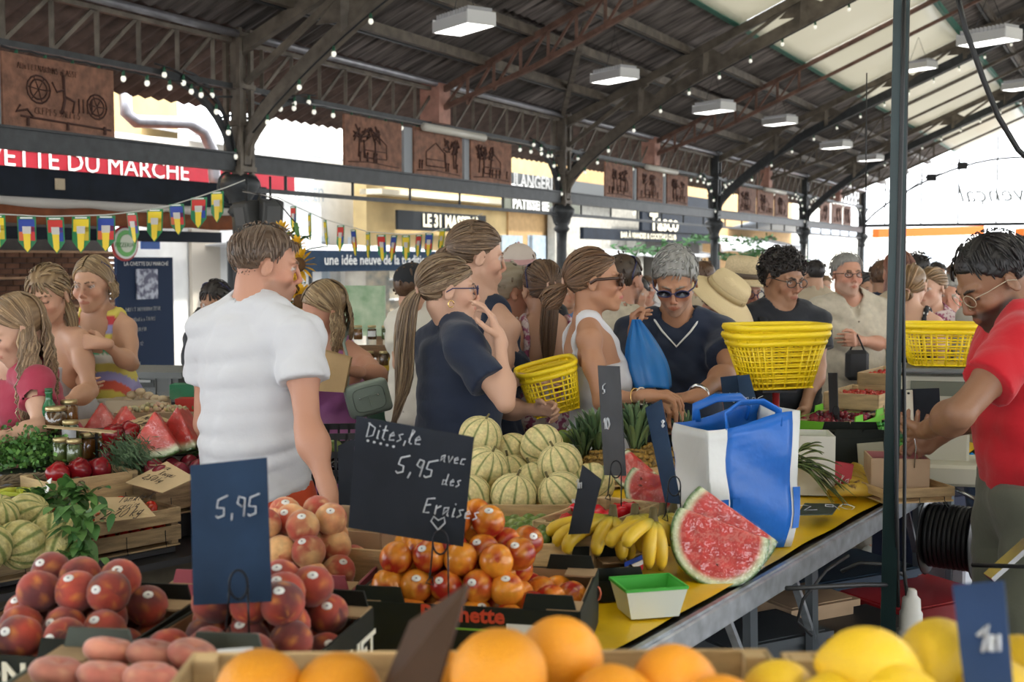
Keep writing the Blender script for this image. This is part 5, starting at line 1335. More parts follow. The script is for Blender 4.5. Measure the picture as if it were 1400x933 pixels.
p = Person('man in pale baseball cap facing the camera from the crowd', (709,337), 5.7, face=183, pitch=4, sex='m', skin='red', v=.0098, hs=.235, seed=6, beard=((.20,.11,.07),.5), height=1.78)
p.build_body(); p.garment('polo_shirt', c_black, sleeve=.5, hem=-.1); cap(p, mat('cap_beige', (.45,.38,.33), .8), mat('cap_brim_pink', (.42,.24,.24), .8)); p.hair('short', BR, BR2, n=60, low=-.05); p.trousers(c_denim); p.shoes()
# 7 woman from behind, floral dress
p = Person('woman from behind with long brown ponytail and floral strap dress', (742,357), 4.85, face=18, pitch=4, turn=10, sex='f', skin='light', v=.0064, hs=.232, neck=(744,445,4.85), hip=(746,590,4.85), seed=7, height=1.66)
p.build_body(); p.garment('floral_dress', c_floral, e=.010, straps=(.009,.66,.095), hem=-.1, neck=('none',0), skirt=(.5,.28)); p.shoes()
p.hair('ponytail', BR, BR2, n=260, knot=(0,-.112,.015), tail=[(0,-.03,-.05),(-.01,-.03,-.16),(-.012,-.03,-.28),(-.01,-.03,-.38)], low=-.06); p.glasses('sun', up=1)
# 8 woman in white tank top
p = Person('tanned woman with sunglasses and white tank top reaching with her bag', (806,341), 4.4, face=266, pitch=-2, turn=285, sex='f', skin='tan', v=.0053, hs=.232, neck=(803,446,4.42), hip=(822,640,4.45), sw=.165,
    arms={1: dict(s=(806,468,4.26), e=(822,550,4.16), w=(884,541,4.02), curl=.45, n=(-.1,.2,-1), d=(1,0,.05)), -1: dict(e=(872,520,4.62), w=(866,458,4.50), curl=.85, n=(1,-.2,0), d=(-.05,0,1))}, seed=8, eyes='down', height=1.66, lips=(.40,.10,.09))
p.build_body(); p.garment('tank_top', c_white, e=.008, straps=(.012,.75,.082), hem=-.03, neck=('none',0), fold=.0035); p.trousers(c_cream, end=.5, name='shorts'); p.shoes()
p.hair('ponytail', (.14,.070,.035), (.30,.17,.09), n=300, knot=(0,-.115,-.005), tail=[(-.03,0,-.02),(-.05,0,-.06),(-.04,0,-.10)], wave=.03, low=-.06); p.glasses('sun', col=(.06,.03,.02), frame=.004, lens=(.025,.021))
E_, W_, _h = p.arms[1]; watch(p, W_-(W_-E_).normalized()*.0, E_, 'bracelet', m_pearl, .029, .003); watch(p, W_-(W_-E_).normalized()*.025, E_, 'gold_bracelet', m_gold, .030, .002)
# 9 man behind with sunglasses on his head
p = Person('short haired man from behind with sunglasses pushed up and beige shirt', (851,348), 5.4, face=320, sex='m', skin='red', v=.0098, hs=.235, seed=9, beard=((.12,.07,.05),.6), height=1.74)
p.build_body(); p.garment('shirt', c_beige, sleeve=.6, hem=-.15); p.hair('short', (.07,.045,.03), (.14,.09,.06), n=160, thick=.5, low=-.07); p.glasses('sun', up=1); p.trousers(c_khaki); p.shoes()
# 10 grey haired man
p = Person('grey haired man in navy v-neck tee and sunglasses looking down', (922,344), 4.70, face=168, pitch=30, turn=172, sex='m', skin='tan', v=.0053, hs=.245, neck=(925,436,4.85), hip=(925,660,4.92), sw=.205, eyes='down',
    arms={1: dict(e=(868,530,4.62), w=(906,548,4.25), curl=.6, n=(0,0,-1)), -1: dict(e=(998,508,4.55), w=(952,542,4.22), curl=.5, n=(.2,.2,-1), d=(-1,-.1,-.1))}, seed=10, height=1.74, beard=((.42,.33,.28),.25), brow=(.2,.17,.14))
p.build_body(); p.garment('t_shirt', c_navy2, e=.020, sleeve=.62, hem=-.05, loose=.02, neck=('v',.080), fold=.004); p.trousers(c_khaki); p.shoes()
p.hair('short', GR, GR2, n=360, thick=1.6, low=-.085, part=.5, line=.004); p.glasses('sun', frame=.002, lens=(.024,.014))
mb = MB(); pts = [p.NB+p.TR*x*p.sc+p.TF*y*p.sc+p.up*z for x, y, z in ((-.082,-.02,.028),(-.088,.05,.0),(-.055,.105,-.045),(0,.13,-.105),(.055,.105,-.045),(.088,.05,.0),(.082,-.02,.028))]; mb.tube(pts, .0045, 6); mb.obj('white_neck_trim', mat('trim_white', (.75,.75,.73), .7), p.root, True)
E_, W_, _h = p.arms[-1]; watch(p, W_, E_, 'wristwatch', m_silver, .034, .008)
# 11/12 straw hats
def straw_hat(p, brim=.15, tilt=20, crown=.11, wide=.10, band=(.03,.03,.03), mt=None, droop=.02, floppy=0, nm='straw_hat'):
    mb = MB(); R = p.Rh @ Matrix.Rotation(math.radians(tilt), 3, 'X'); k = p.k; c = p.hl(0, -.015, .055)
    prof = [(.0, crown), (wide*.55, crown), (wide*.82, crown*.93), (wide*.93, crown*.7), (wide, 0)]; n = 28; rings = []
    for j in range(6): r_ = wide+(brim-wide)*j/5; prof.append((r_, -droop*(j/5)**1.5))
    prof += [(brim, -droop-.004)] + [(wide+(brim-wide)*j/5, -droop*(j/5)**1.5-.005) for j in (4,3,2,1,0)]
    prof += [(wide*.98-.003, 0), (wide*.9, crown*.68), (wide*.5, crown*.93), (0, crown-.004)]
    mb.lathe([(r_*k, z*k) for r_, z in prof], c=c, n=n, R=R, sq=(.93,1.08)); o = mb.obj(nm, mt or mat('straw', (.62,.49,.30), .8, var=.15, vscale=120, bump=.4, bscale=150), p.root, True)
    if band: MB().lathe([(wide*k*1.01, .003), (wide*k*.985+.001, .026), (wide*k*.97, .027), (wide*k*.99, .003)], c=c, n=n, R=R, sq=(.93,1.08)).obj('hat_band', mat('band_%d' % (band[0]*100), band, .6), o, True).matrix_parent_inverse.identity()
    return o
def _fix_band():
    for o in bpy.data.objects:
        if o.name.startswith('hat_band'): o.matrix_parent_inverse = Matrix.Identity(4)
p = Person('woman in wide floppy straw sunhat bending behind the grey haired man', (1001,384), 5.2, face=235, pitch=32, turn=210, sex='f', skin='red', v=.0098, hs=.225, seed=11, height=1.6, eyes='down')
p.build_body(); p.garment('top', mat('dusky_rose', (.35,.16,.15), .8), sleeve=.5, hem=-.1); p.hair('short', BL, BL2, n=60); straw_hat(p, brim=.175, tilt=-6, crown=.085, wide=.095, band=(.5,.38,.2), droop=.045, mt=mat('pale_straw', (.66,.52,.30), .8, bump=.3, bscale=200)); p.trousers(c_cream); p.shoes()
p = Person('man in straw hat and glasses looking down beside the black shirt youth', (1019,362), 5.8, face=212, pitch=18, turn=200, sex='m', skin='red', v=.0098, hs=.235, seed=12, height=1.72, eyes='down')
p.build_body(); p.garment('shirt', c_navy2, sleeve=.6, hem=-.1); p.hair('short', GR, GR2, n=60); straw_hat(p, brim=.15, tilt=10, crown=.10, wide=.095, band=(.10,.07,.05)); p.glasses('clear', col=(.03,.03,.03)); p.trousers(c_khaki); p.shoes()
# 13 youth in black tee
p = Person('young man with dark curly hair, glasses and black t-shirt', (1074,345), 5.35, face=208, pitch=14, turn=190, sex='m', skin='olive', v=.0062, hs=.232, neck=(1066,421,5.38), hip=(1068,600,5.42), seed=13, height=1.70, arms={1: 'down', -1: dict(e=(1118,500,5.35), w=(1100,560,5.2))}, brow=(.02,.015,.012), sw=.20)
p.build_body(); p.garment('t_shirt', c_black, sleeve=.6, hem=-.1, loose=.015, neck=('round',.072)); p.hair('curly', DK, DK2, n=420, thick=1.7, bumps=.004, low=-.06, line=-.012); p.glasses('clear', col=(.02,.02,.02), frame=.002); p.trousers(c_denim); p.shoes()
o = MB().tube([p.NB+p.TR*.10+p.TF*.03+p.up*.0, p.NB+p.TR*.115+p.TF*.13-p.up*.10, p.NB+p.TR*.13+p.TF*.13-p.up*.30], .02, 8, flat=.25).obj('rucksack_strap', mat('strap_black', (.02,.022,.028), .7), p.root, True)
# 14 man in beige shirt
p = Person('older man in beige button shirt and glasses walking toward the stall', (1157,347), 6.6, face=188, pitch=0, turn=184, sex='m', skin='red', v=.0074, hs=.232, neck=(1161,411,6.62), hip=(1162,560,6.65), seed=14, height=1.70, arms={1: 'down', -1: dict(e=(1206,470,6.6), w=(1175,466,6.35), curl=.7)}, beard=((.45,.36,.30),.4), belly=.02, sw=.205)
p.build_body(); p.garment('shirt', c_beige, e=.022, sleeve=.65, hem=-.2, loose=.03, neck=('v',.078), fold=.006); collar(p, c_beige); p.hair('short', GR, (.45,.42,.38), n=160, thick=.9, line=.018, temples=.01); p.glasses('clear', col=(.02,.02,.02), lens=(.019,.014)); p.trousers(c_khaki); p.shoes()
mb = MB(); [mb.lathe([(.005,-.001),(.005,.001)], c=p.T(.0, .138+.02*math.sin(z*3), z), n=8, R=Matrix.Rotation(math.pi/2, 3, 'X')) for z in (.82,.68,.54,.40,.26)]; mb.obj('buttons', mat('shirt_button', (.2,.16,.12), .5), p.root, True)
# 15 stallholder in red
p = Person('bearded stallholder in red t-shirt leaning over the yellow table', (1334,329), 3.4, face=98, pitch=34, turn=88, sex='m', skin='brown', v=.0051, hs=.250, neck=(1397,432,3.42), hip=(1418,650,3.45), sw=.185, seed=15, height=1.80, eyes='down',
    arms={-1: dict(s=(1394,474,3.24), e=(1312,566,3.12), w=(1268,588,3.36), curl=.5), 1: dict(e=(1345,560,3.70), w=(1288,594,3.72), curl=.5)}, beard=((.035,.022,.018), .88), brow=(.02,.013,.01))
p.build_body(); p.garment('t_shirt', c_red, e=.014, sleeve=.55, hem=.0, loose=.015, neck=('round',.082), fold=.005); p.trousers(c_olive, e=.035, wide=.02, v=.012, fold=.008, top=.03); p.shoes((.1,.1,.1))
p.hair('short', (.014,.011,.011), (.04,.032,.03), n=380, thick=.6, low=-.022, line=.010, temples=.01); p.glasses('clear', col=(.4,.35,.25), frame=.0012)
# 16 left group
p = Person('young woman with long wavy fair hair and raspberry t-shirt leaning at the left edge', (8,407), 4.12, face=128, pitch=24, turn=140, sex='f', skin='fair', v=.0057, hs=.228, neck=(18,503,4.22), hip=(75,640,4.4), seed=16, height=1.62, sw=.165,
    arms={-1: dict(s=(50,526,4.10), e=(56,588,3.98), w=(-6,600,3.85), curl=.4), 1: dict(e=(-30,590,4.2), w=(-60,605,4.0))}, eyes='down')
p.build_body(); p.garment('t_shirt', c_pink, e=.012, sleeve=.42, hem=-.1, neck=('round',.095), fold=.0035); p.trousers(c_denim); p.shoes(); p.hair('long', (.26,.155,.08), (.56,.38,.22), length=.34, wave=.020, n=420, part=.01)
p = Person('blonde woman in grey tank top looking down, hair tied back', (60,364), 4.7, face=172, pitch=18, turn=150, sex='f', skin='light', v=.0062, hs=.228, neck=(78,455,4.85), hip=(95,600,4.95), seed=17, height=1.66,
    arms={-1: dict(s=(108,468,4.78), e=(124,535,4.7), w=(80,555,4.5), curl=.4), 1: 'down'}, eyes='down')
p.build_body(); p.garment('tank_top', c_grey, e=.009, straps=(.014,.76,.075), hem=-.05, neck=('none',0)); p.trousers(mat('black_leggings', (.015,.015,.018), .7)); p.shoes()
p.hair('ponytail', BL, BL2, n=260, knot=(0,-.10,-.03), tail=[(.03,-.02,-.05),(.05,-.02,-.12),(.05,-.02,-.2)])
def stripes(V, col):
    z = V[:,2]*1.0+V[:,0]*.35; pal = np.array([(.62,.50,.10),(.30,.28,.50),(.50,.05,.06),(.60,.50,.10),(.60,.10,.06),(.32,.30,.55),(.62,.52,.12),(.62,.60,.55),(.10,.35,.18)], f32)
    i = (np.floor((z+.03*np.sin(V[:,0]*20))*26).astype(int)) % len(pal); return pal[i]
p = Person('smiling blonde woman with sunglasses on her head and multicoloured striped top', (126,352), 5.05, face=172, pitch=8, turn=165, sex='f', skin='light', v=.0062, hs=.226, neck=(134,436,5.1), hip=(145,555,5.1), seed=18, height=1.66,
    arms={-1: dict(s=(172,452,5.05), e=(180,498,4.95), w=(142,470,4.75), curl=.4, d=(-1,-.1,.1)), 1: dict(e=(92,500,5.0), w=(110,520,4.8))})
p.build_body(); m_str = mat('multicolour_knit', attr=True, rough=.8); p.garment('striped_top', m_str, e=.009, straps=(.010,.63,.08), hem=.02, neck=('none',0), colors=dict(base=(.5,.4,.1), post=stripes)); p.garment('skirt', c_cream, e=.016, sleeve=0, straps=(.0,.10,.5), hem=-.3, neck=('none',0), flare=.05, seedo=3); p.shoes()
p.hair('long', BL, BL2, length=.07, wave=.004, n=240, part=.01, line=.006); p.glasses('sun', up=1)
p = Person('dark haired woman peeking over the shoulder of the white t-shirt man', (293,384), 6.2, face=172, pitch=12, sex='f', skin='olive', v=.008, hs=.226, seed=19, height=1.6)
p.build_body(); p.garment('top', c_black, sleeve=.5, hem=-.1); p.hair('ponytail', DK, DK2, n=200, knot=(0,-.10,-.03), tail=[(-.03,0,-.03),(-.08,0,-.02),(-.12,0,-.05)], wave=.03); p.glasses('sun', up=1); p.trousers(c_denim); p.shoes()
# 17 man in black cap from behind
p = Person('man from behind in black cap and cream t-shirt beyond the ponytail women', (563,363), 5.9, face=325, sex='m', skin='light', v=.0098, hs=.235, neck=(580,425,5.95), hip=(580,560,5.95), seed=20, height=1.72, arms={-1: dict(e=(547,498,5.9), w=(575,530,6.1)), 1: 'down'}, sw=.19)
p.build_body(); p.garment('t_shirt', c_cream, sleeve=.6, hem=-.15, loose=.02); p.hair('short', BR, BR2, n=120, thick=1.2); cap(p, mat('cap_black', (.012,.013,.016), .8)); p.trousers(c_khaki); p.shoes()
# background crowd
def bg(lab, top, Y, face, sex, skin, shirt, hair, hc, v=.015, trou=None, sleeve=.6, hs=.232, pitch=3, seed=0, straps=None, **k):
    p = Person(lab, top, Y, face=face, pitch=pitch, sex=sex, skin=skin, v=v, hs=hs, seed=seed, height=k.pop('height', None) or 1.7, **{a: b for a, b in k.items() if a in ('turn','arms','beard','eyes')})
    p.build_body(); p.garment('shirt', shirt, e=.014, sleeve=0 if straps else sleeve, hem=-.12, straps=straps, neck=('none',0) if straps else ('round',.075), v=v*1.35, fold=.004)
    p.hair(hair, hc, tuple(min(1, c*2+.02) for c in hc), **{a: b for a, b in k.items() if a in ('tail','length','knot','low','line','bumps')}); p.trousers(trou or c_denim, v=.03); p.shoes(); return p
bg('man in tan t-shirt far away seen from behind beside the fourth column', (1114,356), 9.8, 15, 'm', 'light', c_tan, 'short', DK, seed=31)
bg('man with dark hair and navy shirt behind the green pole', (1207,357), 7.9, 335, 'm', 'olive', c_navy, 'short', BR, seed=32)
bg('dark haired woman low behind the beige shirt man', (1180,374), 8.6, 200, 'f', 'olive', c_black, 'long', DK, seed=33, length=.1, height=1.6)
p = bg('blonde woman with bare back and black dress with white dots', (1247,362), 6.7, 325, 'f', 'fair', c_dots, 'ponytail', BL, v=.0095, straps=(.008,.62,.10), seed=34, trou=c_dots, knot=(0,-.1,-.04), tail=[(0,0,-.02),(0,0,-.05)])
bg('young woman smiling right of the dotted dress woman', (1274,367), 7.0, 130, 'f', 'fair', c_floral, 'ponytail', BL, v=.0095, seed=35, tail=[(0,0,-.02),(0,0,-.05)])
bg('man in blue and white checked shirt near the stallholder', (1297,378), 7.4, 160, 'm', 'red', dots_mat('checked_shirt', (.45,.52,.62), (.07,.12,.24), 30), 'short', GR, v=.013, seed=36)
bg('person with black curly hair in the far crowd right of the pole', (1256,349), 8.8, 0, 'm', 'olive', c_black, 'curly', DK, seed=37, bumps=.004)
bg('small dark head far behind the checked shirt man', (1281,359), 12, 190, 'm', 'tan', c_white, 'short', DK, v=.014, seed=38)
bg('reddish haired person close behind the green pole', (1229,345), 7.2, 20, 'f', 'red', c_tan, 'long', (.20,.08,.05), seed=39, length=.2)
bg('half hidden man with cropped hair behind the stallholder at the right edge', (1397,325), 4.9, 165, 'm', 'tan', c_khaki, 'short', DK, v=.0098, seed=40, height=1.78)
bg('man with brown hair far off by the third column', (884,378), 10.5, 185, 'm', 'red', c_white, 'short', BR, seed=41)
bg('child in blue shirt far off beyond the beige shirt man', (1128,377), 14.5, 180, 'f', 'fair', c_blue, 'short', BL, v=.016, seed=42, height=1.45)
bg('woman in white top beyond the man with raised sunglasses', (873,380), 9.0, 170, 'f', 'light', c_white, 'short', DK, seed=43)
bg('person in brown hair far beyond the grey haired man', (962,358), 8.0, 340, 'm', 'tan', c_tan, 'short', BR, seed=44)
bg('man in pale blue shirt near the first column bracket far off', (775,378), 8.8, 190, 'm', 'tan', c_blue, 'short', DK, seed=45)
bg('far stroller in orange top under the orange awning', (1303,362), 15, 10, 'f', 'tan', cloth('coral_cotton', (.55,.16,.10)), 'short', BR, v=.016, seed=46)
bg('far stroller in white right of the green pole', (1268,366), 17, 0, 'm', 'light', c_white, 'short', GR, v=.018, seed=47)
bg('far stroller in khaki straight under the gable', (1360,352), 13, 350, 'm', 'tan', c_khaki, 'short', DK, v=.016, seed=48)
bg('far walker in dark shirt left of the fourth column', (1096,364), 13, 200, 'm', 'tan', c_navy, 'short', BR, v=.016, seed=49)
bg('far walker in cream between third and fourth columns', (1050,366), 15, 185, 'f', 'light', c_cream, 'short', BL, v=.018, seed=50)
_fix_band()
# ================================================================ the stalls
m_crate = mat('poplar_crate', (.50,.35,.18), .75, var=.3, vscale=5, stretch=(2,2,14), bump=.25, bscale=30, island=.18)
m_crate_old = mat('weathered_crate', (.30,.21,.115), .8, var=.45, vscale=5, stretch=(2,2,14), bump=.3, bscale=30, island=.2)
m_carton = mat('black_carton', (.010,.013,.010), .6, spec=.25, var=.3, vscale=10); m_carton_in = mat('brown_card', (.36,.24,.13), .85, var=.15); m_kraft = mat('kraft_card', (.42,.29,.18), .85, var=.12)
m_slate_c = mat('chalk_board', (.016,.019,.026), .7, spec=.2, var=.35, vscale=9); m_slate_b = mat('blue_chalk_board', (.016,.036,.075), .65, spec=.2, var=.4, vscale=7); m_slate_g = mat('grey_chalk_board', (.05,.053,.06), .6, spec=.3, var=.3)
m_chalk = mat('chalk_mark', (.60,.62,.66), .9); m_ink = mat('black_ink', (.03,.02,.02), .7); m_wire = mat('black_wire', (.015,.015,.018), .35, metal=.6)
m_yel = mat('yellow_oilcloth', (.84,.52,.008), .30, var=.14, vscale=4, bump=.35, bscale=7, spec=.6); m_galv = mat('galvanised_rail', (.48,.51,.55), .35, metal=.75, var=.3, vscale=20); m_leg = mat('grey_leg', (.10,.115,.13), .4, metal=.5)
m_stick = mat('white_sticker', (.78,.78,.76), .5); m_black = mat('black_plastic', (.018,.018,.02), .45)
def rect(nl, nr, fr, z):
    a, b, c = PZ(*nl, z), PZ(*nr, z), PZ(*fr, z); x = (b-a); y = (c-b); L = x.length; x.normalize(); y = y - x*y.dot(x); W = y.length
    return (a+b)/2 + y.normalized()*W/2, math.atan2(x.y, x.x), L, W
def wood_crate(lab, c, rz, L, W, Hh, ztop, planks=1, mt=None, group=None, inset=True):
    t = thing('wooden_crate', lab, 'crate', (c.x, c.y, ztop-Hh), rz, group); mt = mt or m_crate; ph = Hh*.92/planks-.006
    for q in range(planks):
        z = .02+ph/2+q*(ph+.008)
        for sg in (-1, 1):
            MB().box((0, sg*(W/2-.003), z), (L, .006, ph), bev=.0015).obj('slat', mt, t); MB().box((sg*(L/2-.003), 0, z), (.006, W-.014, ph), bev=.0015).obj('slat', mt, t)
    n = max(3, int(W/.09))
    for i in range(n): MB().box((0, -W/2+.03+(W-.06)*i/(n-1), .006), (L-.01, .06, .005)).obj('bottom_slat', mt, t)
    for sx in (-1, 1):
        for sy in (-1, 1): MB().box((sx*(L/2-.018), sy*(W/2-.018), Hh/2+.004), (.022,.022,Hh)).obj('corner_post', mt, t)
    for sx in (-1, 0, 1): MB().tube([(sx*L*.35, -W/2-.001, Hh*.5), (sx*L*.35, -W/2-.002, Hh*.2), (sx*L*.35+.004, -W/2-.001, .0)], .0012, 4).obj('staple', m_wire, t)
    return t
def carton(lab, c, rz, L, W, Hh, ztop, outer=None, inner=None, txt=None, tabs=True, group=None, sticker=None, lip=.0):
    t = thing('fruit_carton', lab, 'box', (c.x, c.y, ztop-Hh), rz, group); outer = outer or m_carton; inner = inner or m_carton_in
    for sg in (-1, 1):
        for nm, ce, d in (('long_side', (0, sg*W/2, Hh/2-.006), (L, .005, Hh-.012)), ('short_side', (sg*L/2, 0, Hh/2-.006), (.005, W, Hh-.012))):
            MB().box(ce, d).obj(nm, outer, t); ci = (ce[0]*.985 if nm != 'long_side' else 0, ce[1]*.985 if nm == 'long_side' else 0, ce[2]); MB().box(ci, tuple(v*.97 for v in d)).obj('lining', inner, t)
    MB().box((0,0,.004), (L,W,.006)).obj('bottom', inner, t)
    if tabs:
        for sx in (-1, 1):
            for sy in (-1, 1):
                f = MB().prism([(-.05,0),(.05,0),(.042,.030),(-.042,.030)], .005, Matrix.Translation((sx*(L/2-.055), sy*(W/2-.003), Hh-.014))).obj('corner_tab', outer, t)
                MB().box((sx*(L/2-.03), sy*(W/2-.03), Hh-.012), (.06,.06,.004)).obj('corner_shelf', inner, t)
    if txt:
        for (s_, size, where, mt_, kw) in txt:
            if where == 'front': M = Matrix.Translation((kw.get('x', 0), -W/2-.004, kw.get('z', Hh*.45)))
            elif where == 'right': M = Matrix.Translation((L/2+.004, kw.get('x', 0), kw.get('z', Hh*.45))) @ Matrix.Rotation(math.pi/2, 4, 'Z')
            else: M = Matrix.Translation((kw.get('x', 0), W/2-.008, kw.get('z', Hh*.5)))
            me = text_mesh(s_, size, bold=kw.get('bold', .0006), sx=kw.get('sx', 1), shear=kw.get('shear', 0)); me.transform(M); me.materials.append(mt_); put('print', me, t)
    return t
# ---------------------------------------------------------------- fruit meshes
def fruit_mesh(name, r, mt, colf, groove=.0, n=18, m=12, flat=1.0, dim=.10, ribs=0, ribd=.03, elong=1.0, nip=0, seed=0):
    rd = random.Random(seed); ph = [rd.uniform(0, 6) for _ in range(6)]; mb = MB(); vs = []; cs = []
    for i in range(m+1):
        th = math.pi*i/m
        for k in range(n):
            a = 2*math.pi*k/n; q = 1.0
            if groove: q -= groove*math.exp(-(min(a, 2*math.pi-a)/.22)**2)*math.sin(th)**.5
            if ribs: q -= ribd*abs(math.cos(a*ribs/2))**6*math.sin(th)
            q -= dim*math.exp(-(th/.42)**2); q += .012*math.sin(3*a+ph[0])*math.sin(th)+.012*math.sin(2*th+ph[1])
            if nip: q += nip*(math.exp(-((math.pi-th)/.35)**2)+.5*math.exp(-(th/.35)**2))
            v = Vector((math.sin(th)*math.cos(a)*q*r, math.sin(th)*math.sin(a)*q*r, math.cos(th)*q*r*flat*elong)); vs.append(v)
            cs.append(colf(a, th, ph, k, i))
    fs = [[i*n+k, (i+1)*n+k, (i+1)*n+(k+1)%n, i*n+(k+1)%n] for i in range(m) for k in range(n)]
    mb.add(vs, fs, 0, True); mb.c = cs; mb.usec = True; return mb.mesh(mt, name)
def mix(a, b, t): t = max(0, min(1, t)); return tuple(x*(1-t)+y*t for x, y in zip(a, b))
def blush(c1, c2, c3, lvl=0, sp=1.2):
    def f(a, th, ph, k, i):
        n = math.sin(a+ph[0])*.6+math.sin(2*a+ph[1])*.25+math.cos(th*2+ph[2])*.4+math.sin(3*a+4*th+ph[3])*.2
        c = mix(c1, c2, .5+sp*n*.5+lvl); return mix(c, c3, max(0, math.sin(5*a+ph[4])*math.sin(4*th+ph[5])-.4)*.9)
    return f
m_fuzz = mat('peach_skin', attr=True, rough=.72, var=.22, vscale=55, sheen=.25, island=.22); m_gloss = mat('nectarine_skin', attr=True, rough=.26, var=.16, vscale=70, island=.18); m_citrus = mat('citrus_skin', attr=True, rough=.38, bump=.35, bscale=350, island=.06)
m_melon = mat('melon_skin', attr=True, rough=.72, var=.22, vscale=120, bump=.6, bscale=150); m_fruit = mat('smooth_fruit', attr=True, rough=.22, island=.15); m_leaf = mat('leaf', attr=True, rough=.5, island=.1)
K = 3
PEACH = [fruit_mesh('peach', .0345, m_fuzz, blush((.42,.05,.025),(.12,.022,.022),(.78,.30,.05), -.12+.14*(i % 3), 1.7), .07, seed=i) for i in range(5)]
WPEACH = [fruit_mesh('white_peach', .034, m_fuzz, blush((.74,.42,.18),(.45,.06,.035),(.80,.55,.28), -.1, 1.6), .07, seed=i+20) for i in range(4)]
FLATP = [fruit_mesh('flat_peach', .034, m_fuzz, blush((.52,.20,.13),(.36,.085,.06),(.62,.34,.20), 0, .8), .04, flat=.55, dim=.55, seed=i+9) for i in range(3)]
NECT = [fruit_mesh('nectarine', .0325, m_gloss, blush((.74,.26,.025),(.34,.018,.012),(.80,.42,.04), [-.12,.15,.5,-.35,.3][i], 1.9), .06, seed=i+40) for i in range(5)]
ORANGE = [fruit_mesh('orange', .042, m_citrus, lambda a, th, ph, k, i: (.78,.30,.008), 0, 28, 18, dim=.05, seed=i+60) for i in range(2)]
LEMON = [fruit_mesh('lemon', .040, m_citrus, lambda a, th, ph, k, i: (.72,.46,.012), 0, 28, 18, elong=1.18, nip=.16, dim=0, seed=i+70) for i in range(2)]
PLUM = [fruit_mesh('green_plum', .0185, m_gloss, lambda a, th, ph, k, i: mix((.13,.20,.04),(.22,.27,.08), math.sin(a+ph[0])), .03, 12, 8, seed=i+80) for i in range(2)]
TOM = [fruit_mesh('tomato', .022, m_fruit, blush((.55,.035,.01),(.40,.015,.008),(.65,.14,.02)), 0, 14, 9, flat=.85, ribs=5, ribd=.05, seed=i+90) for i in range(3)]
ONION = [fruit_mesh('red_onion', .034, m_fruit, blush((.13,.010,.022),(.22,.018,.03),(.10,.01,.02)), 0, 14, 10, nip=.12, dim=0, seed=i+95) for i in range(2)]
PEPPER = [fruit_mesh('red_pepper', .038, m_fruit, blush((.26,.008,.012),(.14,.006,.012),(.34,.02,.015)), 0, 18, 10, elong=1.15, ribs=4, ribd=.12, dim=.3, seed=i+98) for i in range(2)]
def melon_col(a, th, ph, k, i, nr=10, base=(.74,.60,.30), line=(.13,.18,.05)):
    d = abs(((a*nr/(2*math.pi)) % 1)-.5)*2; return line if d > .91 else mix(base, (.62,.55,.26), .5+.5*math.sin(a*7+th*9+ph[0]))
MELON = [fruit_mesh('melon', .066, m_melon, melon_col, 0, 70, 20, ribs=10, ribd=.035, dim=.05, elong=.97, seed=i) for i in range(2)]
MELON2 = [fruit_mesh('striped_melon', .066, m_melon, lambda a, th, ph, k, i: melon_col(a, th, ph, k, i, 10, (.52,.44,.17), (.13,.19,.05)) if ((a*10/(2*math.pi)) % 1) > .2 else (.20,.24,.07), 0, 70, 20, ribs=10, ribd=.045, dim=.05, elong=.95, seed=i+5) for i in range(2)]
stick_me = MB().lathe([(.0,.0009),(.0085,.0004),(.0088,-.0004)], n=12, sq=(1,.8)).mesh(m_stick, 'sticker')
stick_in = MB().lathe([(.0,.0013),(.0022,.0012)], n=8, sq=(1,.6)).mesh(mat('sticker_ink', (.06,.04,.10), .5), 'sticker_mark')
stem_me = MB().tube([(0,0,-.004),(.001,0,.006),(.004,0,.014)], [.004,.0025,.003], 6).mesh(mat('stem_brown', (.12,.10,.04), .8), 'stem')
calyx_me = MB(); [calyx_me.add([(0,0,.002),(math.cos(a*1.26-.25)*.007, math.sin(a*1.26-.25)*.007, .002),(math.cos(a*1.26)*.018, math.sin(a*1.26)*.018, -.001),(math.cos(a*1.26+.25)*.007, math.sin(a*1.26+.25)*.007, .002)], [(0,1,2,3)]) for a in range(5)]; calyx_me = calyx_me.mesh(mat('calyx_green', (.05,.14,.02), .6), 'calyx')
def place(name, me, p, R_, lab, cat, group, sticker=0, r=.034, stem=0, calyx=0, seed=0):
    o = put(name, me); o.location = p; o.rotation_euler = R_; tag(o, lab, cat, group); rd = random.Random(seed)
    if sticker and rd.random() < sticker:
        v = (Vector((rd.uniform(-.5,.5), -.75, rd.uniform(.25,1.1)))).normalized(); M = Matrix.LocRotScale(Vector(p), Euler(R_), None).inverted() @ (Matrix.Translation(Vector(p)+v*r*.985) @ v.to_track_quat('Z','Y').to_matrix().to_4x4())
        q = put('sticker', stick_me, o); q.matrix_local = M; q2 = put('sticker_mark', stick_in, q)
    if stem: q = put('stem', stem_me, o); q.location = (0,0,r*.86); q.scale = (stem,)*3
    if calyx: q = put('calyx', calyx_me, o); q.location = (0,0,r*.80)
    return o
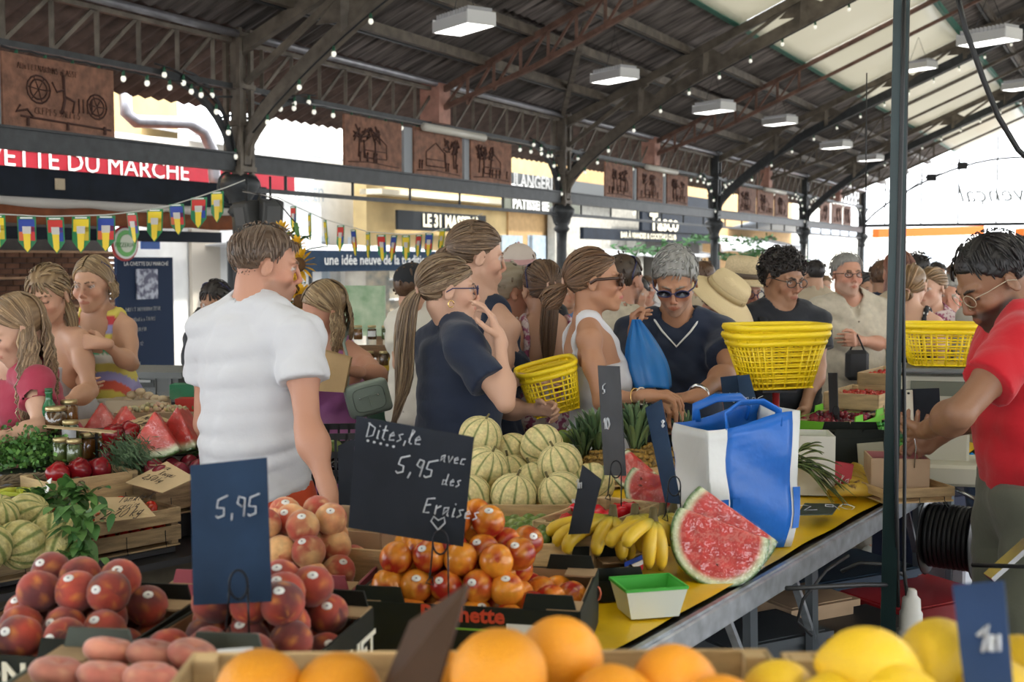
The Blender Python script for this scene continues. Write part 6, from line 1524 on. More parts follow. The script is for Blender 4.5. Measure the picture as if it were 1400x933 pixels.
def heap(name, meshes, r, c, rz, L, W, z0, layers, lab, cat, group, seed=0, sticker=0, stem=0, calyx=0, tilt=3.1, sq=.95, keep=None, dome=0, zs=1.0):
    rd = random.Random(seed); M = Matrix.Translation((c.x, c.y, 0)) @ Matrix.Rotation(rz, 4, 'Z'); n = 0; out = []; rows = {}
    for l in range(layers):
        d = 2*r*sq; Li = L-2*r-l*d*.45; Wi = W-2*r-l*d*.45
        nx = max(1, int(Li/d+1)); ny = max(1, int(Wi/(d*.87)+1))
        for i in range(nx):
            for j in range(ny):
                x = -Li/2+(i+.5*(j % 2))*(Li/max(1, nx-.5)) ; y = -Wi/2+j*(Wi/max(1, ny-1))
                if x > Li/2+.001: continue
                x += rd.uniform(-1,1)*r*.12; y += rd.uniform(-1,1)*r*.12; z = z0+r*zs+l*r*1.5*zs+rd.uniform(-.1,.12)*r + dome*(1-(2*x/L)**2)*(1-(2*y/W)**2)
                if keep and not keep(x, y, l): continue
                p = M @ Vector((x, y, z))
                out.append(place(name, rd.choice(meshes), p, (rd.uniform(-tilt,tilt)*.5, rd.uniform(-tilt,tilt)*.5, rd.uniform(0,6.28)), lab, cat, group, sticker, r, stem, calyx, seed*100+n)); n += 1; rows.setdefault((l, j), []).append((x, out[-1]))
    NTH = ('first', 'second', 'third', 'fourth', 'fifth', 'sixth', 'seventh', 'eighth', 'ninth', 'tenth'); tl = max(k[0] for k in rows)
    for (l, j), v in rows.items():
        ly = 'top layer' if l == tl and tl else ('bottom layer' if l == 0 and tl else NTH[l]+' layer up'); v.sort(key=lambda q: q[0])
        for i, (x, o) in enumerate(v): o['label'] = '%s, %s, %s, %s' % (lab, ly, 'front row' if j == 0 else NTH[min(j, 9)]+' row', (NTH[i]+' from left' if i < 10 else 'at right end') if len(v) > 1 else 'single')
    return out
# ---------------------------------------------------------------- chalk cards with wire clips
def card(lab, q, mt, texts=(), clip=None, thick=.003, name='price_card', chalk=None, rnd=0, seed=0, group=None):
    """q: the four corners bottom left, bottom right, top right, top left as (px, py, distance)"""
    a, b, c, d = [P(*v) for v in q]; n = (b-a).cross(d-a).normalized()
    if n.dot(a-Vector((0,0,CAMZ))) > 0: n = -n
    dv = (c-a).dot(n); c = c-n*dv if abs(dv) < .03 else c; t = thing(name, lab, 'sign', (a+b)/2, group=group)
    mb = MB(); mb.add([a, b, c, d, a-n*thick, b-n*thick, c-n*thick, d-n*thick], [(0,1,2,3),(7,6,5,4),(0,4,5,1),(1,5,6,2),(2,6,7,3),(3,7,4,0)]); mb.obj('board', mt, t, True)
    x = (b-a).normalized(); z = (d-a); z = (z-x*z.dot(x)).normalized(); y = -n
    M = Matrix((x, y, z)).transposed().to_4x4(); M.translation = a + n*.0022
    if texts:
        mb = MB(); Lx = (b-a).length; Lz = (d-a).dot(z)
        for i, (s_, u, v, h, r_) in enumerate(texts):
            if s_ == '@': handwrite(mb, '@', u*Lx, v*Lz, h*Lz, r_, M, 0, y=0, seed=i)
            elif s_.startswith('~'): [mb.tube([M@Vector((u*Lx+k*.012, 0, v*Lz-k*.0008)), M@Vector((u*Lx+k*.012+.004, 0, v*Lz-k*.0008))], r_, 4) for k in range(5)]
            else: handwrite(mb, s_, u*Lx, v*Lz, h*Lz, r_, M, .12, y=0, seed=i+seed)
        mb.obj('chalk_writing', chalk or m_chalk, t, True)
    if clip:
        (px, py, Y), r_, dn = clip; o = P(px, py, Y)
        mb = MB(); loop = [o+Vector((math.cos(k*.393-math.pi/2)*r_*.62, 0, math.sin(k*.393-math.pi/2)*r_)) for k in range(17)]
        mb.tube(loop, .0019, 6); mb.tube([o+Vector((-r_*.62,0,0)), o+Vector((-r_*.7,.002,-r_*1.2)), o+Vector((-r_*.9,.004,-r_*3.0)), o+Vector((-r_*1.2,.004,-r_*3.4)), o+Vector((-r_*.6,.004,-r_*3.6)), o+Vector((-r_*.7,.004,-r_*2.9))], .0017, 6)
        mb.tube([o+Vector((r_*.62,0,0)), o+Vector((r_*.66,.002,-dn))], .0017, 6); mb.obj('wire_clip', m_wire, t, True)
    return t
# ================================================================ yellow trestle table
Oz = .90; O_ = PZ(890, 880, Oz); D_ = (PZ(1340, 620, Oz)-O_); TL = D_.length; D_.normalize(); V_ = Vector((-D_.y, D_.x, 0)); TRZ = math.atan2(D_.y, D_.x)
def ST(u, v, z=Oz): return O_ + D_*u + V_*v + Vector((0,0,z-Oz))
def trestle(lab, u0, u1, dep, legs, cloth_over=.0):
    t = thing('trestle_table', lab, 'table', ST((u0+u1)/2, dep/2, 0), TRZ)
    L = u1-u0
    MB().box((0, 0, .875), (L, dep-.02, .02)).obj('table_top', m_leg, t)
    for sg in (-1, 1): MB().box((0, sg*(dep/2-.015), .862), (L, .022, .055), bev=.003).obj('rail', m_galv, t); MB().box((0, sg*(dep/2-.02), .892), (L, .012, .006)).obj('rail_lip', m_galv, t)
    for x in legs:
        for sy in (-1, 1):
            f = MB().bar((x-(u0+u1)/2, sy*(dep/2-.05), .86), (x-(u0+u1)/2+.06*1, sy*(dep/2-.05), 0), .045, .02, up=(0,1,0)).obj('leg', m_leg, t)
            MB().bar((x-(u0+u1)/2+.02, sy*(dep/2-.05), .62), (x-(u0+u1)/2-.16, sy*(dep/2-.05), .85), .02, .012).obj('brace', m_galv, t)
        MB().bar((x-(u0+u1)/2+.04, -dep/2+.05, .35), (x-(u0+u1)/2+.04, dep/2-.05, .35), .03, .03).obj('crossbar', m_leg, t)
    return t
trestle('long trestle table with galvanised rail under the yellow oilcloth', -1.55, 2.30, .92, (-1.3, .62, 1.05, 2.1))
trestle('second trestle table beyond the scales', 2.32, 4.7, .70, (2.55, 3.6, 4.5))
for u0, u1, dep, l in ((-1.5, 2.28, .84, 'bright yellow oilcloth spread over the long table'), (2.34, 4.65, .64, 'yellow oilcloth on the far table')):
    c = ST((u0+u1)/2, .035+dep/2, Oz)
    rd = random.Random(3)
    def fn(u, v): return (-(u1-u0)/2+(u1-u0)*u, -dep/2+dep*v, .0035+.0022*math.sin(u*31+v*7)*math.sin(v*9+u*13)+.0015*math.sin(u*60+v*22))
    o = MB().sheet(fn, 90, 24).obj('oilcloth', m_yel); o.location = c; o.rotation_euler = (0,0,TRZ); tag(o, l, 'tablecloth'); 
TZ = Oz+.008
# ================================================================ front fruit cartons
def cart(lab, nl, nr, fr, z, Hh, **k): c, rz, L, W = rect(nl, nr, fr, z); t = carton(lab, c, rz, L, W, Hh, z, **k); return c, rz, L, W
m_print = mat('print_cream', (.66,.64,.55), .6); m_prr = mat('print_red', (.50,.05,.02), .6); m_prg = mat('print_green', (.18,.40,.04), .6)
c, rz, L, W = cart('black carton of dark peaches with ronquet print, front centre left', (150,893), (402,912), (518,822), 1.08, 1.08-TZ, txt=[('CONQUET', .058, 'right', m_print, dict(z=.10, sx=1.2, bold=.0015)), ('CONQUET', .03, 'inback', m_print, dict(x=.07, z=.145, bold=.001))])
G = 'dark peaches in the front cartons'
heap('peach', PEACH, .0345, c, rz, L-.02, W-.02, .985, 3, 'dark peach, centre left carton', 'peach', G+' centre', 1, .75, keep=lambda x, y, l: l < 2 or (y > -.06))
c, rz, L, W = cart('black carton of dark peaches at the left edge of the stall', (-112,878), (140,893), (262,812), 1.08, 1.08-TZ, txt=[('CONQUET', .05, 'front', m_print, dict(x=.04, z=.13, bold=.0015, sx=1.1))])
heap('peach', PEACH, .0345, c, rz, L-.02, W-.02, .985, 3, 'dark peach, left edge carton', 'peach', G+' left', 2, .75, keep=lambda x, y, l: l < 2 or y > -.05)
c, rz, L, W = cart('low carton of flat peaches at the bottom left of view', (-40,952), (285,966), (398,884), 1.14, 1.14-TZ, outer=mat('grey_green_carton', (.06,.075,.06), .5))
heap('flat_peach', FLATP, .034, c, rz, L-.02, W-.02, 1.062, 3, 'flat pink peach, nearest carton', 'peach', 'flat peaches', 3, .15, tilt=.5, zs=.62)
o = MB().box(P(322,915,1.42), (.042,.002,.05), rz=.25).obj('paper_label', mat('white_paper', (.72,.72,.72), .7)); tag(o, 'white paper label stuck on the flat peach carton corner', 'label')
c, rz, L, W = cart('dark green carton of nectarines with red printed lettering in front', (478,812), (792,828), (886,774), 1.03, 1.03-TZ,
   txt=[('Perchette', .040, 'front', m_prr, dict(x=.0, z=.094, bold=.0012, sx=1.0)), ('________', .03, 'front', m_prg, dict(x=.0, z=.080, bold=.001))])
def badge(c, rz, L, W, x, z, r=.018):
    M = Matrix.Translation((c.x, c.y, 0)) @ Matrix.Rotation(rz, 4, 'Z') @ Matrix.Translation((x, -W/2-.005, z))
    t = thing('round_seal', 'round white seal printed on the nectarine carton', 'label', M.translation); mb = MB(); mb.lathe([(r,-.001),(r,.001)], c=M.translation, n=20, R=M.to_3x3()@Matrix.Rotation(math.pi/2, 3, 'X')); mb.obj('disc', m_stick, t, True)
    mb = MB(); [mb.tube([M@Vector((q*math.cos(a*.5), -.002, q*math.sin(a*.5))) for a in range(14)], .0006, 4) for q in (r*.8, r*.55)]; mb.obj('ink_rings', m_ink, t, True)
badge(c, rz, L, W, .03, .098)
M = Matrix.Translation((c.x, c.y, 0)) @ Matrix.Rotation(rz, 4, 'Z')
o = MB().box((0,0,0), (.055,.001,.03)).obj('white_label', mat('white_paper')); o.matrix_world = M @ Matrix.Translation((.11, -W/2-.004, .975)); tag(o, 'white printed label at the nectarine carton corner', 'label')
for i_ in (0, 1):
    f = ST(-.06+.42*i_, .17+.06*i_, .945); t = thing('tricolour_strip', ('french tricolour band on the nearer end of the nectarine carton','french tricolour band on the farther end of the nectarine carton')[i_], 'label', f, TRZ)
    for k, cl in enumerate(((.02,.06,.35),(.7,.7,.7),(.5,.02,.03))): MB().box((0, -.002, .012-k*.012), (.09,.002,.011)).obj('stripe', mat('tri_%d' % k, cl, .5), t)
heap('nectarine', NECT, .0325, c, rz, L-.02, W-.02, .945, 4, 'glossy nectarine, lettered carton', 'nectarine', 'nectarines in the dark green carton', 5, .6, keep=lambda x, y, l: l < 1 or (x < .10 and l < 3) or (x < .03 and y > -.02), dome=.02)
c, rz, L, W = cart('pink edged carton of pale peaches behind the chalk sign', (232,790), (480,800), (560,752), 1.03, 1.03-TZ, outer=mat('pink_carton', (.30,.06,.09), .6))
heap('pale_peach', WPEACH, .034, c, rz, L-.02, W-.02, .935, 4, 'pale peach beside big chalk sign', 'peach', 'pale peaches behind the signs', 6, .5, keep=lambda x, y, l: l < 3 or x > -.05)
c, rz, L, W = rect((428,748), (642,764), (690,724), 1.05); wood_crate('pale wooden crate rim behind the pale peaches', c, rz, L, W, 1.05-TZ, 1.05, 1)
heap('nectarine', NECT, .0325, c, rz, L-.02, W-.02, .955, 3, 'nectarine, wooden crate behind', 'nectarine', 'nectarines in the wooden crate', 8, .5, keep=lambda x, y, l: l < 1 or x > .06)
# brown open box with the orange paper
c, rz, L, W = rect((398,712), (520,722), (545,690), 1.08); carton('open brown cardboard box behind the pale peaches', c, rz, L, W, .17, 1.08, outer=m_kraft, inner=m_kraft, tabs=False)
o = MB().box((c.x, c.y, (1.08-.17+TZ)/2), (.2,.15,1.08-.17-TZ)).obj('upturned_box', m_black); tag(o, 'black upturned box under the open brown cardboard box', 'box')
# ================================================================ oranges and lemons in the foreground
def fg_crate(lab, x0, x1, y0, y1, zt):
    c = Vector(((x0+x1)/2, (y0+y1)/2, 0)); return wood_crate(lab, c, .02, x1-x0, y1-y0, .12, zt, 1)
fg_crate('wooden crate of oranges nearest the camera', -.33, .272, .90, 1.24, 1.238); fg_crate('wooden crate of lemons nearest the camera on the right', .283, .80, .90, 1.24, 1.238)
t = thing('front_counter', 'dark cloth covered counter under the orange crates', 'table', (.2, 1.07, 0)); MB().box((0,0,1.106), (1.6,.36,.02)).obj('top', m_black, t); MB().box((0,0,.548), (1.56,.32,1.096)).obj('cloth_skirt', mat('dark_cloth', (.03,.03,.035), .9), t)
for i, (px, py, Y, w_) in enumerate(((355,948,1.10,'leftmost, at the crate corner'),(462,955,1.10,'second from the left'),(596,950,1.10,'just right of the brown sign'),(683,925,1.03,'large, in front of the highest one'),(766,905,1.13,'highest of all'),(838,975,1.06,'low, right of the highest'),(922,945,1.10,'alone before the bare crate wall'),(988,990,1.05,'low at the right end'),(540,1010,1.02,'low behind the brown sign'),(730,1010,.99,'lowest middle one'),(420,1020,1.02,'low at the left'),(880,1040,1.0,'lowest right one'))):
    place('orange', ORANGE[i % 2], P(px, py, Y), (i*1.3, i*.7, i), 'ripe orange nearest the camera, '+w_, 'orange', 'oranges in the foreground crate', r=.042)
for i, (px, py, Y, rr, w_) in enumerate(((1066,955,1.10,.9,'small leftmost one'),(1190,916,1.06,.93,'biggest and highest'),(1284,905,1.13,1.0,'just left of the blue sign'),(1238,985,1.02,1,'low between the two high ones'),(1135,1000,1.02,1,'low left one'),(1352,960,1.10,1.05,'behind the blue sign'),(1400,925,1.16,1,'at the right edge'))):
    o = place('lemon', LEMON[i % 2], P(px, py, Y), (1.2+i*.6, i*.9, i*1.7), 'yellow lemon in the right foreground crate, '+w_, 'lemon', 'lemons in the foreground crate', r=.042); o.scale = (rr,)*3
# ================================================================ melons, plums, peppers, bananas
c, rz, L, W = rect((575,693), (792,694), (812,655), 1.00); wood_crate('wooden crate of netted melons in the middle of the stall', c, rz, L, W, .10, 1.00, 1)
c2 = c; o = MB().box((c.x, c.y, (.90+TZ)/2-.001), (L*.9, W*.9, .90-TZ-.004), rz).obj('riser', m_black) if .90-TZ > .01 else None
GM = 'netted melons piled in the middle'
for i, (px, py, Y, rx, ry) in enumerate(((657,597,3.62,.2,.3),(664,640,3.45,.5,-.2),(699,620,3.68,-.3,.4),(741,610,3.60,.9,.7),(766,635,3.45,.3,.3),(766,676,3.30,.5,-.4),(703,678,3.30,.2,.1),(733,660,3.48,-.4,.2),(809,664,3.42,.8,.9),(640,680,3.32,.3,.3),(699,650,3.60,.2,0),(735,640,3.72,0,.4),(610,675,3.40,0,.2),(672,700,3.42,.1,.2))):
    place('melon', MELON[i % 2], P(px, py, Y), (rx, ry, i*1.1), 'netted green striped melon, '+('highest on the left','left below the highest','upright in the upper middle','tilted, high on the right','right under the tilted one','front row far right','front row middle','half hidden in the pile centre','rightmost behind the small black sign','half hidden by the chalk sign','deep in the upper pile','deep on the right of the pile','hidden behind the chalk sign corner','lowest front one')[i], 'melon', GM, stem=1.3, r=.068)
c, rz, L, W = rect((655,748), (782,748), (800,712), .99); wood_crate('shallow wooden crate of small green plums', c, rz, L, W, .09, .99, 1)
heap('green_plum', PLUM, .0185, c, rz, L-.02, W-.02, .925, 3, 'small green plum', 'plum', 'green plums', 11)
c, rz, L, W = rect((812,726), (902,690), (895,655), 1.02); wood_crate('slanting wooden crate of red sweet peppers', c, rz, L, W, .11, 1.02, 1)
rd = random.Random(5)
for i in range(16):
    p = Vector((c.x, c.y, .985+.012*(i//8))) + Matrix.Rotation(rz, 3, 'Z')@Vector((-.10+.028*(i % 8), rd.uniform(-.05,.05), rd.uniform(0,.02)))
    mb = MB(); d = Vector((rd.uniform(-1,1), rd.uniform(-1,1), rd.uniform(-.2,.4))).normalized(); mb.tube([d*(-.045), d*-.02+Vector((0,0,.006)), d*.02, d*.05+Vector((0,0,.01)), d*.075], [.010,.020,.018,.012,.002], 8)
    o = mb.obj('sweet_pepper', mat('sweet_pepper_red', (.52,.012,.02), .25, island=.2)); o.location = p; tag(o, 'long red sweet pepper, %s layer of the slanting crate, %s from its left end' % (('lower','upper')[i//8], ('first','second','third','fourth','fifth','sixth','seventh','eighth')[i % 8]), 'pepper', 'long red peppers')
# bananas
m_ban = mat('banana_skin', attr=True, rough=.42, var=.12, vscale=30, island=.08)
def banana_mb(mb, base, tip, bend, r=.017, col=(.66,.43,.03), n=9):
    pts = []; rs = []; m_ = (base+tip)/2+bend
    for i in range(n): u = i/(n-1); pts.append(base*(1-u)**2+m_*2*u*(1-u)+tip*u*u); rs.append(r*(.45+.6*math.sin(math.pi*min(1, .12+u*.86))**.6) if 0 < i < n-1 else r*.35)
    k0 = len(mb.v); mb.tube(pts, rs, 7, col=col)
    for j in range(k0, len(mb.v)):
        i = (j-k0)//7
        if i == 0: mb.c[j] = (.10,.09,.02)
        elif i == 1: mb.c[j] = mix(col, (.25,.26,.03), .6)
        elif i >= n-1: mb.c[j] = (.05,.035,.02)
    return mb
def bunch(lab, top, dirs, L=.15, col=(.66,.43,.03), crown=.03, spots=False):
    t = thing('banana_bunch', lab, 'bananas', top)
    MB().tube([top+Vector((0,0,crown)), top, top-Vector((0,0,.01))], [.008,.012,.016], 8).obj('crown', mat('banana_crown', (.09,.065,.02), .7), t, True)
    for d in dirs: d = Vector(d); banana_mb(MB(), top, top+d*L, Vector((d.x*.35, d.y*.35, .03))*L*2.2, col=col).obj('banana', m_ban, t, True)
bunch('bunch of bananas with dark crown lying to the left over the carton', P(838,708,2.80), [(-1,-.1,-.30),(-.9,-.3,-.45),(-.75,-.5,-.5),(-.3,-.6,-.5),(.1,-.5,-.6)], .14)
bunch('second banana bunch with upright dark crown', P(868,706,2.85), [(-.3,-.6,-.6),(.05,-.7,-.5),(.35,-.5,-.6),(-.1,-.2,-.8),(.6,-.2,-.5)], .13)
bunch('banana bunch leaning on the watermelon', P(893,712,2.75), [(-.75,-.5,-.35),(-.5,-.7,-.3),(-.1,-.3,-.8),(.12,-.2,-.85)], .13)
bunch('fourth small bunch beside the purple punnet', P(906,705,2.92), [(-.1,-.5,-.8),(.25,-.4,-.7),(.5,-.3,-.5)], .12, (.62,.42,.05))
bunch('greenish bananas behind the watermelon wedges', P(921,702,3.0), [(.1,-.4,-.8),(.5,-.2,-.6),(-.3,-.3,-.8)], .12, (.50,.45,.06))
c, rz, L, W = rect((782,790), (884,785), (896,752), .965); carton('low brown and black carton holding the bananas', c, rz, L, W, .965-TZ, .965)
# ================================================================ watermelons, cut
m_wm = mat('watermelon', attr=True, rough=.30, var=.18, vscale=60); m_wrap = clearfilm('cling_film', (1,1,1), .06, .10)
def wedge(lab, c, R, r, planes, v=.004, name='watermelon_wedge', wrap=True, group=None, squash=(1,1,1)):
    """planes: list of (normal, offset from centre) in local axes"""
    B = Sdf(); c = Vector(c); M_ = R.to_3x3() if hasattr(R, 'to_3x3') else R
    B.ell(c, (r*squash[0], r*squash[1], r*squash[2]), M_, .001)
    for n, d in planes: nn = M_@Vector(n).normalized(); B.plane(c+nn*d, nn, .002)
    rs = np.random.RandomState(3); ds = rs.normal(0, 1, (60, 3)); ds = ds/np.linalg.norm(ds, axis=1)[:, None]*rs.uniform(.4, .8, (60, 1))*r
    cc = A3(c)
    def post(V, col):
        L_ = (V-cc)@np.array(M_, f32)/np.array(squash, f32); q = np.linalg.norm(L_, axis=1)/r
        out = np.zeros_like(col); red = np.array((.56,.055,.045), f32); pink = np.array((.66,.20,.14), f32); wh = np.array((.62,.66,.42), f32); gr = np.array((.045,.11,.03), f32); g2 = np.array((.10,.20,.06), f32)
        t = np.clip((q-.78)/.10, 0, 1)[:, None]; out = red*(1-t)+wh*t; t2 = np.clip((q-.93)/.03, 0, 1)[:, None]; out = out*(1-t2)+g2*t2; t3 = (q > .985)[:, None]; 
        st = (np.sin(np.arctan2(L_[:,0], L_[:,1])*14) > 0)[:, None]; out = np.where(t3, np.where(st, gr, g2*.6), out)
        n = (np.sin(V@np.array([90, 40, 70], f32))*np.sin(V@np.array([-50, 80, 60], f32)))[:, None]; out = np.where(q[:, None] < .85, out*(1+.12*n), out)
        for d_ in ds: out[np.linalg.norm(V-cc-d_.astype(f32)@np.array(M_, f32).T, axis=1) < .004] = (.03,.015,.01)
        return np.clip(out, .002, 1)
    me = B.mesh(v, name=name, colors=dict(base=(.5,.05,.04), post=post)); me.materials.append(m_wm)
    o = bpy.data.objects.new(name, me); C.objects.link(o); tag(o, lab, 'watermelon', group)
    if wrap:
        Bw = Sdf(); Bw.ell(c, (r*squash[0]+.002, r*squash[1]+.002, r*squash[2]+.002), M_, .001)
        for n, d in planes: nn = M_@Vector(n).normalized(); Bw.plane(c+nn*(d+.002), nn, .003)
        rs2 = np.random.RandomState(7); kd = rs2.uniform(-1, 1, (4, 3))*160
        mw = Bw.mesh(v*1.3, name='cling_film', disp=lambda X: (sum(np.sin(X@kd[i].astype(f32)) for i in range(4))*.0006-.001).astype(f32)); mw.materials.append(m_wrap); put('cling_film', mw, o)
    return o
Rw = Matrix.Rotation(math.radians(-8), 3, 'Z')
cw = PZ(980, 768, 1.0); cw = P(985, 745, 2.78)
wedge('large cut watermelon quarter in cling film on the yellow oilcloth, in front', (cw.x, cw.y, 1.005), Matrix.Rotation(math.radians(12), 3, 'Z'), .118, [((-.15,-.93,.30),.0), ((.38,.25,.85),.035)], .005)
cw2 = P(997, 733, 2.84)
wedge('second watermelon quarter leaning behind the front one', (cw2.x, cw2.y, 1.015), Matrix.Rotation(math.radians(20), 3, 'Z'), .120, [((-.35,-.90,.15),.0), ((.58,-.1,.80),.04)], .0055)
# ================================================================ green and white punnet
def punnet(lab, c, rz, L, W, Hh, mo, mi_, name='punnet', flare=1.28):
    t = thing(name, lab, 'punnet', c, rz)
    def ring(k, z, ins=0): return [(-L/2*k+ins, -W/2*k+ins, z), (L/2*k-ins, -W/2*k+ins, z), (L/2*k-ins, W/2*k-ins, z), (-L/2*k+ins, W/2*k-ins, z)]
    mb = MB(); mb.add(ring(1, 0)+ring(flare, Hh)+ring(flare, Hh, .002)+ring(1, .003, .002), [(3,2,1,0),(0,1,5,4),(1,2,6,5),(2,3,7,6),(3,0,4,7),(4,5,9,8),(5,6,10,9),(6,7,11,10),(7,4,8,11)]); mb.obj('outer', mo, t)
    mb = MB(); mb.add(ring(flare, Hh-.0005, .0022)+ring(1, .004, .0022), [(0,1,5,4),(1,2,6,5),(2,3,7,6),(3,0,4,7),(4,5,6,7)]); mb.obj('lining', mi_, t)
    mb = MB(); rr = ring(flare, Hh+.001)
    for i in range(4):
        a, b = Vector(rr[i]), Vector(rr[(i+1) % 4]); mb.bar(a, b, .004, .006)
    mb.obj('rim', mi_, t); return t
m_green_c = mat('bright_green_card', (.06,.42,.05), .6); m_white_c = mat('white_card', (.70,.72,.62), .6)
c = PZ(886, 838, TZ); punnet('empty punnet, white outside and bright green inside, on the oilcloth', (c.x, c.y, TZ+.001), math.radians(14), .105, .085, .062, m_white_c, m_green_c)
o = MB(); o.tube([P(815+6*math.sin(a*.8), 812+10*math.cos(a*.8), 2.42+.004*math.sin(a)) for a in range(16)], .0025, 5); o = o.obj('rubber_bands', mat('rubber_red', (.45,.10,.05), .5)); tag(o, 'bundle of red rubber bands hanging at the carton edge', 'rubber bands')
# ================================================================ blue and white shopping bag
m_bagb = mat('bag_blue', (.012,.13,.52), .38, var=.18, vscale=7, bump=.7, bscale=9); m_bagw = mat('bag_white', (.66,.67,.66), .42, var=.06, bump=.6, bscale=9)
c = PZ(1004, 765, TZ); bz = math.radians(20); t = thing('shopping_bag', 'big blue and white woven plastic shopping bag standing on the oilcloth', 'bag', (c.x+.03, c.y+.17, TZ), bz)
def bag_pt(x, y, z):
    s = 1+.05*math.sin(z*20+x*9); return Vector((x*(1.0+.06*z/.33)*1+.006*math.sin(z*31+y*20), y*(.95+.25*math.sin(math.pi*min(1, z/.36)))*s+.006*math.sin(z*37+x*27), z+.02*math.sin(x*13)*(z/.33)))
BW, BD, BH = .25, .17, .335
def side(x0, y0, x1, y1, n=10):
    mb = MB(); mb.sheet(lambda u, v: bag_pt(x0+(x1-x0)*u, y0+(y1-y0)*u, BH*v), n, 12); return mb
for nm, a, mt in (('front_panel', (-BW*.30, -BD/2, BW*.42, -BD/2), m_bagb), ('front_panel_left', (-BW/2, -BD/2, -BW*.30, -BD/2), m_bagw), ('front_panel_right', (BW*.42, -BD/2, BW/2, -BD/2), m_bagw), ('right_side', (BW/2, -BD/2, BW/2, BD/2), m_bagw), ('back_panel', (BW/2, BD/2, -BW/2, BD/2), m_bagb), ('left_side', (-BW/2, BD/2, -BW/2, -BD/2), m_bagw)):
    o = side(*a).obj(nm, mt, t); solidify(o, .002)
MB().box((0,0,.006), (BW-.01, BD-.01, .008)).obj('bottom', m_bagb, t)
for sy in (-1, 1):
    MB().tube([(-.07, sy*.08, BH-.02), (-.075, sy*.075, BH+.02), (-.03, sy*.06-.01, BH+.045), (.04, sy*.05-.01, BH+.045), (.085, sy*.07, BH+.02), (.08, sy*.08, BH-.02)], .013, 8, flat=.35).obj('handle', m_bagb, t)
mb = MB()
for x in (-.09, -.06, .12): mb.sheet(lambda u, v: bag_pt(x-.01+.02*u, -BD/2-.003, .05+.10*v), 1, 3)
o = mb.obj('blue_print', m_bagb, t)
mb = MB(); mb.sheet(lambda u, v: Vector((BW/2+.004+.004*v, -.05+.09*u, .08+.03*v)), 3, 2); mb.obj('side_print', m_bagb, t)
# ================================================================ yellow plastic baskets
m_bask = mat('yellow_basket', (.88,.64,.015), .35)
def basket_mb(a, b, Hh, flare=1.3, nv=36, nz=7, tw=.0035):
    """open woven look: ring bars and uprights, rounded rectangle a x b at the foot"""
    def pt(th, z, off=0):
        k = 1+(flare-1)*z/Hh; ca, sa = math.cos(th), math.sin(th); e = .55
        x = (abs(ca)**e)*math.copysign(1, ca)*a/2*k; y = (abs(sa)**e)*math.copysign(1, sa)*b/2*k; return Vector((x*(1+off), y*(1+off), z))
    parts = {}
    mb = MB()
    for j in range(nz): z = Hh*(.03+.80*j/(nz-1)); mb.tube([pt(2*math.pi*i/40, z) for i in range(41)], tw, 4, cap=False)
    parts['hoops'] = mb; mb = MB()
    for i in range(nv): th = 2*math.pi*(i+.5)/nv; mb.tube([pt(th, .004), pt(th, Hh*.86)], tw*1.05, 4)
    parts['uprights'] = mb; mb = MB()
    for z, o_ in ((Hh, .02), (Hh*.86, 0)): mb.tube([pt(2*math.pi*i/48, z, o_) for i in range(49)], tw*1.9, 6, cap=False, flat=1.5)
    mb.sheet(lambda u, v: pt(2*math.pi*u, Hh*(.86+.14*v), .012), 48, 1)
    for k in range(16): th = 2*math.pi*k/16; mb.tube([pt(th, Hh*.86), pt(th, Hh, .02)], tw*1.2, 4)
    parts['rim'] = mb; mb = MB(); n = 9
    for i in range(n): x = -a*.45+a*.9*i/(n-1); mb.bar((x, -b*.46, .003), (x, b*.46, .003), .008, .004)
    for i in range(6): y = -b*.42+b*.84*i/5; mb.bar((-a*.48, y, .004), (a*.48, y, .004), .008, .004)
    parts['base'] = mb; return parts
def basket(lab, c, R, a, b, Hh, **k):
    t = thing('yellow_basket', lab, 'basket', c); t.rotation_euler = R
    for nm, mb in basket_mb(a, b, Hh, **k).items(): mb.obj(nm, m_bask, t)
    return t
bp = P(1061, 531, 4.25)
for i, l in enumerate(('bottom basket of the yellow stack on the red post','top basket of the yellow stack on the red post')):
    basket(l, (bp.x, bp.y, bp.z+.026*i+.003), (0, math.radians(-1.5+i), math.radians(8+i*1.5)), .225, .17, .19, flare=1.52, nv=38, nz=9, tw=.0042)
t = thing('basket_post', 'red painted post holding up the yellow basket stack', 'post', (bp.x, bp.y, TZ)); MB().tube([(0,0,0),(0,0,bp.z-TZ-.006)], .013, 10).obj('pole', mat('red_post_paint', (.32,.02,.02), .5, var=.4, vscale=20), t); MB().lathe([(.07,0),(.07,.008),(.02,.012)], n=16).obj('foot', m_black, t); MB().box((0,0,bp.z-TZ-.006), (.12,.12,.008)).obj('plate', m_black, t)
hb_ = P(760, 561, 4.28); basket('yellow basket held tilted by the tall ponytail woman', hb_, (math.radians(6), math.radians(-14), math.radians(5)), .165, .138, .165, flare=1.28, nv=34, nz=8)
# ================================================================ scales with a basket on top
sc = PZ(1285, 600, TZ); sc = Vector((P(1283, 560, 4.05).x, 4.05, TZ)); t = thing('market_scale', 'cream and grey shop scale standing on the yellow table', 'scale', sc, math.radians(-12))
m_cr = mat('cream_plastic', (.50,.48,.38), .45); m_gy = mat('grey_plastic', (.14,.15,.15), .4)
zt = P(1283, 500, 4.05).z-TZ
MB().box((0,0,.035), (.30,.26,.07), bev=.01).obj('foot_housing', m_cr, t); MB().box((0,.03,zt*.52), (.20,.10,zt*.8), bev=.01).obj('neck', m_cr, t)
MB().box((0,0,zt-.075), (.28,.14,.12), bev=.012, R=Matrix.Rotation(.25,3,'X')).obj('display_housing', m_cr, t); MB().box((0,-.075,zt-.07), (.20,.01,.05), R=Matrix.Rotation(.25,3,'X')).obj('display_window', mat('lcd_grey', (.16,.17,.13), .2), t)
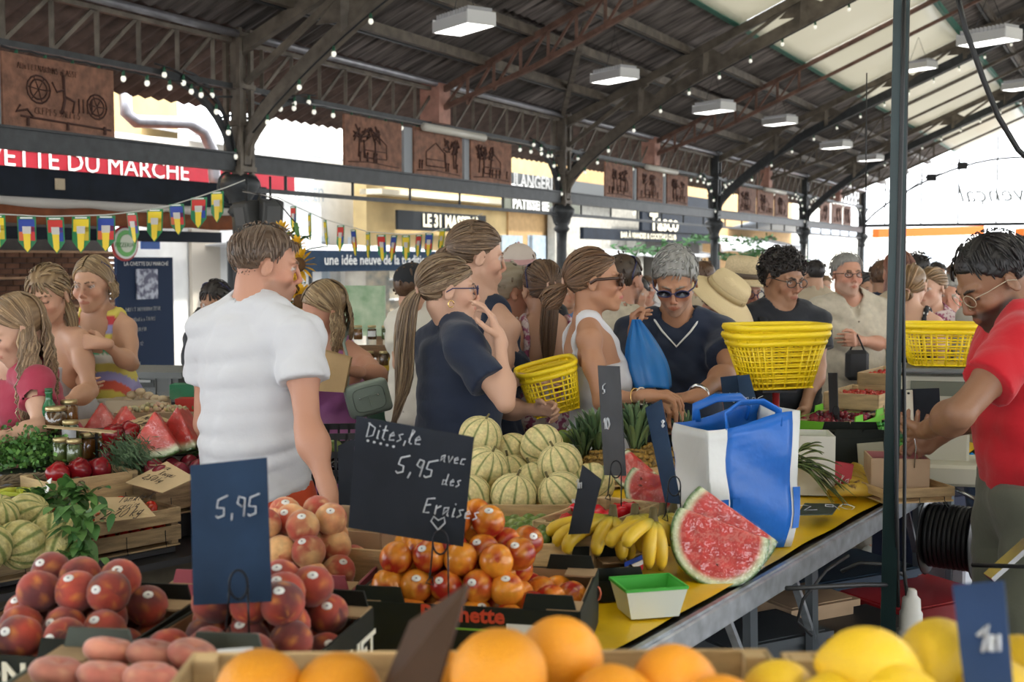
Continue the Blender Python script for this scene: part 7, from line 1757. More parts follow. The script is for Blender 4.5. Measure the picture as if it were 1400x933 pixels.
MB().box((0,0,zt-.01), (.32,.24,.018), bev=.006).obj('weighing_plate', m_gy, t)
for sx in (-1, 1): MB().bar((sx*.155, -.05, 0.05), (sx*.155, .04, zt-.02), .012, .05).obj('side_frame', m_cr, t)
sb = Vector((sc.x+.005, sc.y, TZ+zt+.002)); basket('yellow basket standing on the weighing plate of the scale', sb, (0, 0, math.radians(-10)), .20, .16, .135, flare=1.35, nv=34, nz=6)
# black back of a sign with cream clip
card('black sign back with cream metal clip before the scale', ((1219,592,3.72),(1287,584,3.66),(1284,531,3.66),(1220,533,3.72)), m_slate_c, name='sign_panel')
t = thing('clip_stand', 'cream metal strip clip with rivets and hook on the black sign', 'clip', P(1244,590,3.6)); MB().box(P(1243,562,3.665), (.026,.006,.128), bev=.002, R=Matrix.Rotation(-.06,3,'Y')).obj('strip', mat('cream_metal', (.60,.58,.46), .4), t, True)
for (px, py) in ((1242,538),(1240,588),(1250,588)): MB().lathe([(.0035,-.003),(.0035,.003)], c=P(px,py,3.655), n=10, R=Matrix.Rotation(math.pi/2,3,'X')).obj('rivet', m_wire, t, True)
MB().tube([P(1247,590,3.66), P(1250,600,3.65), P(1252,612,3.66), P(1250,640,3.66)], .002, 5).obj('hook', m_silver, t, True); MB().tube([P(1268,580,3.62)+Vector((.008*math.cos(a), 0, .008*math.sin(a))) for a in range(7)], .002, 5).obj('ring', m_silver, t, True)
def flapbox(lab, q0, q1, q2, z0, z1, mt, nm='cardboard_box', closed=False):
    c, rz, L, W = rect(q0, q1, q2, z0); return c, rz, L, W
cb = PZ(1240, 652, TZ); t = carton('kraft cardboard box under the black sign', Vector((P(1238,640,3.66).x, 3.75, 0)), math.radians(-8), .17, .15, .105, TZ+.145, outer=m_kraft, inner=mat('pinkish_lining', (.42,.16,.16), .8), tabs=False)
wood_crate('flat wooden tray of slats under the kraft box', Vector((P(1245,660,3.6).x+.02, 3.72, 0)), math.radians(12), .24, .18, .038, TZ+.039, 1)
o = MB(); o.sheet(lambda u, v: Vector((.14*(u-.5), .09*(v-.5), .012+.007*math.sin(u*17+v*9)+.006*math.sin(v*23-u*11))), 18, 12); o = o.obj('crumpled_bag', mat('blue_film', (.02,.20,.50), .25, bump=.6, bscale=30)); solidify(o, .004); o.location = PZ(1306, 628, TZ)+Vector((0,0,.0)); tag(o, 'crumpled bright blue plastic bag on the oilcloth near the stallholder', 'bag')
o = MB(); o.sheet(lambda u, v: Vector((.16*(u-.5), .10*(v-.5), .006+.003*math.sin(u*19+v*7))), 12, 8); o = o.obj('clear_bags', mat('milky_film', (.55,.55,.48), .2, trans=.4)); solidify(o, .003); o.location = PZ(1246, 668, TZ); tag(o, 'stack of milky plastic bags in front of the wooden tray', 'bags')
# dark bucket crate with beige panel, red pack, white box with palm like leaves
t = carton('black display carton with beige side panel beside the green pole', Vector((P(1178,640,3.95).x, 4.02, 0)), math.radians(-4), .20, .20, .17, TZ+.172, tabs=True, inner=m_carton)
o = MB().box((P(1192,640,3.9).x, 3.907, TZ+.078), (.085,.004,.14), R=Matrix.Rotation(-.08,3,'Y')).obj('side_label', mat('beige_panel', (.36,.34,.25), .7)); tag(o, 'beige paper panel on the black display carton', 'label')
t = thing('red_pack', 'small red packet with white script standing before the black carton', 'packet', P(1143,650,3.72)); Mr = frame3(P(1145,650,3.78), (.15,1,0)); MB().box(P(1145,650,3.78), (.085,.02,.085), R=Mr.to_3x3()@Matrix.Rotation(.15,3,'Y')).obj('packet', mat('packet_red', (.38,.02,.03), .5), t, True)
mb = MB(); Mt = Mr.copy(); Mt.translation = P(1130,662,3.76); handwrite(mb, 'dela', 0, 0, .03, .0018, Mt, .2, y=-.004); mb.obj('script', m_stick, t, True)
t = carton('white cardboard box holding long leaves beside the shopping bag', Vector((P(1108,640,3.75).x, 3.84, 0)), math.radians(-6), .17, .15, .20, TZ+.202, outer=mat('white_box', (.62,.61,.55), .7), inner=m_white_c, tabs=False)
def leaf_blade(mb, base, tip, wd, bend, col, n=8, fold=.3):
    base = Vector(base); tip = Vector(tip); d = tip-base; side_ = d.cross(Vector((0,0,1)))
    if side_.length < .001: side_ = Vector((1,0,0))
    side_.normalize(); m_ = (base+tip)/2+Vector(bend); vs = []
    for i in range(n+1):
        u = i/n; p = base*(1-u)**2+m_*2*u*(1-u)+tip*u*u; w_ = wd*math.sin(math.pi*min(1, u*.92+.06))**.8; up = Vector((0,0,1))*w_*fold
        vs += [p-side_*w_+up, p, p+side_*w_+up]
    fs = []
    for i in range(n): a = 3*i; fs += [(a,a+1,a+4,a+3),(a+1,a+2,a+5,a+4)]
    mb.add(vs, fs, 0, True, col); return mb
t = thing('leafy_stalks', 'bundle of long drooping dark green leaves over the white box', 'leaves', P(1105,640,3.7)); rd = random.Random(8)
b0_ = P(1085, 628, 3.68)
for i in range(24):
    a = rd.uniform(-.9, 1.1); L_ = rd.uniform(.12,.22); d = Vector((math.cos(a)*L_*.9, rd.uniform(-.05,.02), math.sin(a-.75)*L_*.8+.01))
    o = leaf_blade(MB(), b0_+Vector((0, rd.uniform(-.02,.02), rd.uniform(-.02,.02))), b0_+d, .016, (0,0,.03), mix((.06,.10,.03),(.22,.28,.10), rd.random())).obj('leaf', m_leaf, t, True); solidify(o, .001)
t = thing('banana_bunch', 'overripe spotted banana bunch lying on the yellow oilcloth', 'bananas', PZ(1160,680,TZ))
m_spot = mat('overripe_skin', (.55,.36,.05), .5, col2=(.14,.07,.02), vscale=35, thresh=(.60,.68)); cr_ = PZ(1197, 682, TZ)+Vector((0,0,.02))
for i, (ex, ey, bz_) in enumerate(((1131,684,.02),(1131,672,.035),(1133,662,.05),(1148,655,.055))):
    e = PZ(ex, ey, TZ)+Vector((0, .0, .022+.008*i)); mb = MB(); mb = banana_mb(mb, cr_, e, Vector((0,0,bz_)), r=.021); mb.usec = False; mb.obj('banana', m_spot, t, True)
MB().tube([cr_, cr_+Vector((.02,0,.004)), cr_+Vector((.035,.005,0))], [.014,.010,.008], 7).obj('crown', mat('banana_crown'), t, True)
card('dark chalk tile lying flat behind the shopping bag', ((1090,704,3.30),(1138,703,3.32),(1148,689,3.47),(1100,688,3.47)), mat('tile_dark', (.02,.035,.03), .5), (('12 90', .1, .3, .45, .002),), name='chalk_tile')
# ================================================================ far table produce
def stuffpile(name, lab, c, rz, L, W, z, n, r, mt, colf, seed=0, cat='fruit', hump=.02, sub=6):
    rd = random.Random(seed); mb = MB()
    for i in range(n):
        x, y = rd.uniform(-L/2, L/2), rd.uniform(-W/2, W/2); v = Matrix.Rotation(rz, 3, 'Z')@Vector((x, y, 0)); mb.ell((c.x+v.x, c.y+v.y, z+rd.uniform(0, hump)*(1-abs(2*x/L)**3)), r*rd.uniform(.85,1.1), sub, max(4, sub-2), col=colf(rd))
    o = mb.obj(name, mt); tag(o, lab, cat, kind='stuff'); return o
Fc = TRZ
def far_crate(lab, u, v, L, W, Hh, zt, mt=None, kind='wood', outer=None):
    c = ST(u, v, 0)
    if zt-Hh > TZ+.006: o = MB().box((c.x, c.y, (TZ+zt-Hh)/2-.001), (L-.03, W-.03, zt-Hh-TZ-.004), Fc).obj('riser', m_black); tag(o, 'black riser under the '+lab, 'stand')
    if kind == 'wood': wood_crate(lab, c, Fc, L, W, Hh, zt, 1, mt)
    else: carton(lab, c, Fc, L, W, Hh, zt, outer=outer or m_kraft, tabs=True)
    return c
red = lambda rd: (rd.uniform(.35,.55), rd.uniform(.01,.05), .02); dkr = lambda rd: (rd.uniform(.06,.25), .01, rd.uniform(.015,.03)); cher = lambda rd: (rd.uniform(.14,.3), .008, .02)
c = far_crate('carton of glossy dark cherries on the far table', 3.05, .30, .40, .30, .075, TZ+.10, kind='c', outer=m_carton); stuffpile('cherries', 'dark cherries filling the carton on the far table', c, Fc, .34, .24, TZ+.075, 220, .012, m_fruit, cher, 1, 'cherries')
c = far_crate('kraft punnet tray of strawberries on the far table', 3.52, .32, .42, .30, .085, TZ+.13, kind='c'); stuffpile('strawberries', 'red strawberries heaped in the kraft tray', c, Fc, .36, .24, TZ+.105, 170, .015, m_fruit, red, 2, 'strawberries')
c = far_crate('wooden crate of orange tomatoes on the far table', 4.05, .35, .42, .30, .10, TZ+.20); heap('tomato', TOM, .022, c, Fc, .38, .26, TZ+.14, 2, 'far table tomato', 'tomato', 'tomatoes on the far table', 21, calyx=1)
c = far_crate('wooden crate of pale apricots at the far end', 4.5, .36, .36, .3, .13, TZ+.25); heap('apricot', WPEACH, .034, c, Fc, .32, .26, TZ+.19, 1, 'pale far crate apricot', 'apricot', 'apricots far end', 22)
c = far_crate('green edged crate of mixed plums and figs on the far table', 2.70, .53, .38, .26, .09, TZ+.12, kind='c', outer=mat('lime_carton', (.14,.45,.03), .5)); stuffpile('figs', 'dark purple figs in the lime edged crate', c, Fc, .32, .2, TZ+.09, 70, .02, m_fruit, dkr, 4, 'figs')
c = far_crate('shallow crate of red currants behind the figs', 3.15, .56, .40, .24, .08, TZ+.17); stuffpile('redcurrants', 'bright redcurrants filling the shallow crate', c, Fc, .36, .2, TZ+.145, 260, .010, m_fruit, red, 5, 'redcurrants')
c = far_crate('wooden crate of small tomatoes behind the currants', 3.62, .56, .42, .24, .09, TZ+.22); stuffpile('cherry_tomatoes', 'cherry tomatoes filling the crate behind the currants', c, Fc, .38, .2, TZ+.19, 150, .015, m_fruit, red, 6, 'tomatoes')
# bags of green beans / herbs under film
c = ST(2.72, .28, 0); stuffpile('packed_salad', 'bags of small green leaves wrapped in shiny film', c, Fc, .32, .22, TZ+.03, 240, .013, mat('salad_green', attr=True, rough=.25), lambda rd: (rd.uniform(.03,.12), rd.uniform(.12,.28), rd.uniform(.02,.08)), 7, 'salad', hump=.06)
# grapes, berries, mango near the bag
c = ST(2.05, .55, 0); carton('pale carton of white grapes behind the leaves', c, Fc, .30, .22, .10, TZ+.102, outer=mat('pale_carton', (.50,.44,.30), .7)); stuffpile('grapes', 'pale green grapes heaped in the pale carton', c, Fc, .24, .16, TZ+.08, 110, .0125, m_fruit, lambda rd: (rd.uniform(.30,.42), rd.uniform(.32,.40), .08), 8, 'grapes', hump=.03)
c = ST(2.0, .80, 0); carton('dark carton of blackberries and raspberries in punnets', c, Fc, .42, .22, .13, TZ+.132, outer=m_carton); stuffpile('berries', 'mixed red and black berries in the dark carton', c, Fc, .38, .18, TZ+.105, 240, .012, m_fruit, lambda rd: rd.choice(((.30,.01,.02),(.05,.006,.02),(.03,.01,.05),(.4,.03,.03))), 9, 'berries', hump=.03)
p = ST(1.62, .62, TZ+.045); place('mango', PEACH[0], p, (1.3,.2,.4), 'orange red mango beside the white box', 'mango', None, r=.034).scale = (1.4,1.2,1.2)
# ================================================================ pineapples and things behind the crates
m_pine = mat('pineapple_skin', (.45,.26,.05), .6, col2=(.16,.10,.03), vscale=40, bump=.8, bscale=60, thresh=(.4,.6))
def pineapple(lab, p, tilt, seed, s=1.0):
    t = thing('pineapple', lab, 'pineapple', p); t.rotation_euler = tilt; t.scale = (s,)*3; rd = random.Random(seed)
    mb = MB(); mb.ell((0,0,0), (.052,.052,.075), 16, 12); mb.obj('fruit_body', m_pine, t)
    sc_me = MB().lathe([(.011,0),(.007,.005),(.0,.008)], n=6).mesh(m_pine, 'scale')
    for j in range(7):
        for i in range(11):
            th = .45+j*.37; a = 2*math.pi*(i+.5*(j % 2))/11; v = Vector((math.sin(th)*math.cos(a), math.sin(th)*math.sin(a), math.cos(th))); o = put('scale', sc_me, t); o.matrix_local = Matrix.Translation((v.x*.051, v.y*.051, v.z*.074)) @ v.to_track_quat('Z','Y').to_matrix().to_4x4()
    for i in range(30):
        a = i*2.4; q = i/30; L_ = .055+.10*(1-abs(q-.35)); o = leaf_blade(MB(), (math.cos(a)*.012, math.sin(a)*.012, .068+.03*q), (math.cos(a)*(.09-.06*q), math.sin(a)*(.09-.06*q), .08+L_*(.45+.9*q)), .0085, (math.cos(a)*-.008, math.sin(a)*-.008, .03), mix((.035,.085,.035),(.13,.20,.09), rd.random()), 5).obj('leaf', m_leaf, t); solidify(o, .0015)
for i, (px, py, Y, tl, s) in enumerate(((820,645,3.95,(0,-.1,0),1.0),(800,650,4.0,(.1,-.3,1),.95),(866,648,3.95,(.15,.15,2),1.1),(890,640,4.0,(0,.35,3),1.1),(915,640,3.98,(.1,.5,0),.95))):
    pineapple(('pineapple with dark spiky crown, nearest the melons','smaller pineapple tilted toward the melons','pineapple with tall leaves between the two long signs','pineapple leaning right behind the leaning blue sign','rightmost pineapple behind the shopping bag')[i], P(px, py, Y), tl, i, s)
c = ST(1.05, .80, 0); wood_crate('low wooden crate under the pineapples', Vector((P(858,690,3.98).x, 3.98, 0)), Fc*.3, .42, .18, .05, TZ+.055, 1)
wp = P(795, 650, 3.75); wedge('small watermelon slice between melons and pineapple', wp, Matrix.Rotation(.3, 3, 'Z'), .07, [((-.2,-.9,.3),.0), ((.5,.2,.7),.02)], .005, wrap=False)
wp = P(868, 640, 3.55); wedge('watermelon slice over the pepper crate', wp, Matrix.Rotation(-.3, 3, 'Z'), .07, [((-.1,-.7,.5),.0), ((.6,.3,.7),.03)], .005)
wp = P(893, 668, 3.3); wedge('watermelon slice beside the leaning blue sign', wp, Matrix.Rotation(.1, 3, 'Z'), .08, [((-.1,-.9,.2),.0), ((.3,.3,.8),.04)], .005)
for i, (px, py) in enumerate(((770,598),(784,597))): place('lime', PLUM[0], P(px, py, 4.05), (0,0,i), ('lime left of the pair behind the melons','lime right of the pair behind the melons')[i], 'lime', None, r=.0185).scale = (1.5,)*3
# ================================================================ chalk signs
card('large black chalk sign reading dites le avec des fraises 5,95', ((476,722,2.18),(633,748,2.16),(648,598,2.16),(487,569,2.18)), m_slate_c,
  (('Dites,le', .04, .83, .13, .0022), ('~', .06, .80, .1, .002), ('5,95', .34, .56, .15, .0028), ('avec', .70, .72, .10, .002), ('des', .74, .52, .10, .002), ('Eraises', .62, .25, .13, .0026), ('@', .70, .10, .14, .0026)), clip=((602,742,2.14), .022, .13), seed=3)
card('blue chalk sign marked 5,95 over the peaches', ((264,828,1.80),(371,823,1.78),(364,626,1.78),(260,637,1.80)), m_slate_b, (('5,95', .42, .62, .14, .0026),), clip=((326,800,1.76), .022, .10), seed=4)
card('narrow grey chalk sign seen edge on marked 10 before the pineapples', ((826,650,3.10),(855,651,3.0),(846,501,3.0),(817,500,3.1)), m_slate_g, (('10', .30, .42, .10, .003), ('5', .45, .74, .08, .0025)), clip=((842,642,3.0), .022, .14), seed=5)
card('slim blue chalk sign leaning beside the shopping bag', ((909,687,2.95),(930,690,2.90),(908,546,2.95),(882,558,3.0)), m_slate_b, (('8', .25, .80, .08, .003),), clip=((922,665,2.88), .024, .10), seed=6)
card('small black sign tilted over the plums', ((777,731,2.72),(805,730,2.68),(823,656,2.68),(796,636,2.72)), m_slate_c, (('1n', .50, .66, .14, .0022), ('u', .3, .45, .1, .0015)), seed=7)
card('navy chalk sign marked 3,90 with a drawn heart', ((992,578,4.15),(1018,578,4.15),(1011,513,4.15),(985,516,4.15)), m_slate_b, (('3,90', .45, .28, .22, .0022), ('@', .10, .42, .26, .003)), seed=8)
card('navy chalk sign marked 3,95 leaning on its neighbour', ((1016,575,4.05),(1042,574,4.05),(1026,509,4.10),(1008,514,4.12)), m_slate_b, (('395', .15, .30, .20, .0022),), seed=9)
card('grey narrow sign standing in the far produce', ((1134,575,4.9),(1146,575,4.8),(1144,510,4.8),(1132,510,4.9)), m_slate_g, (), clip=((1143,562,4.7), .02, .14), seed=10)
card('brown edged sign blurred in the foreground over the oranges', ((512,965,1.06),(590,968,1.02),(641,796,1.10),(560,850,1.18)), mat('brown_board', (.055,.026,.012), .5, spec=.25, var=.2), (('5,0', .35, .35, .12, .004),), seed=11)
card('blue sign blurred in the right foreground over the lemons', ((1322,975,1.04),(1388,975,1.02),(1362,775,1.08),(1302,800,1.12)), mat('bright_blue_board', (.025,.05,.12), .6, spec=.2, var=.2), (('1n', .25, .45, .20, .0035),), seed=12)
card('black board corner beside the melon crate', ((465,800,2.9),(480,801,2.9),(484,600,2.9),(462,610,2.9)), m_slate_c, name='board', seed=13)
# ================================================================ left stall
def LT(u, v, z): return Vector((-.96-.680*u-.733*v, 3.56-.733*u+.680*v, z))
LRZ = math.atan2(.733, .680)
t = thing('display_table', 'low cloth covered display table of the left vegetable stall', 'table', LT(.65, .50, 0), LRZ)
MB().box((0,0,.765), (1.75,1.05,.02)).obj('top', m_black, t); MB().box((0,0,.38), (1.70,1.0,.745)).obj('cloth_skirt', mat('sack_cloth', (.055,.045,.03), .9, var=.4), t)
LZ = .777
def lcrate(lab, u, v, L, W, Hh, zt, planks=2, mt=None): c = LT(u, v, 0); return c, wood_crate(lab, c, LRZ, L, W, Hh, zt, planks, mt or m_crate_old)
def wbox(name, lab, cat, c, d, rz, mt, z0, z1): o = MB().box((0,0,0), (d[0], d[1], z1-z0)).obj(name, mt); o.location = (c.x, c.y, (z0+z1)/2); o.rotation_euler = (0,0,rz); tag(o, lab, cat); return o
# front row
c, _ = lcrate('weathered crate of small tomatoes under the brown paper sign', .19, .17, .36, .27, .11, .905); wbox('step', 'black step under the left tomato crate', 'stand', c, (.33,.25), LRZ, m_black, LZ+.001, .794)
heap('tomato', TOM, .021, c, LRZ, .34, .25, .82, 3, 'tomato, left stall crate', 'tomato', 'tomatoes in the left crate', 31, calyx=1)
c, _ = lcrate('weathered crate of striped melons at the left edge', .66, .17, .46, .30, .13, .92); wbox('step', 'black step under the left melon crate', 'stand', c, (.42,.27), LRZ, m_black, LZ+.001, .789)
GL_ = 'striped melons in the left crate'
for i, (px, py, Y, rx, ry) in enumerate(((-8,707,3.22,.3,.5),(38,706,3.34,1.0,.2),(28,745,3.14,1.3,.6),(72,734,3.24,.9,-.7),(-20,748,3.05,.3,.5),(-50,715,3.1,1,1),(84,752,3.2,.2,.3))):
    place('melon', MELON2[i % 2], P(px, py, Y), (rx, ry, i*1.3), 'yellow green striped melon, '+('cut by the picture edge, upper','upper middle beside the wicker basket','front middle one','half under the basil','cut by the picture edge, lower','out at the far left corner','under the hanging basil')[i], 'melon', GL_, r=.066)
# basil hanging between the crates
t = thing('basil_bunch', 'big bunch of green basil leaves spilling down between the two left crates', 'herbs', P(100,700,3.25)); rd = random.Random(2)
for i in range(150):
    u = rd.random(); a = P(40+95*rd.random(), 668+18*rd.random(), 3.42) if u < .45 else P(108+26*rd.gauss(0,.6), 682+ (u-.4)*150, 3.20-.05*u)
    b = a+Vector((rd.gauss(0,.028), -abs(rd.gauss(0,.03)), rd.gauss(-.03,.02) if u > .45 else rd.gauss(.0,.02)))
    d = (b-a); d = d.normalized()*rd.uniform(.035,.07) if d.length > 0 else Vector((.05,0,0)); o = leaf_blade(MB(), a, a+d, rd.uniform(.011,.017), (0,0,.012), mix((.035,.12,.025),(.12,.24,.06), rd.random()), 4, .2).obj('leaf', m_leaf, t, True)
for i in range(10):
    a = P(75+rd.uniform(-20,25), 690, 3.38); MB().tube([a, P(110+rd.uniform(-10,12), 700, 3.3), P(115+rd.uniform(-15,18), 745+rd.uniform(-10,25), 3.2)], .0025, 5).obj('stalk', mat('stalk_green', (.08,.17,.05), .6), t, True)
# second row
c, _ = lcrate('crate of red onions under the tan price card', -.17, .30, .34, .22, .12, .97, 1); wbox('step', 'second row step under the onion crate', 'stand', c, (.30,.2), LRZ, m_black, LZ+.001, .849)
heap('red_onion', ONION, .034, c, LRZ, .32, .20, .89, 2, 'dark red onion', 'onion', 'glossy red onions', 35, tilt=.8)
c, _ = lcrate('wooden crate of dark red peppers behind the basil', .13, .42, .30, .18, .12, .98, 1, m_crate); wbox('step', 'step under the dark red pepper crate', 'stand', c, (.27,.15), LRZ, m_black, LZ+.001, .859)
heap('red_pepper', PEPPER, .038, c, LRZ, .28, .16, .90, 2, 'dark red pepper behind basil', 'pepper', 'dark red bell peppers', 34, tilt=1.5, calyx=.9)
heap('bell_pepper', PEPPER, .038, LT(-.10, .56, 0), LRZ, .20, .14, .975, 2, 'crimson bell pepper by rosemary', 'pepper', 'crimson bell peppers on the heap', 36, tilt=1.5)
c = LT(.04, .62, 0); wbox('step', 'raised black step carrying jars and bell peppers', 'stand', c, (.48,.20), LRZ, m_black, LZ+.001, .972)
# wicker basket with chillies
t = thing('wicker_basket', 'oval woven wicker basket of pale green chillies', 'basket', P(38,690,3.62)); t.rotation_euler = (.12, .0, .1)
m_wick = mat('wicker', (.17,.125,.075), .7, var=.5, vscale=50, bump=.4)
for j in range(6):
    k = .82+.06*j; z = -.035+.016*j
    for ph in (0, 1): MB().tube([(.125*k*math.cos(a*.2244), .095*k*math.sin(a*.2244), z+.005*math.sin(a*math.pi/2+ph*math.pi)) for a in range(29)], .0055, 5, cap=False).obj('strand', m_wick, t)
for ph in range(4): MB().tube([((.158+.007*math.cos(a*1.1+ph*1.57))*math.cos(a*.1122), (.122+.007*math.cos(a*1.1+ph*1.57))*math.sin(a*.1122), .052+.008*math.sin(a*1.1+ph*1.57)) for a in range(57)], .0055, 5, cap=False).obj('rim_strand', m_wick, t)
for i in range(18): a = i*.349; MB().tube([(.09*math.cos(a), .07*math.sin(a), -.035), (.150*math.cos(a), .115*math.sin(a), .05)], .004, 5).obj('stake', m_wick, t)
MB().box((0,0,-.036), (.19,.14,.006)).obj('base', m_wick, t)
rd = random.Random(4); b0 = P(38,690,3.62)
for i in range(16):
    p = b0+Vector((rd.uniform(-.085,.075), rd.uniform(-.06,.03), .015+rd.uniform(0,.025))); d = Vector((rd.uniform(-1,1), rd.uniform(-.6,.6), rd.uniform(-.1,.2))).normalized(); cc = mix((.50,.52,.05),(.30,.42,.04), rd.random())
    o = MB().tube([d*-.04, d*-.02, d*.01, d*.035+Vector((0,0,.003)), d*.05], [.008,.013,.0125,.009,.002], 8).obj('chilli', mat('chilli_%d' % (i % 3), cc, .3)); o.location = p; tag(o, 'pale green chilli pepper lying in the wicker basket', 'chilli', 'pale chillies in the wicker basket')
wbox('step', 'black step under the wicker basket', 'stand', Vector((b0.x, b0.y, 0)), (.2,.16), .1, m_black, LZ+.001, b0.z-.042)
card('small white paper tucked into the wicker basket', ((47,692,3.55),(62,686,3.5),(76,657,3.6),(58,662,3.62)), mat('white_paper'), name='paper_slip')
# price cards lying in the produce
m_tanc = mat('tan_card', (.50,.36,.20), .8, var=.12)
card('tan paper sign with heart of beef tomato price, torn and curled', ((124,716,3.40),(213,706,3.30),(190,680,3.52),(120,680,3.55)), m_tanc, (('Tomate R', .18, .62, .22, .0014), ('cerise', .28, .38, .2, .0012), ('2,20 kg', .12, .08, .3, .0018)), chalk=m_ink, seed=1)
card('tan handwritten price card leaning over the red onions', ((171,660,3.72),(222,674,3.58),(264,646,3.62),(228,631,3.80)), m_tanc, (('Grosse', .12, .70, .16, .0011), ('Rouges', .40, .50, .16, .0011), ('2,50 kg', .20, .25, .18, .0013)), chalk=m_ink, seed=2)
card('tan price card laid on the watermelon wedges', ((165,580,4.10),(191,588,4.02),(234,575,4.1),(208,565,4.2)), m_tanc, (('Melon', .12, .55, .2, .0011), ('1,90', .3, .2, .25, .0013)), chalk=m_ink, seed=3)
card('tan card flat edge beside the peppers', ((162,633,3.9),(230,637,3.8),(222,628,3.95),(166,630,4.0)), m_tanc, chalk=m_ink, seed=4)
card('tan card lying on top of the jars', ((60,584,3.85),(155,592,3.8),(160,588,3.9),(62,581,3.95)), m_tanc, chalk=m_ink, seed=5)
# watermelon wedges in film on a black crate
for i, (px, py, Y, r, rz, l) in enumerate(((213,598,3.92,.135,.15,'tall pointed watermelon wedge in film, front centre left'),(245,590,4.02,.13,-.2,'watermelon wedge in film right of the front one'),(172,592,4.15,.13,.5,'watermelon wedge behind the tan card'),(140,590,4.25,.12,.2,'flat watermelon wedge left of the tan card'))):
    p = P(px, py, Y); p.z = 1.03 if i < 2 else 1.02
    tip = p+Vector((0,0,.13)); Rr = Matrix.Rotation(rz, 3, 'Z')
    wedge(l, tip, Rr, .16, [((0,-.95,.22),.015), ((.80,.1,.50),.0), ((-.80,.1,.50),.0), ((0,1,.1),.07)], .007, group=None)
pc = P(225,612,4.08); t = thing('plastic_crate', 'black slatted plastic crate under the watermelon wedges', 'crate', (pc.x-.03, pc.y+.03, LZ+.001), .1)
h_ = .868-LZ+.09
for x in range(13):
    for sy in (-1,1): MB().box((-.2+x*.0333, sy*.13, h_/2), (.008,.006,h_)).obj('slat', m_black, t)
for z in (.005, h_*.5, h_): 
    for sy in (-1,1): MB().box((0, sy*.13, z), (.42,.01,.01)).obj('rail', m_black, t)
    for sx in (-1,1): MB().box((sx*.205, 0, z), (.01,.26,.01)).obj('rail', m_black, t)
for x in range(8): 
    for sx in (-1,1): MB().box((sx*.205, -.115+x*.033, h_/2), (.006,.008,h_)).obj('slat', m_black, t)
MB().box((0,0,h_-.006), (.40,.25,.008)).obj('tray', m_black, t)
# jars and bottle
m_jar = clearfilm('jar_glass', (.92,.95,.93), .07, .06, 0); m_lid = mat('gold_lid', (.45,.36,.18), .3, metal=.7)
def jar(lab, p, r, h, cont, lidm=None, labelled=False, group=None):
    t = thing('jar', lab, 'jar', p, 0, group)
    MB().lathe([(r*.9,0),(r,.006),(r,h*.78),(r*.82,h*.86),(r*.82,h*.9)], n=16).obj('glass', m_jar, t); MB().lathe([(r*.88,.003),(r*.95,.008),(r*.95,h*.74),(r*.8,h*.80)], n=16).obj('contents', cont, t)
    MB().lathe([(r*.9,h*.86),(r*.93,h*.87),(r*.93,h),(r*.88,h+.003)], n=16).obj('lid', lidm or m_lid, t)
    if labelled:
        mb = MB(); mb.sheet(lambda u, v: Vector((r*1.02*math.cos(-2.5+1.9*u), r*1.02*math.sin(-2.5+1.9*u), h*(.25+.4*v))), 8, 1); mb.obj('label_band', mat('white_paper'), t)
m_honey = mat('honey', (.20,.075,.012), .2, spec=.6); m_dkh = mat('dark_honey', (.09,.04,.012), .2); m_green_j = mat('green_preserve', (.07,.10,.02), .3, var=.5, vscale=60)
jz = .987
for i, (px, py, Y, r, h, m_, l, lb) in enumerate(((120,628,3.98,.026,.085,m_honey,'honey jar nearest the rosemary bundle',0),(139,626,4.03,.025,.088,m_honey,'amber jar right behind the nearest honey jar',0),(77,588,3.98,.036,.075,m_dkh,'dark brown jar with cream lid beside the green bottle',0),(95,582,4.08,.030,.085,m_honey,'taller honey jar behind the dark one',0),(97,605,3.94,.028,.07,m_green_j,'jar of green preserve with white label',1),(84,630,3.80,.027,.07,m_green_j,'dark green preserve jar in the lower row, left',0),(102,632,3.78,.025,.07,m_green_j,'dark green preserve jar in the lower row, right',0))):
    p = P(px, py, Y); jar(l, p, r, h, m_, labelled=bool(lb))
p = P(90, 610, 4.03); wbox('jar_tray', 'black tray holding the green preserve jars and the honey jars', 'tray', P(86,600,4.05), (.26,.16), .3, m_black, .99, P(86,590,4.05).z-.004)
p = P(68, 590, 4.02); t = thing('green_bottle', 'green glass bottle beside the dark honey jar', 'bottle', p); MB().lathe([(.030,0),(.033,.01),(.033,.055),(.022,.085),(.012,.105),(.011,.125),(.013,.128),(.013,.135)], n=16).obj('glass', mat('green_glass', (.02,.13,.05), .08, spec=.8), t); MB().lathe([(.0125,.135),(.013,.145),(.0,.146)], n=12).obj('cap', mat('cap_green', (.03,.10,.04), .4), t)
# parsley and rosemary as leafy masses
def herb(lab, cx, cy, Y, w_, h_, n, col1, col2, ls=.014, long=False, seed=0, dep=.12):
    rd = random.Random(seed); mb = MB()
    for i in range(n):
        a, b = rd.gauss(0, .42), rd.gauss(0, .42)
        p = P(cx+w_*a, cy+h_*b, Y+dep*rd.gauss(0,.4)); 
        if long: d = Vector((rd.gauss(.6,.4), rd.gauss(-.3,.3), rd.gauss(-.5,.4))).normalized()*ls*3; s_ = d.orthogonal().normalized()*ls*.16
        else: d = Vector((rd.gauss(0,1), rd.gauss(-.4,.8), rd.gauss(.2,.8))).normalized()*ls; s_ = d.cross(Vector((rd.gauss(0,1), rd.gauss(0,1), rd.gauss(0,1)))).normalized()*ls*.7
        cc = mix(col1, col2, rd.random()); m_ = p+d*.5; mb.add([p, m_+s_, p+d, m_-s_], [(0,1,2,3)], 0, False, cc)
    o = mb.obj('herbs', m_leaf); tag(o, lab, 'herbs', kind='stuff'); return o
herb('big heap of curly parsley at the left edge', 30, 617, 3.95, 70, 34, 2600, (.03,.11,.02), (.12,.26,.05), .013, seed=1, dep=.2)
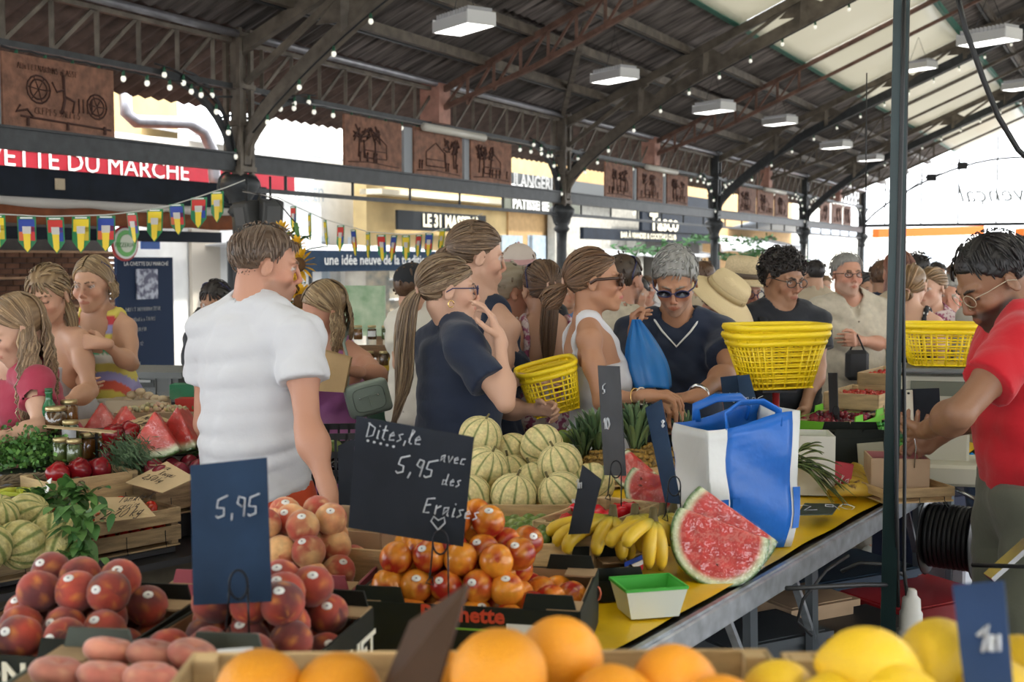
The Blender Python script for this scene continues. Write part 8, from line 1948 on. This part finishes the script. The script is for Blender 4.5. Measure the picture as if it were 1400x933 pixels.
herb('parsley spilling behind the man in the white t-shirt', 272, 605, 4.25, 22, 34, 700, (.03,.11,.02), (.11,.25,.05), .013, seed=2)
herb('bundle of rosemary sprigs between jars and peppers', 172, 617, 3.85, 34, 26, 900, (.025,.06,.025), (.08,.14,.06), .011, long=True, seed=3)
o = wbox('herb_tray', 'dark tray under the parsley heap', 'tray', P(20,640,4.0), (.5,.3), LRZ, m_black, LZ+.001, .93)
# trays of nuts, mushrooms far left stall
t = thing('nut_tray', 'cardboard tray of shelled nuts under a shiny sheet, beside the watermelon', 'tray', P(205,575,4.55)); MB().box(P(208,572,4.6), (.24,.16,.06)).obj('tray', m_kraft, t, True)
stuffpile('nuts', 'pale mixed nuts filling the cardboard tray', P(208,560,4.6), .1, .23, .15, P(208,562,4.6).z, 120, .010, mat('nut_shell', attr=True, rough=.6), lambda rd: (rd.uniform(.4,.6), rd.uniform(.32,.45), rd.uniform(.18,.28)), 12, 'nuts')
t = thing('mushroom_tray', 'second tray of pale mushrooms behind the nuts', 'tray', P(195,550,4.9)); MB().box(P(190,553,4.95), (.22,.16,.05)).obj('tray', mat('cream_tray', (.5,.42,.3), .7), t, True)
for i, (px, py) in enumerate(((180,540),(192,536),(203,541),(212,545),(175,548),(222,546))):
    o = MB().ell((0,0,0), (.022,.022,.016), 10, 7).tube([(0,0,-.025),(0,0,0)], .009, 7).obj('mushroom', mat('mushroom_cream', (.58,.46,.30), .7)); o.location = P(px, py, 4.9); tag(o, 'pale cream mushroom, '+('left of centre','highest in the middle','right of the highest','second from the right','leftmost','rightmost')[i]+' on the second tray', 'mushroom', 'mushrooms on the tray')
o = MB(); o.sheet(lambda u, v: P(168+80*u, 548-14*v+3*math.sin(u*12), 4.7+.2*v), 14, 6); o = o.obj('shiny_sheet', m_wrap); solidify(o, .001); tag(o, 'clear shiny plastic sheet over the nut trays', 'sheet')
t = thing('back_table', 'folding table holding the nut and mushroom trays', 'table', P(210,585,4.85)); pz = P(208,572,4.6).z-.032; cc = P(205,580,4.8)
MB().box((cc.x, cc.y, pz-.012), (.7,.6,.02)).obj('top', m_kraft, t, True)
for sx in (-.3,.3):
    for sy in (-.25,.25): MB().box((cc.x+sx, cc.y+sy, (pz-.02)/2), (.03,.03,pz-.02)).obj('leg', m_leg, t, True)
o = MB().box(P(252,535,4.95), (.10,.08,.06)).obj('green_box', mat('green_box', (.03,.20,.10), .6)); tag(o, 'small green patterned box behind the nut trays', 'box')
o = MB().box(P(258,553,4.8), (.09,.07,.05)).obj('red_tray', mat('red_tray', (.45,.03,.02), .5)); tag(o, 'small red tray beside the green box', 'tray')
# grey stacked crates
m_gc = mat('grey_crate', (.12,.13,.13), .5, island=.1)
def gcrate(lab, x, y, z, rz, h=.155, mt=None):
    t = thing('stacking_crate', lab, 'crate', (x, y, z), rz); m_ = mt or m_gc
    MB().box((0,0,h/2), (.56,.38,h-.012)).obj('tub', m_, t); MB().box((0,0,h-.018), (.60,.40,.03)).obj('rim', m_, t)
    for i in range(7): 
        for sy in (-1,1): MB().box((-.24+.08*i, sy*.192, h/2-.01), (.012,.012,h-.04)).obj('rib', m_, t)
    for sx in (-1,1):
        MB().box((sx*.10, -.196, h*.62), (.12,.014,.035)).obj('handle_pocket', mat('crate_dark', (.05,.055,.055), .6), t); MB().box((sx*.10, -.204, h*.70), (.09,.008,.012)).obj('handle_bar', mat('crate_light', (.30,.31,.31), .5), t)
    return t
gx = P(190, 500, 6.1)
z0 = 0.0; names = ('lowest','second','third','fourth','fifth','sixth','topmost')
for i in range(7):
    z0 = i*.158; gcrate('%s of the grey stacking crates behind the striped top woman' % names[i], gx.x, 6.1, z0+.002, -.1, mt=None if i > 3 else mat('brown_crate', (.10,.05,.035), .6))
for i in range(7): gcrate('%s crate of the darker stack right beside' % names[i], gx.x+.62, 6.28, i*.158+.002, -.05, mt=mat('charcoal_crate', (.06,.065,.068), .5) if i > 3 else mat('brown_crate'))
# aubergine crate between the man in white and the chalk sign
ac = Vector((P(476,650,4.0).x, 4.0, 0)); t = thing('plastic_crate', 'black plastic crate of aubergines right of the man in white', 'crate', (ac.x, ac.y, .80), .1)
for z in (.0,.06,.12):
    for sy in (-1,1): MB().box((0, sy*.12, z+.16), (.30,.008,.02)).obj('rail', m_black, t)
    for sx in (-1,1): MB().box((sx*.15, 0, z+.16), (.008,.24,.02)).obj('rail', m_black, t)
for x in range(9):
    for sy in (-1,1): MB().box((-.14+x*.035, sy*.12, .15), (.008,.008,.28)).obj('slat', m_black, t)
MB().box((0,0,.13), (.29,.23,.01)).obj('bottom', m_black, t)
for i in range(8):
    o = MB().tube([(-.05,0,0),(-.03,0,.004),(.0,0,.0),(.035,0,-.002),(.055,0,0)], [.004,.018,.024,.022,.006], 9).obj('aubergine', mat('aubergine_skin', (.014,.006,.016), .12, spec=.8)); o.location = (ac.x-.10+.07*(i % 4), ac.y-.05+.06*(i//4), .965); o.rotation_euler = (0,.2*i,i*1.1); tag(o, 'shiny dark aubergine, %s row of the black crate, %s from left' % (('front','back')[i//4], ('first','second','third','fourth')[i % 4]), 'aubergine', 'aubergines')
o = place('pale_gourd', PLUM[0], P(455,612,4.05), (.5,.2,0), 'pale green gourd above the aubergines', 'squash', None, r=.0185); o.scale = (2.0,1.6,1.6)
t = thing('black_stand', 'black covered stand carrying the aubergine crate', 'stand', (ac.x, ac.y, 0)); MB().box((0,0,.398), (.30,.24,.795)).obj('cover', m_black, t)
# honey display with jars behind the purple dress woman
hd = P(532, 520, 6.3); t = thing('jar_display', 'green clothed display table of honey jars in the background', 'table', (hd.x, hd.y, 0)); MB().box((0,0,.44), (.7,.4,.88)).obj('cloth', mat('dark_green_cloth', (.02,.05,.03), .9), t)
for k, zz in enumerate((.93, 1.06, 1.19)): MB().box((0, -.05+.12*k, zz-.03), (.6,.12,.06)).obj('step_shelf', m_wood, t)
for k, zz in enumerate((.962, 1.092, 1.222)):
    for i in range(8): jar('small honey jar, %s step of the background display, %s from left' % (('front','middle','back')[k], ('first','second','third','fourth','fifth','sixth','seventh','eighth')[i]), Vector((hd.x-.26+.075*i, hd.y-.05+.12*k, zz)), .025, .075, (m_honey, m_dkh, m_green_j)[(i+k) % 3], labelled=(i % 2 == 0), group='honey jars on the stepped display')
o = MB().box(P(492,425,9.6), (.42,.03,.40), -.2).obj('green_picture', mat('green_picture', (.20,.32,.18), .6, col2=(.45,.52,.36), vscale=9)); tag(o, 'green painted panel on an easel behind the purple dress woman', 'picture')
wb = P(519, 450, 9.65); o = MB().box((wb.x, wb.y, (wb.z+.35)/2), (.05,.05,wb.z+.35)).obj('easel_post', m_wood); tag(o, 'wooden easel post right of the green panel', 'easel')
bq = P(537,498,7.2); bn = MB().box(bq, (.12,.03,.16)).box((bq.x, bq.y, bq.z/2-.04), (.03,.03,bq.z-.08)).obj('yellow_poster', mat('yellow_poster', (.45,.28,.02), .6)); tag(bn, 'small yellow poster on a thin post behind the honey jars', 'poster')
# sunflowers
t = thing('sunflower_garland', 'garland of sunflowers and leaves hanging behind the man in white', 'flowers', P(408,380,6.2)); rd = random.Random(9)
MB().tube([P(404,305,6.2), P(412,350,6.2), P(409,395,6.2), P(404,440,6.2)], .012, 6).obj('stem', mat('stalk_green'), t, True)
for (px, py, r) in ((385,318,.05),(409,362,.075),(405,338,.05),(412,412,.075),(404,395,.05)):
    c = P(px, py, 6.1); 
    for k in range(16):
        a = k*.3927; d = Vector((math.cos(a), -.25, math.sin(a))); leaf_blade(MB(), c+d*r*.35, c+d*r*1.25, r*.24, (0,-.01,0), (.72,.40,.01), 3).obj('petal', m_leaf, t, True)
    MB().ell(c+Vector((0,-.02,0)), (r*.5, .012, r*.5), 12, 8).obj('flower_disc', mat('sunflower_disc', (.09,.04,.01), .9, bump=.6, bscale=200), t, True)
for i in range(40): a = P(404+rd.gauss(0,6), rd.uniform(310,440), 6.22); leaf_blade(MB(), a, a+Vector((rd.gauss(0,.06), -.02, rd.gauss(-.02,.05))), .02, (0,0,.01), (.05,.14,.03), 3).obj('leaf', m_leaf, t, True)
hk = P(404,305,6.2); o = MB().tube([hk, hk+Vector((-.1,0,.12)), H(7.9, s_of(330)-.1, 2.35)], .003, 4).obj('hanging_wire', m_cable); tag(o, 'thin wire holding the sunflower garland', 'wire')
# bags held by people
hb0 = P(503, 541, 4.55); t = thing('shoulder_bag', 'pale sage green boxy shoulder bag of the purple dress woman', 'bag', hb0)
Rb = Matrix.Rotation(math.radians(-14), 3, 'Y') @ Matrix.Rotation(.25, 3, 'Z'); m_sage = mat('sage_leather', (.22,.27,.235), .42, var=.08)
B = Sdf(); 
B.fn(lambda X: (lambda q: np.linalg.norm(np.maximum(q, 0), axis=1)+np.minimum(q.max(axis=1), 0)-.018)(np.abs((X-A3(hb0+Vector((0,0,-.01))))@np.array(Rb, f32))-np.array((.064,.028,.046), f32)).astype(f32), .001, '+'); B.p.append(('e', A3(hb0), A3((.13,.13,.13)), np.eye(3, dtype=f32), None, .001, None, '&')); B.p.append(('c', A3(hb0), A3(hb0+Vector((.001,0,0))), .01, .01, 1e-4, None, '+')); B.bounds = lambda: (A3(hb0)-.13, A3(hb0)+.13)
me = B.mesh(.005, name='body'); me.materials.append(m_sage); put('bag_body', me, t, True)
def hbp(x, y, z): return hb0+Vector((0,0,-.01))+Rb@Vector((x, y, z))
MB().tube([hbp(.06*math.copysign(abs(math.cos(a*.2618))**.5, math.cos(a*.2618)), -.046, .045*math.copysign(abs(math.sin(a*.2618))**.5, math.sin(a*.2618))) for a in range(25)], .0022, 5).obj('piping', mat('sage_dark', (.12,.15,.13), .4), t, True)
MB().bar(hbp(-.035,-.048,.008), hbp(.035,-.048,.008), .004, .008).obj('front_strap', m_sage, t, True); MB().bar(hbp(.0,-.049,.01), hbp(.0,-.049,-.03), .012, .003).obj('buckle_tab', m_sage, t, True)
for s_ in (-1,1): MB().ell(hbp(s_*.035,-.05,.008), .004, 8, 6).obj('stud', m_silver, t, True)
MB().tube([hbp(-.07,0,.05), P(478,500,4.7), P(470,470,4.85), P(478,440,4.98)], .006, 6, flat=.4).obj('strap', m_sage, t, True)
pb = P(452, 515, 4.55); t = thing('paper_bag', 'brown paper bag with green leaves in the hand of the purple dress woman', 'bag', pb); q = [P(434,535,4.52), P(470,537,4.48), P(479,490,4.55), P(436,478,4.6)]
mb = MB(); dd = Vector((0,.06,0)); mb.add(q+[v+dd for v in q], [(0,1,2,3),(7,6,5,4),(0,4,5,1),(1,5,6,2),(3,7,4,0)]); mb.obj('bag_body', mat('brown_paper', (.42,.28,.14), .8, var=.1, bump=.5, bscale=25), t, True)
for i in range(10): a = P(437+random.Random(i).uniform(-3,4), 508+i*1.6, 4.5); leaf_blade(MB(), a, a+Vector((.02,-.02,.01)), .008, (0,0,.005), (.10,.28,.04), 3).obj('leaf', m_leaf, t, True)
# blue plastic bag in the tanned woman's hand
bb = P(884, 500, 4.35); t = thing('plastic_bag', 'translucent blue plastic carrier bag hanging from the raised hand', 'bag', bb)
def bfn(u, v):
    a = 2*math.pi*u; wz = math.sin(math.pi*min(1, v*.62+.03))**1.1; r_ = .004+.072*wz; ph = math.sin(a*7)*.006*(1-v*.4)
    top_, bot = P(870, 437, 4.42), P(892, 530, 4.36); c = top_.lerp(bot, v); return c+Vector((math.cos(a)*(r_+ph), math.sin(a)*(r_*.55+ph), .004*math.sin(a*3)*v))
mb = MB(); mb.sheet(bfn, 56, 22); o = mb.obj('film', translucent('blue_film_bag', (.02,.20,.55), (.02,.25,.70), .35), t, True); solidify(o, .001)
wb_ = P(925,545,4.25); t = thing('water_cup', 'clear plastic cup held in the grey haired man\u2019s hand', 'cup', P(920,562,4.16)); t['label'] = 'small clear plastic cup held by the grey haired man'
MB().lathe([(.022,0),(.030,.05),(.031,.055)], n=16).obj('cup', m_jar, t)
# straps bag of beige man
bgp = P(1172,476,6.3); t = thing('hand_bag', 'dark bag hanging from the hand of the beige shirt man', 'bag', bgp); MB().box(bgp+Vector((0,0,-.09)), (.12,.06,.16), bev=.02).obj('bag_body', m_black, t, True); MB().tube([bgp+Vector((-.04,0,-.02)), bgp+Vector((0,0,.07)), bgp+Vector((.04,0,-.02))], .006, 6).obj('strap', m_black, t, True)
# ================================================================ below the table
rc = P(1305, 735, 3.95); t = thing('cable_reel', 'black cable reel with round warning sticker hanging under the table end', 'reel', rc); Rr = Matrix.Rotation(math.radians(-35), 3, 'Z')@Matrix.Rotation(math.pi/2, 3, 'Y')
for k in range(9): MB().tube([rc+Rr@Vector((.10*math.cos(a*.3307), .10*math.sin(a*.3307), -.07+.0155*k)) for a in range(20)], .0085, 6, cap=False).obj('cable_turn', m_cable, t, True)
for s_ in (-.085, .075):
    MB().lathe([(.02,-.003),(.132,-.003),(.136,0),(.132,.003),(.02,.003)], c=rc+Rr@Vector((0,0,s_)), R=Rr, n=28).obj('flange', mat('reel_flange', (.016,.016,.018), .3), t, True)
MB().lathe([(.07,-.001),(.07,.001)], c=rc+Rr@Vector((0,0,-.091)), R=Rr, n=24).obj('sticker_disc', mat('reel_sticker', (.55,.12,.04), .4), t, True); MB().lathe([(.045,-.001),(.045,.001)], c=rc+Rr@Vector((0,0,.0835)), R=Rr, n=24).obj('sticker_core', m_stick, t, True)
MB().lathe([(.07,-.001),(.07,.001)], c=rc+Rr@Vector((0,0,.081)), R=Rr, n=24).obj('sticker_disc', mat('reel_sticker'), t, True)
MB().tube([rc+Vector((0,0,.05)), rc+Vector((-.05,0,.15)), rc+Vector((.03,-.02,.22))], .008, 6).obj('hanger', m_silver, t, True); MB().tube([rc+Rr@Vector((.0,.0,-.10)), rc+Rr@Vector((-.02,.10,-.13)), rc+Rr@Vector((-.15,.10,-.10)), rc+Rr@Vector((-.16,0,.0)), rc+Rr@Vector((-.15,-.1,.1))], .007, 6).obj('frame_tube', m_silver, t, True)
pp = P(1245, 862, 2.95); t = thing('industrial_plug', 'grey industrial plug connector standing at the foot of the cables', 'plug', (pp.x, pp.y, 0)); m_pl = mat('plug_grey', (.42,.41,.38), .5)
MB().lathe([(.034,pp.z-.035),(.034,pp.z),(.028,pp.z+.004),(.028,pp.z+.045),(.024,pp.z+.05),(.022,pp.z+.08),(.014,pp.z+.088),(.013,pp.z+.10),(.009,pp.z+.105)], n=20).obj('connector', m_pl, t); MB().lathe([(.06,pp.z-.09),(.062,pp.z-.04),(.058,pp.z-.036)], n=20, sq=(1,.8)).obj('socket_box', m_pl, t); MB().box((0,0,(pp.z-.09)/2), (.10,.09,pp.z-.09)).obj('power_post', mat('post_grey', (.12,.125,.13), .5), t)
def ubox(lab, px, py, Y, d, mt, name='storage_box', z0=None, cat='box', rz=.5):
    p = P(px, py, Y); z1 = p.z; t = thing(name, lab, cat, (p.x, p.y, 0), rz); MB().box((0,0,z1/2+.002), (d[0], d[1], z1), bev=.008).obj('tub', mt, t); MB().box((0,0,z1-.01), (d[0]+.02, d[1]+.02, .02)).obj('rim', mt, t); return t
ubox('dark blue plastic storage tub under the table', 1140, 775, 4.1, (.5,.3), mat('tub_blue', (.03,.06,.10), .5)); ubox('red plastic crate behind the grey plug', 1250, 810, 3.9, (.42,.3), mat('tub_red', (.35,.012,.02), .5)); ubox('brown cardboard box in the shade under the table', 1095, 815, 3.6, (.25,.2), m_kraft)
ubox('navy storage tub behind the cable reel', 1300, 668, 5.6, (.7,.3), mat('tub_navy', (.012,.02,.06), .5)); ubox('white storage box with grey print right of the reel', 1322, 712, 4.6, (.25,.2), mat('tub_white', (.45,.48,.52), .5)); ubox('black crate on the floor beside the folding legs', 1170, 850, 3.5, (.3,.22), m_black); ubox('slate tub under the near table end', 1030, 860, 3.3, (.35,.22), mat('tub_slate', (.05,.06,.07), .5))
for i, (pts, l, r) in enumerate((([(1075,805,2.75),(1120,803,2.8),(1180,800,2.9),(1222,800,2.95),(1220,798,3.0)], 'thick black cable running level to the green pole', .006), ([(1150,782,3.1),(1175,770,3.1),(1210,772,3.1),(1240,790,3.1)], 'black cable looping under the table', .005), ([(1110,870,3.0),(1090,850,3.0),(1098,820,2.95),(1130,780,3.0),(1160,760,3.1)], 'thin black cable curving down by the leg', .004), ([(1330,773,3.1),(1365,774,3.0),(1400,775,2.9),(1440,770,2.9)], 'black cable crossing in front of the olive trousers', .006))):
    o = MB().tube([P(*q) for q in pts], r, 6).obj('cable', m_cable); tag(o, l, 'cable')
o = MB().bar(P(1352,790,3.0), P(1425,725,3.0), .05, .012).obj('steel_strut', m_silver); tag(o, 'bright steel strut slanting in front of the olive trousers', 'strut')
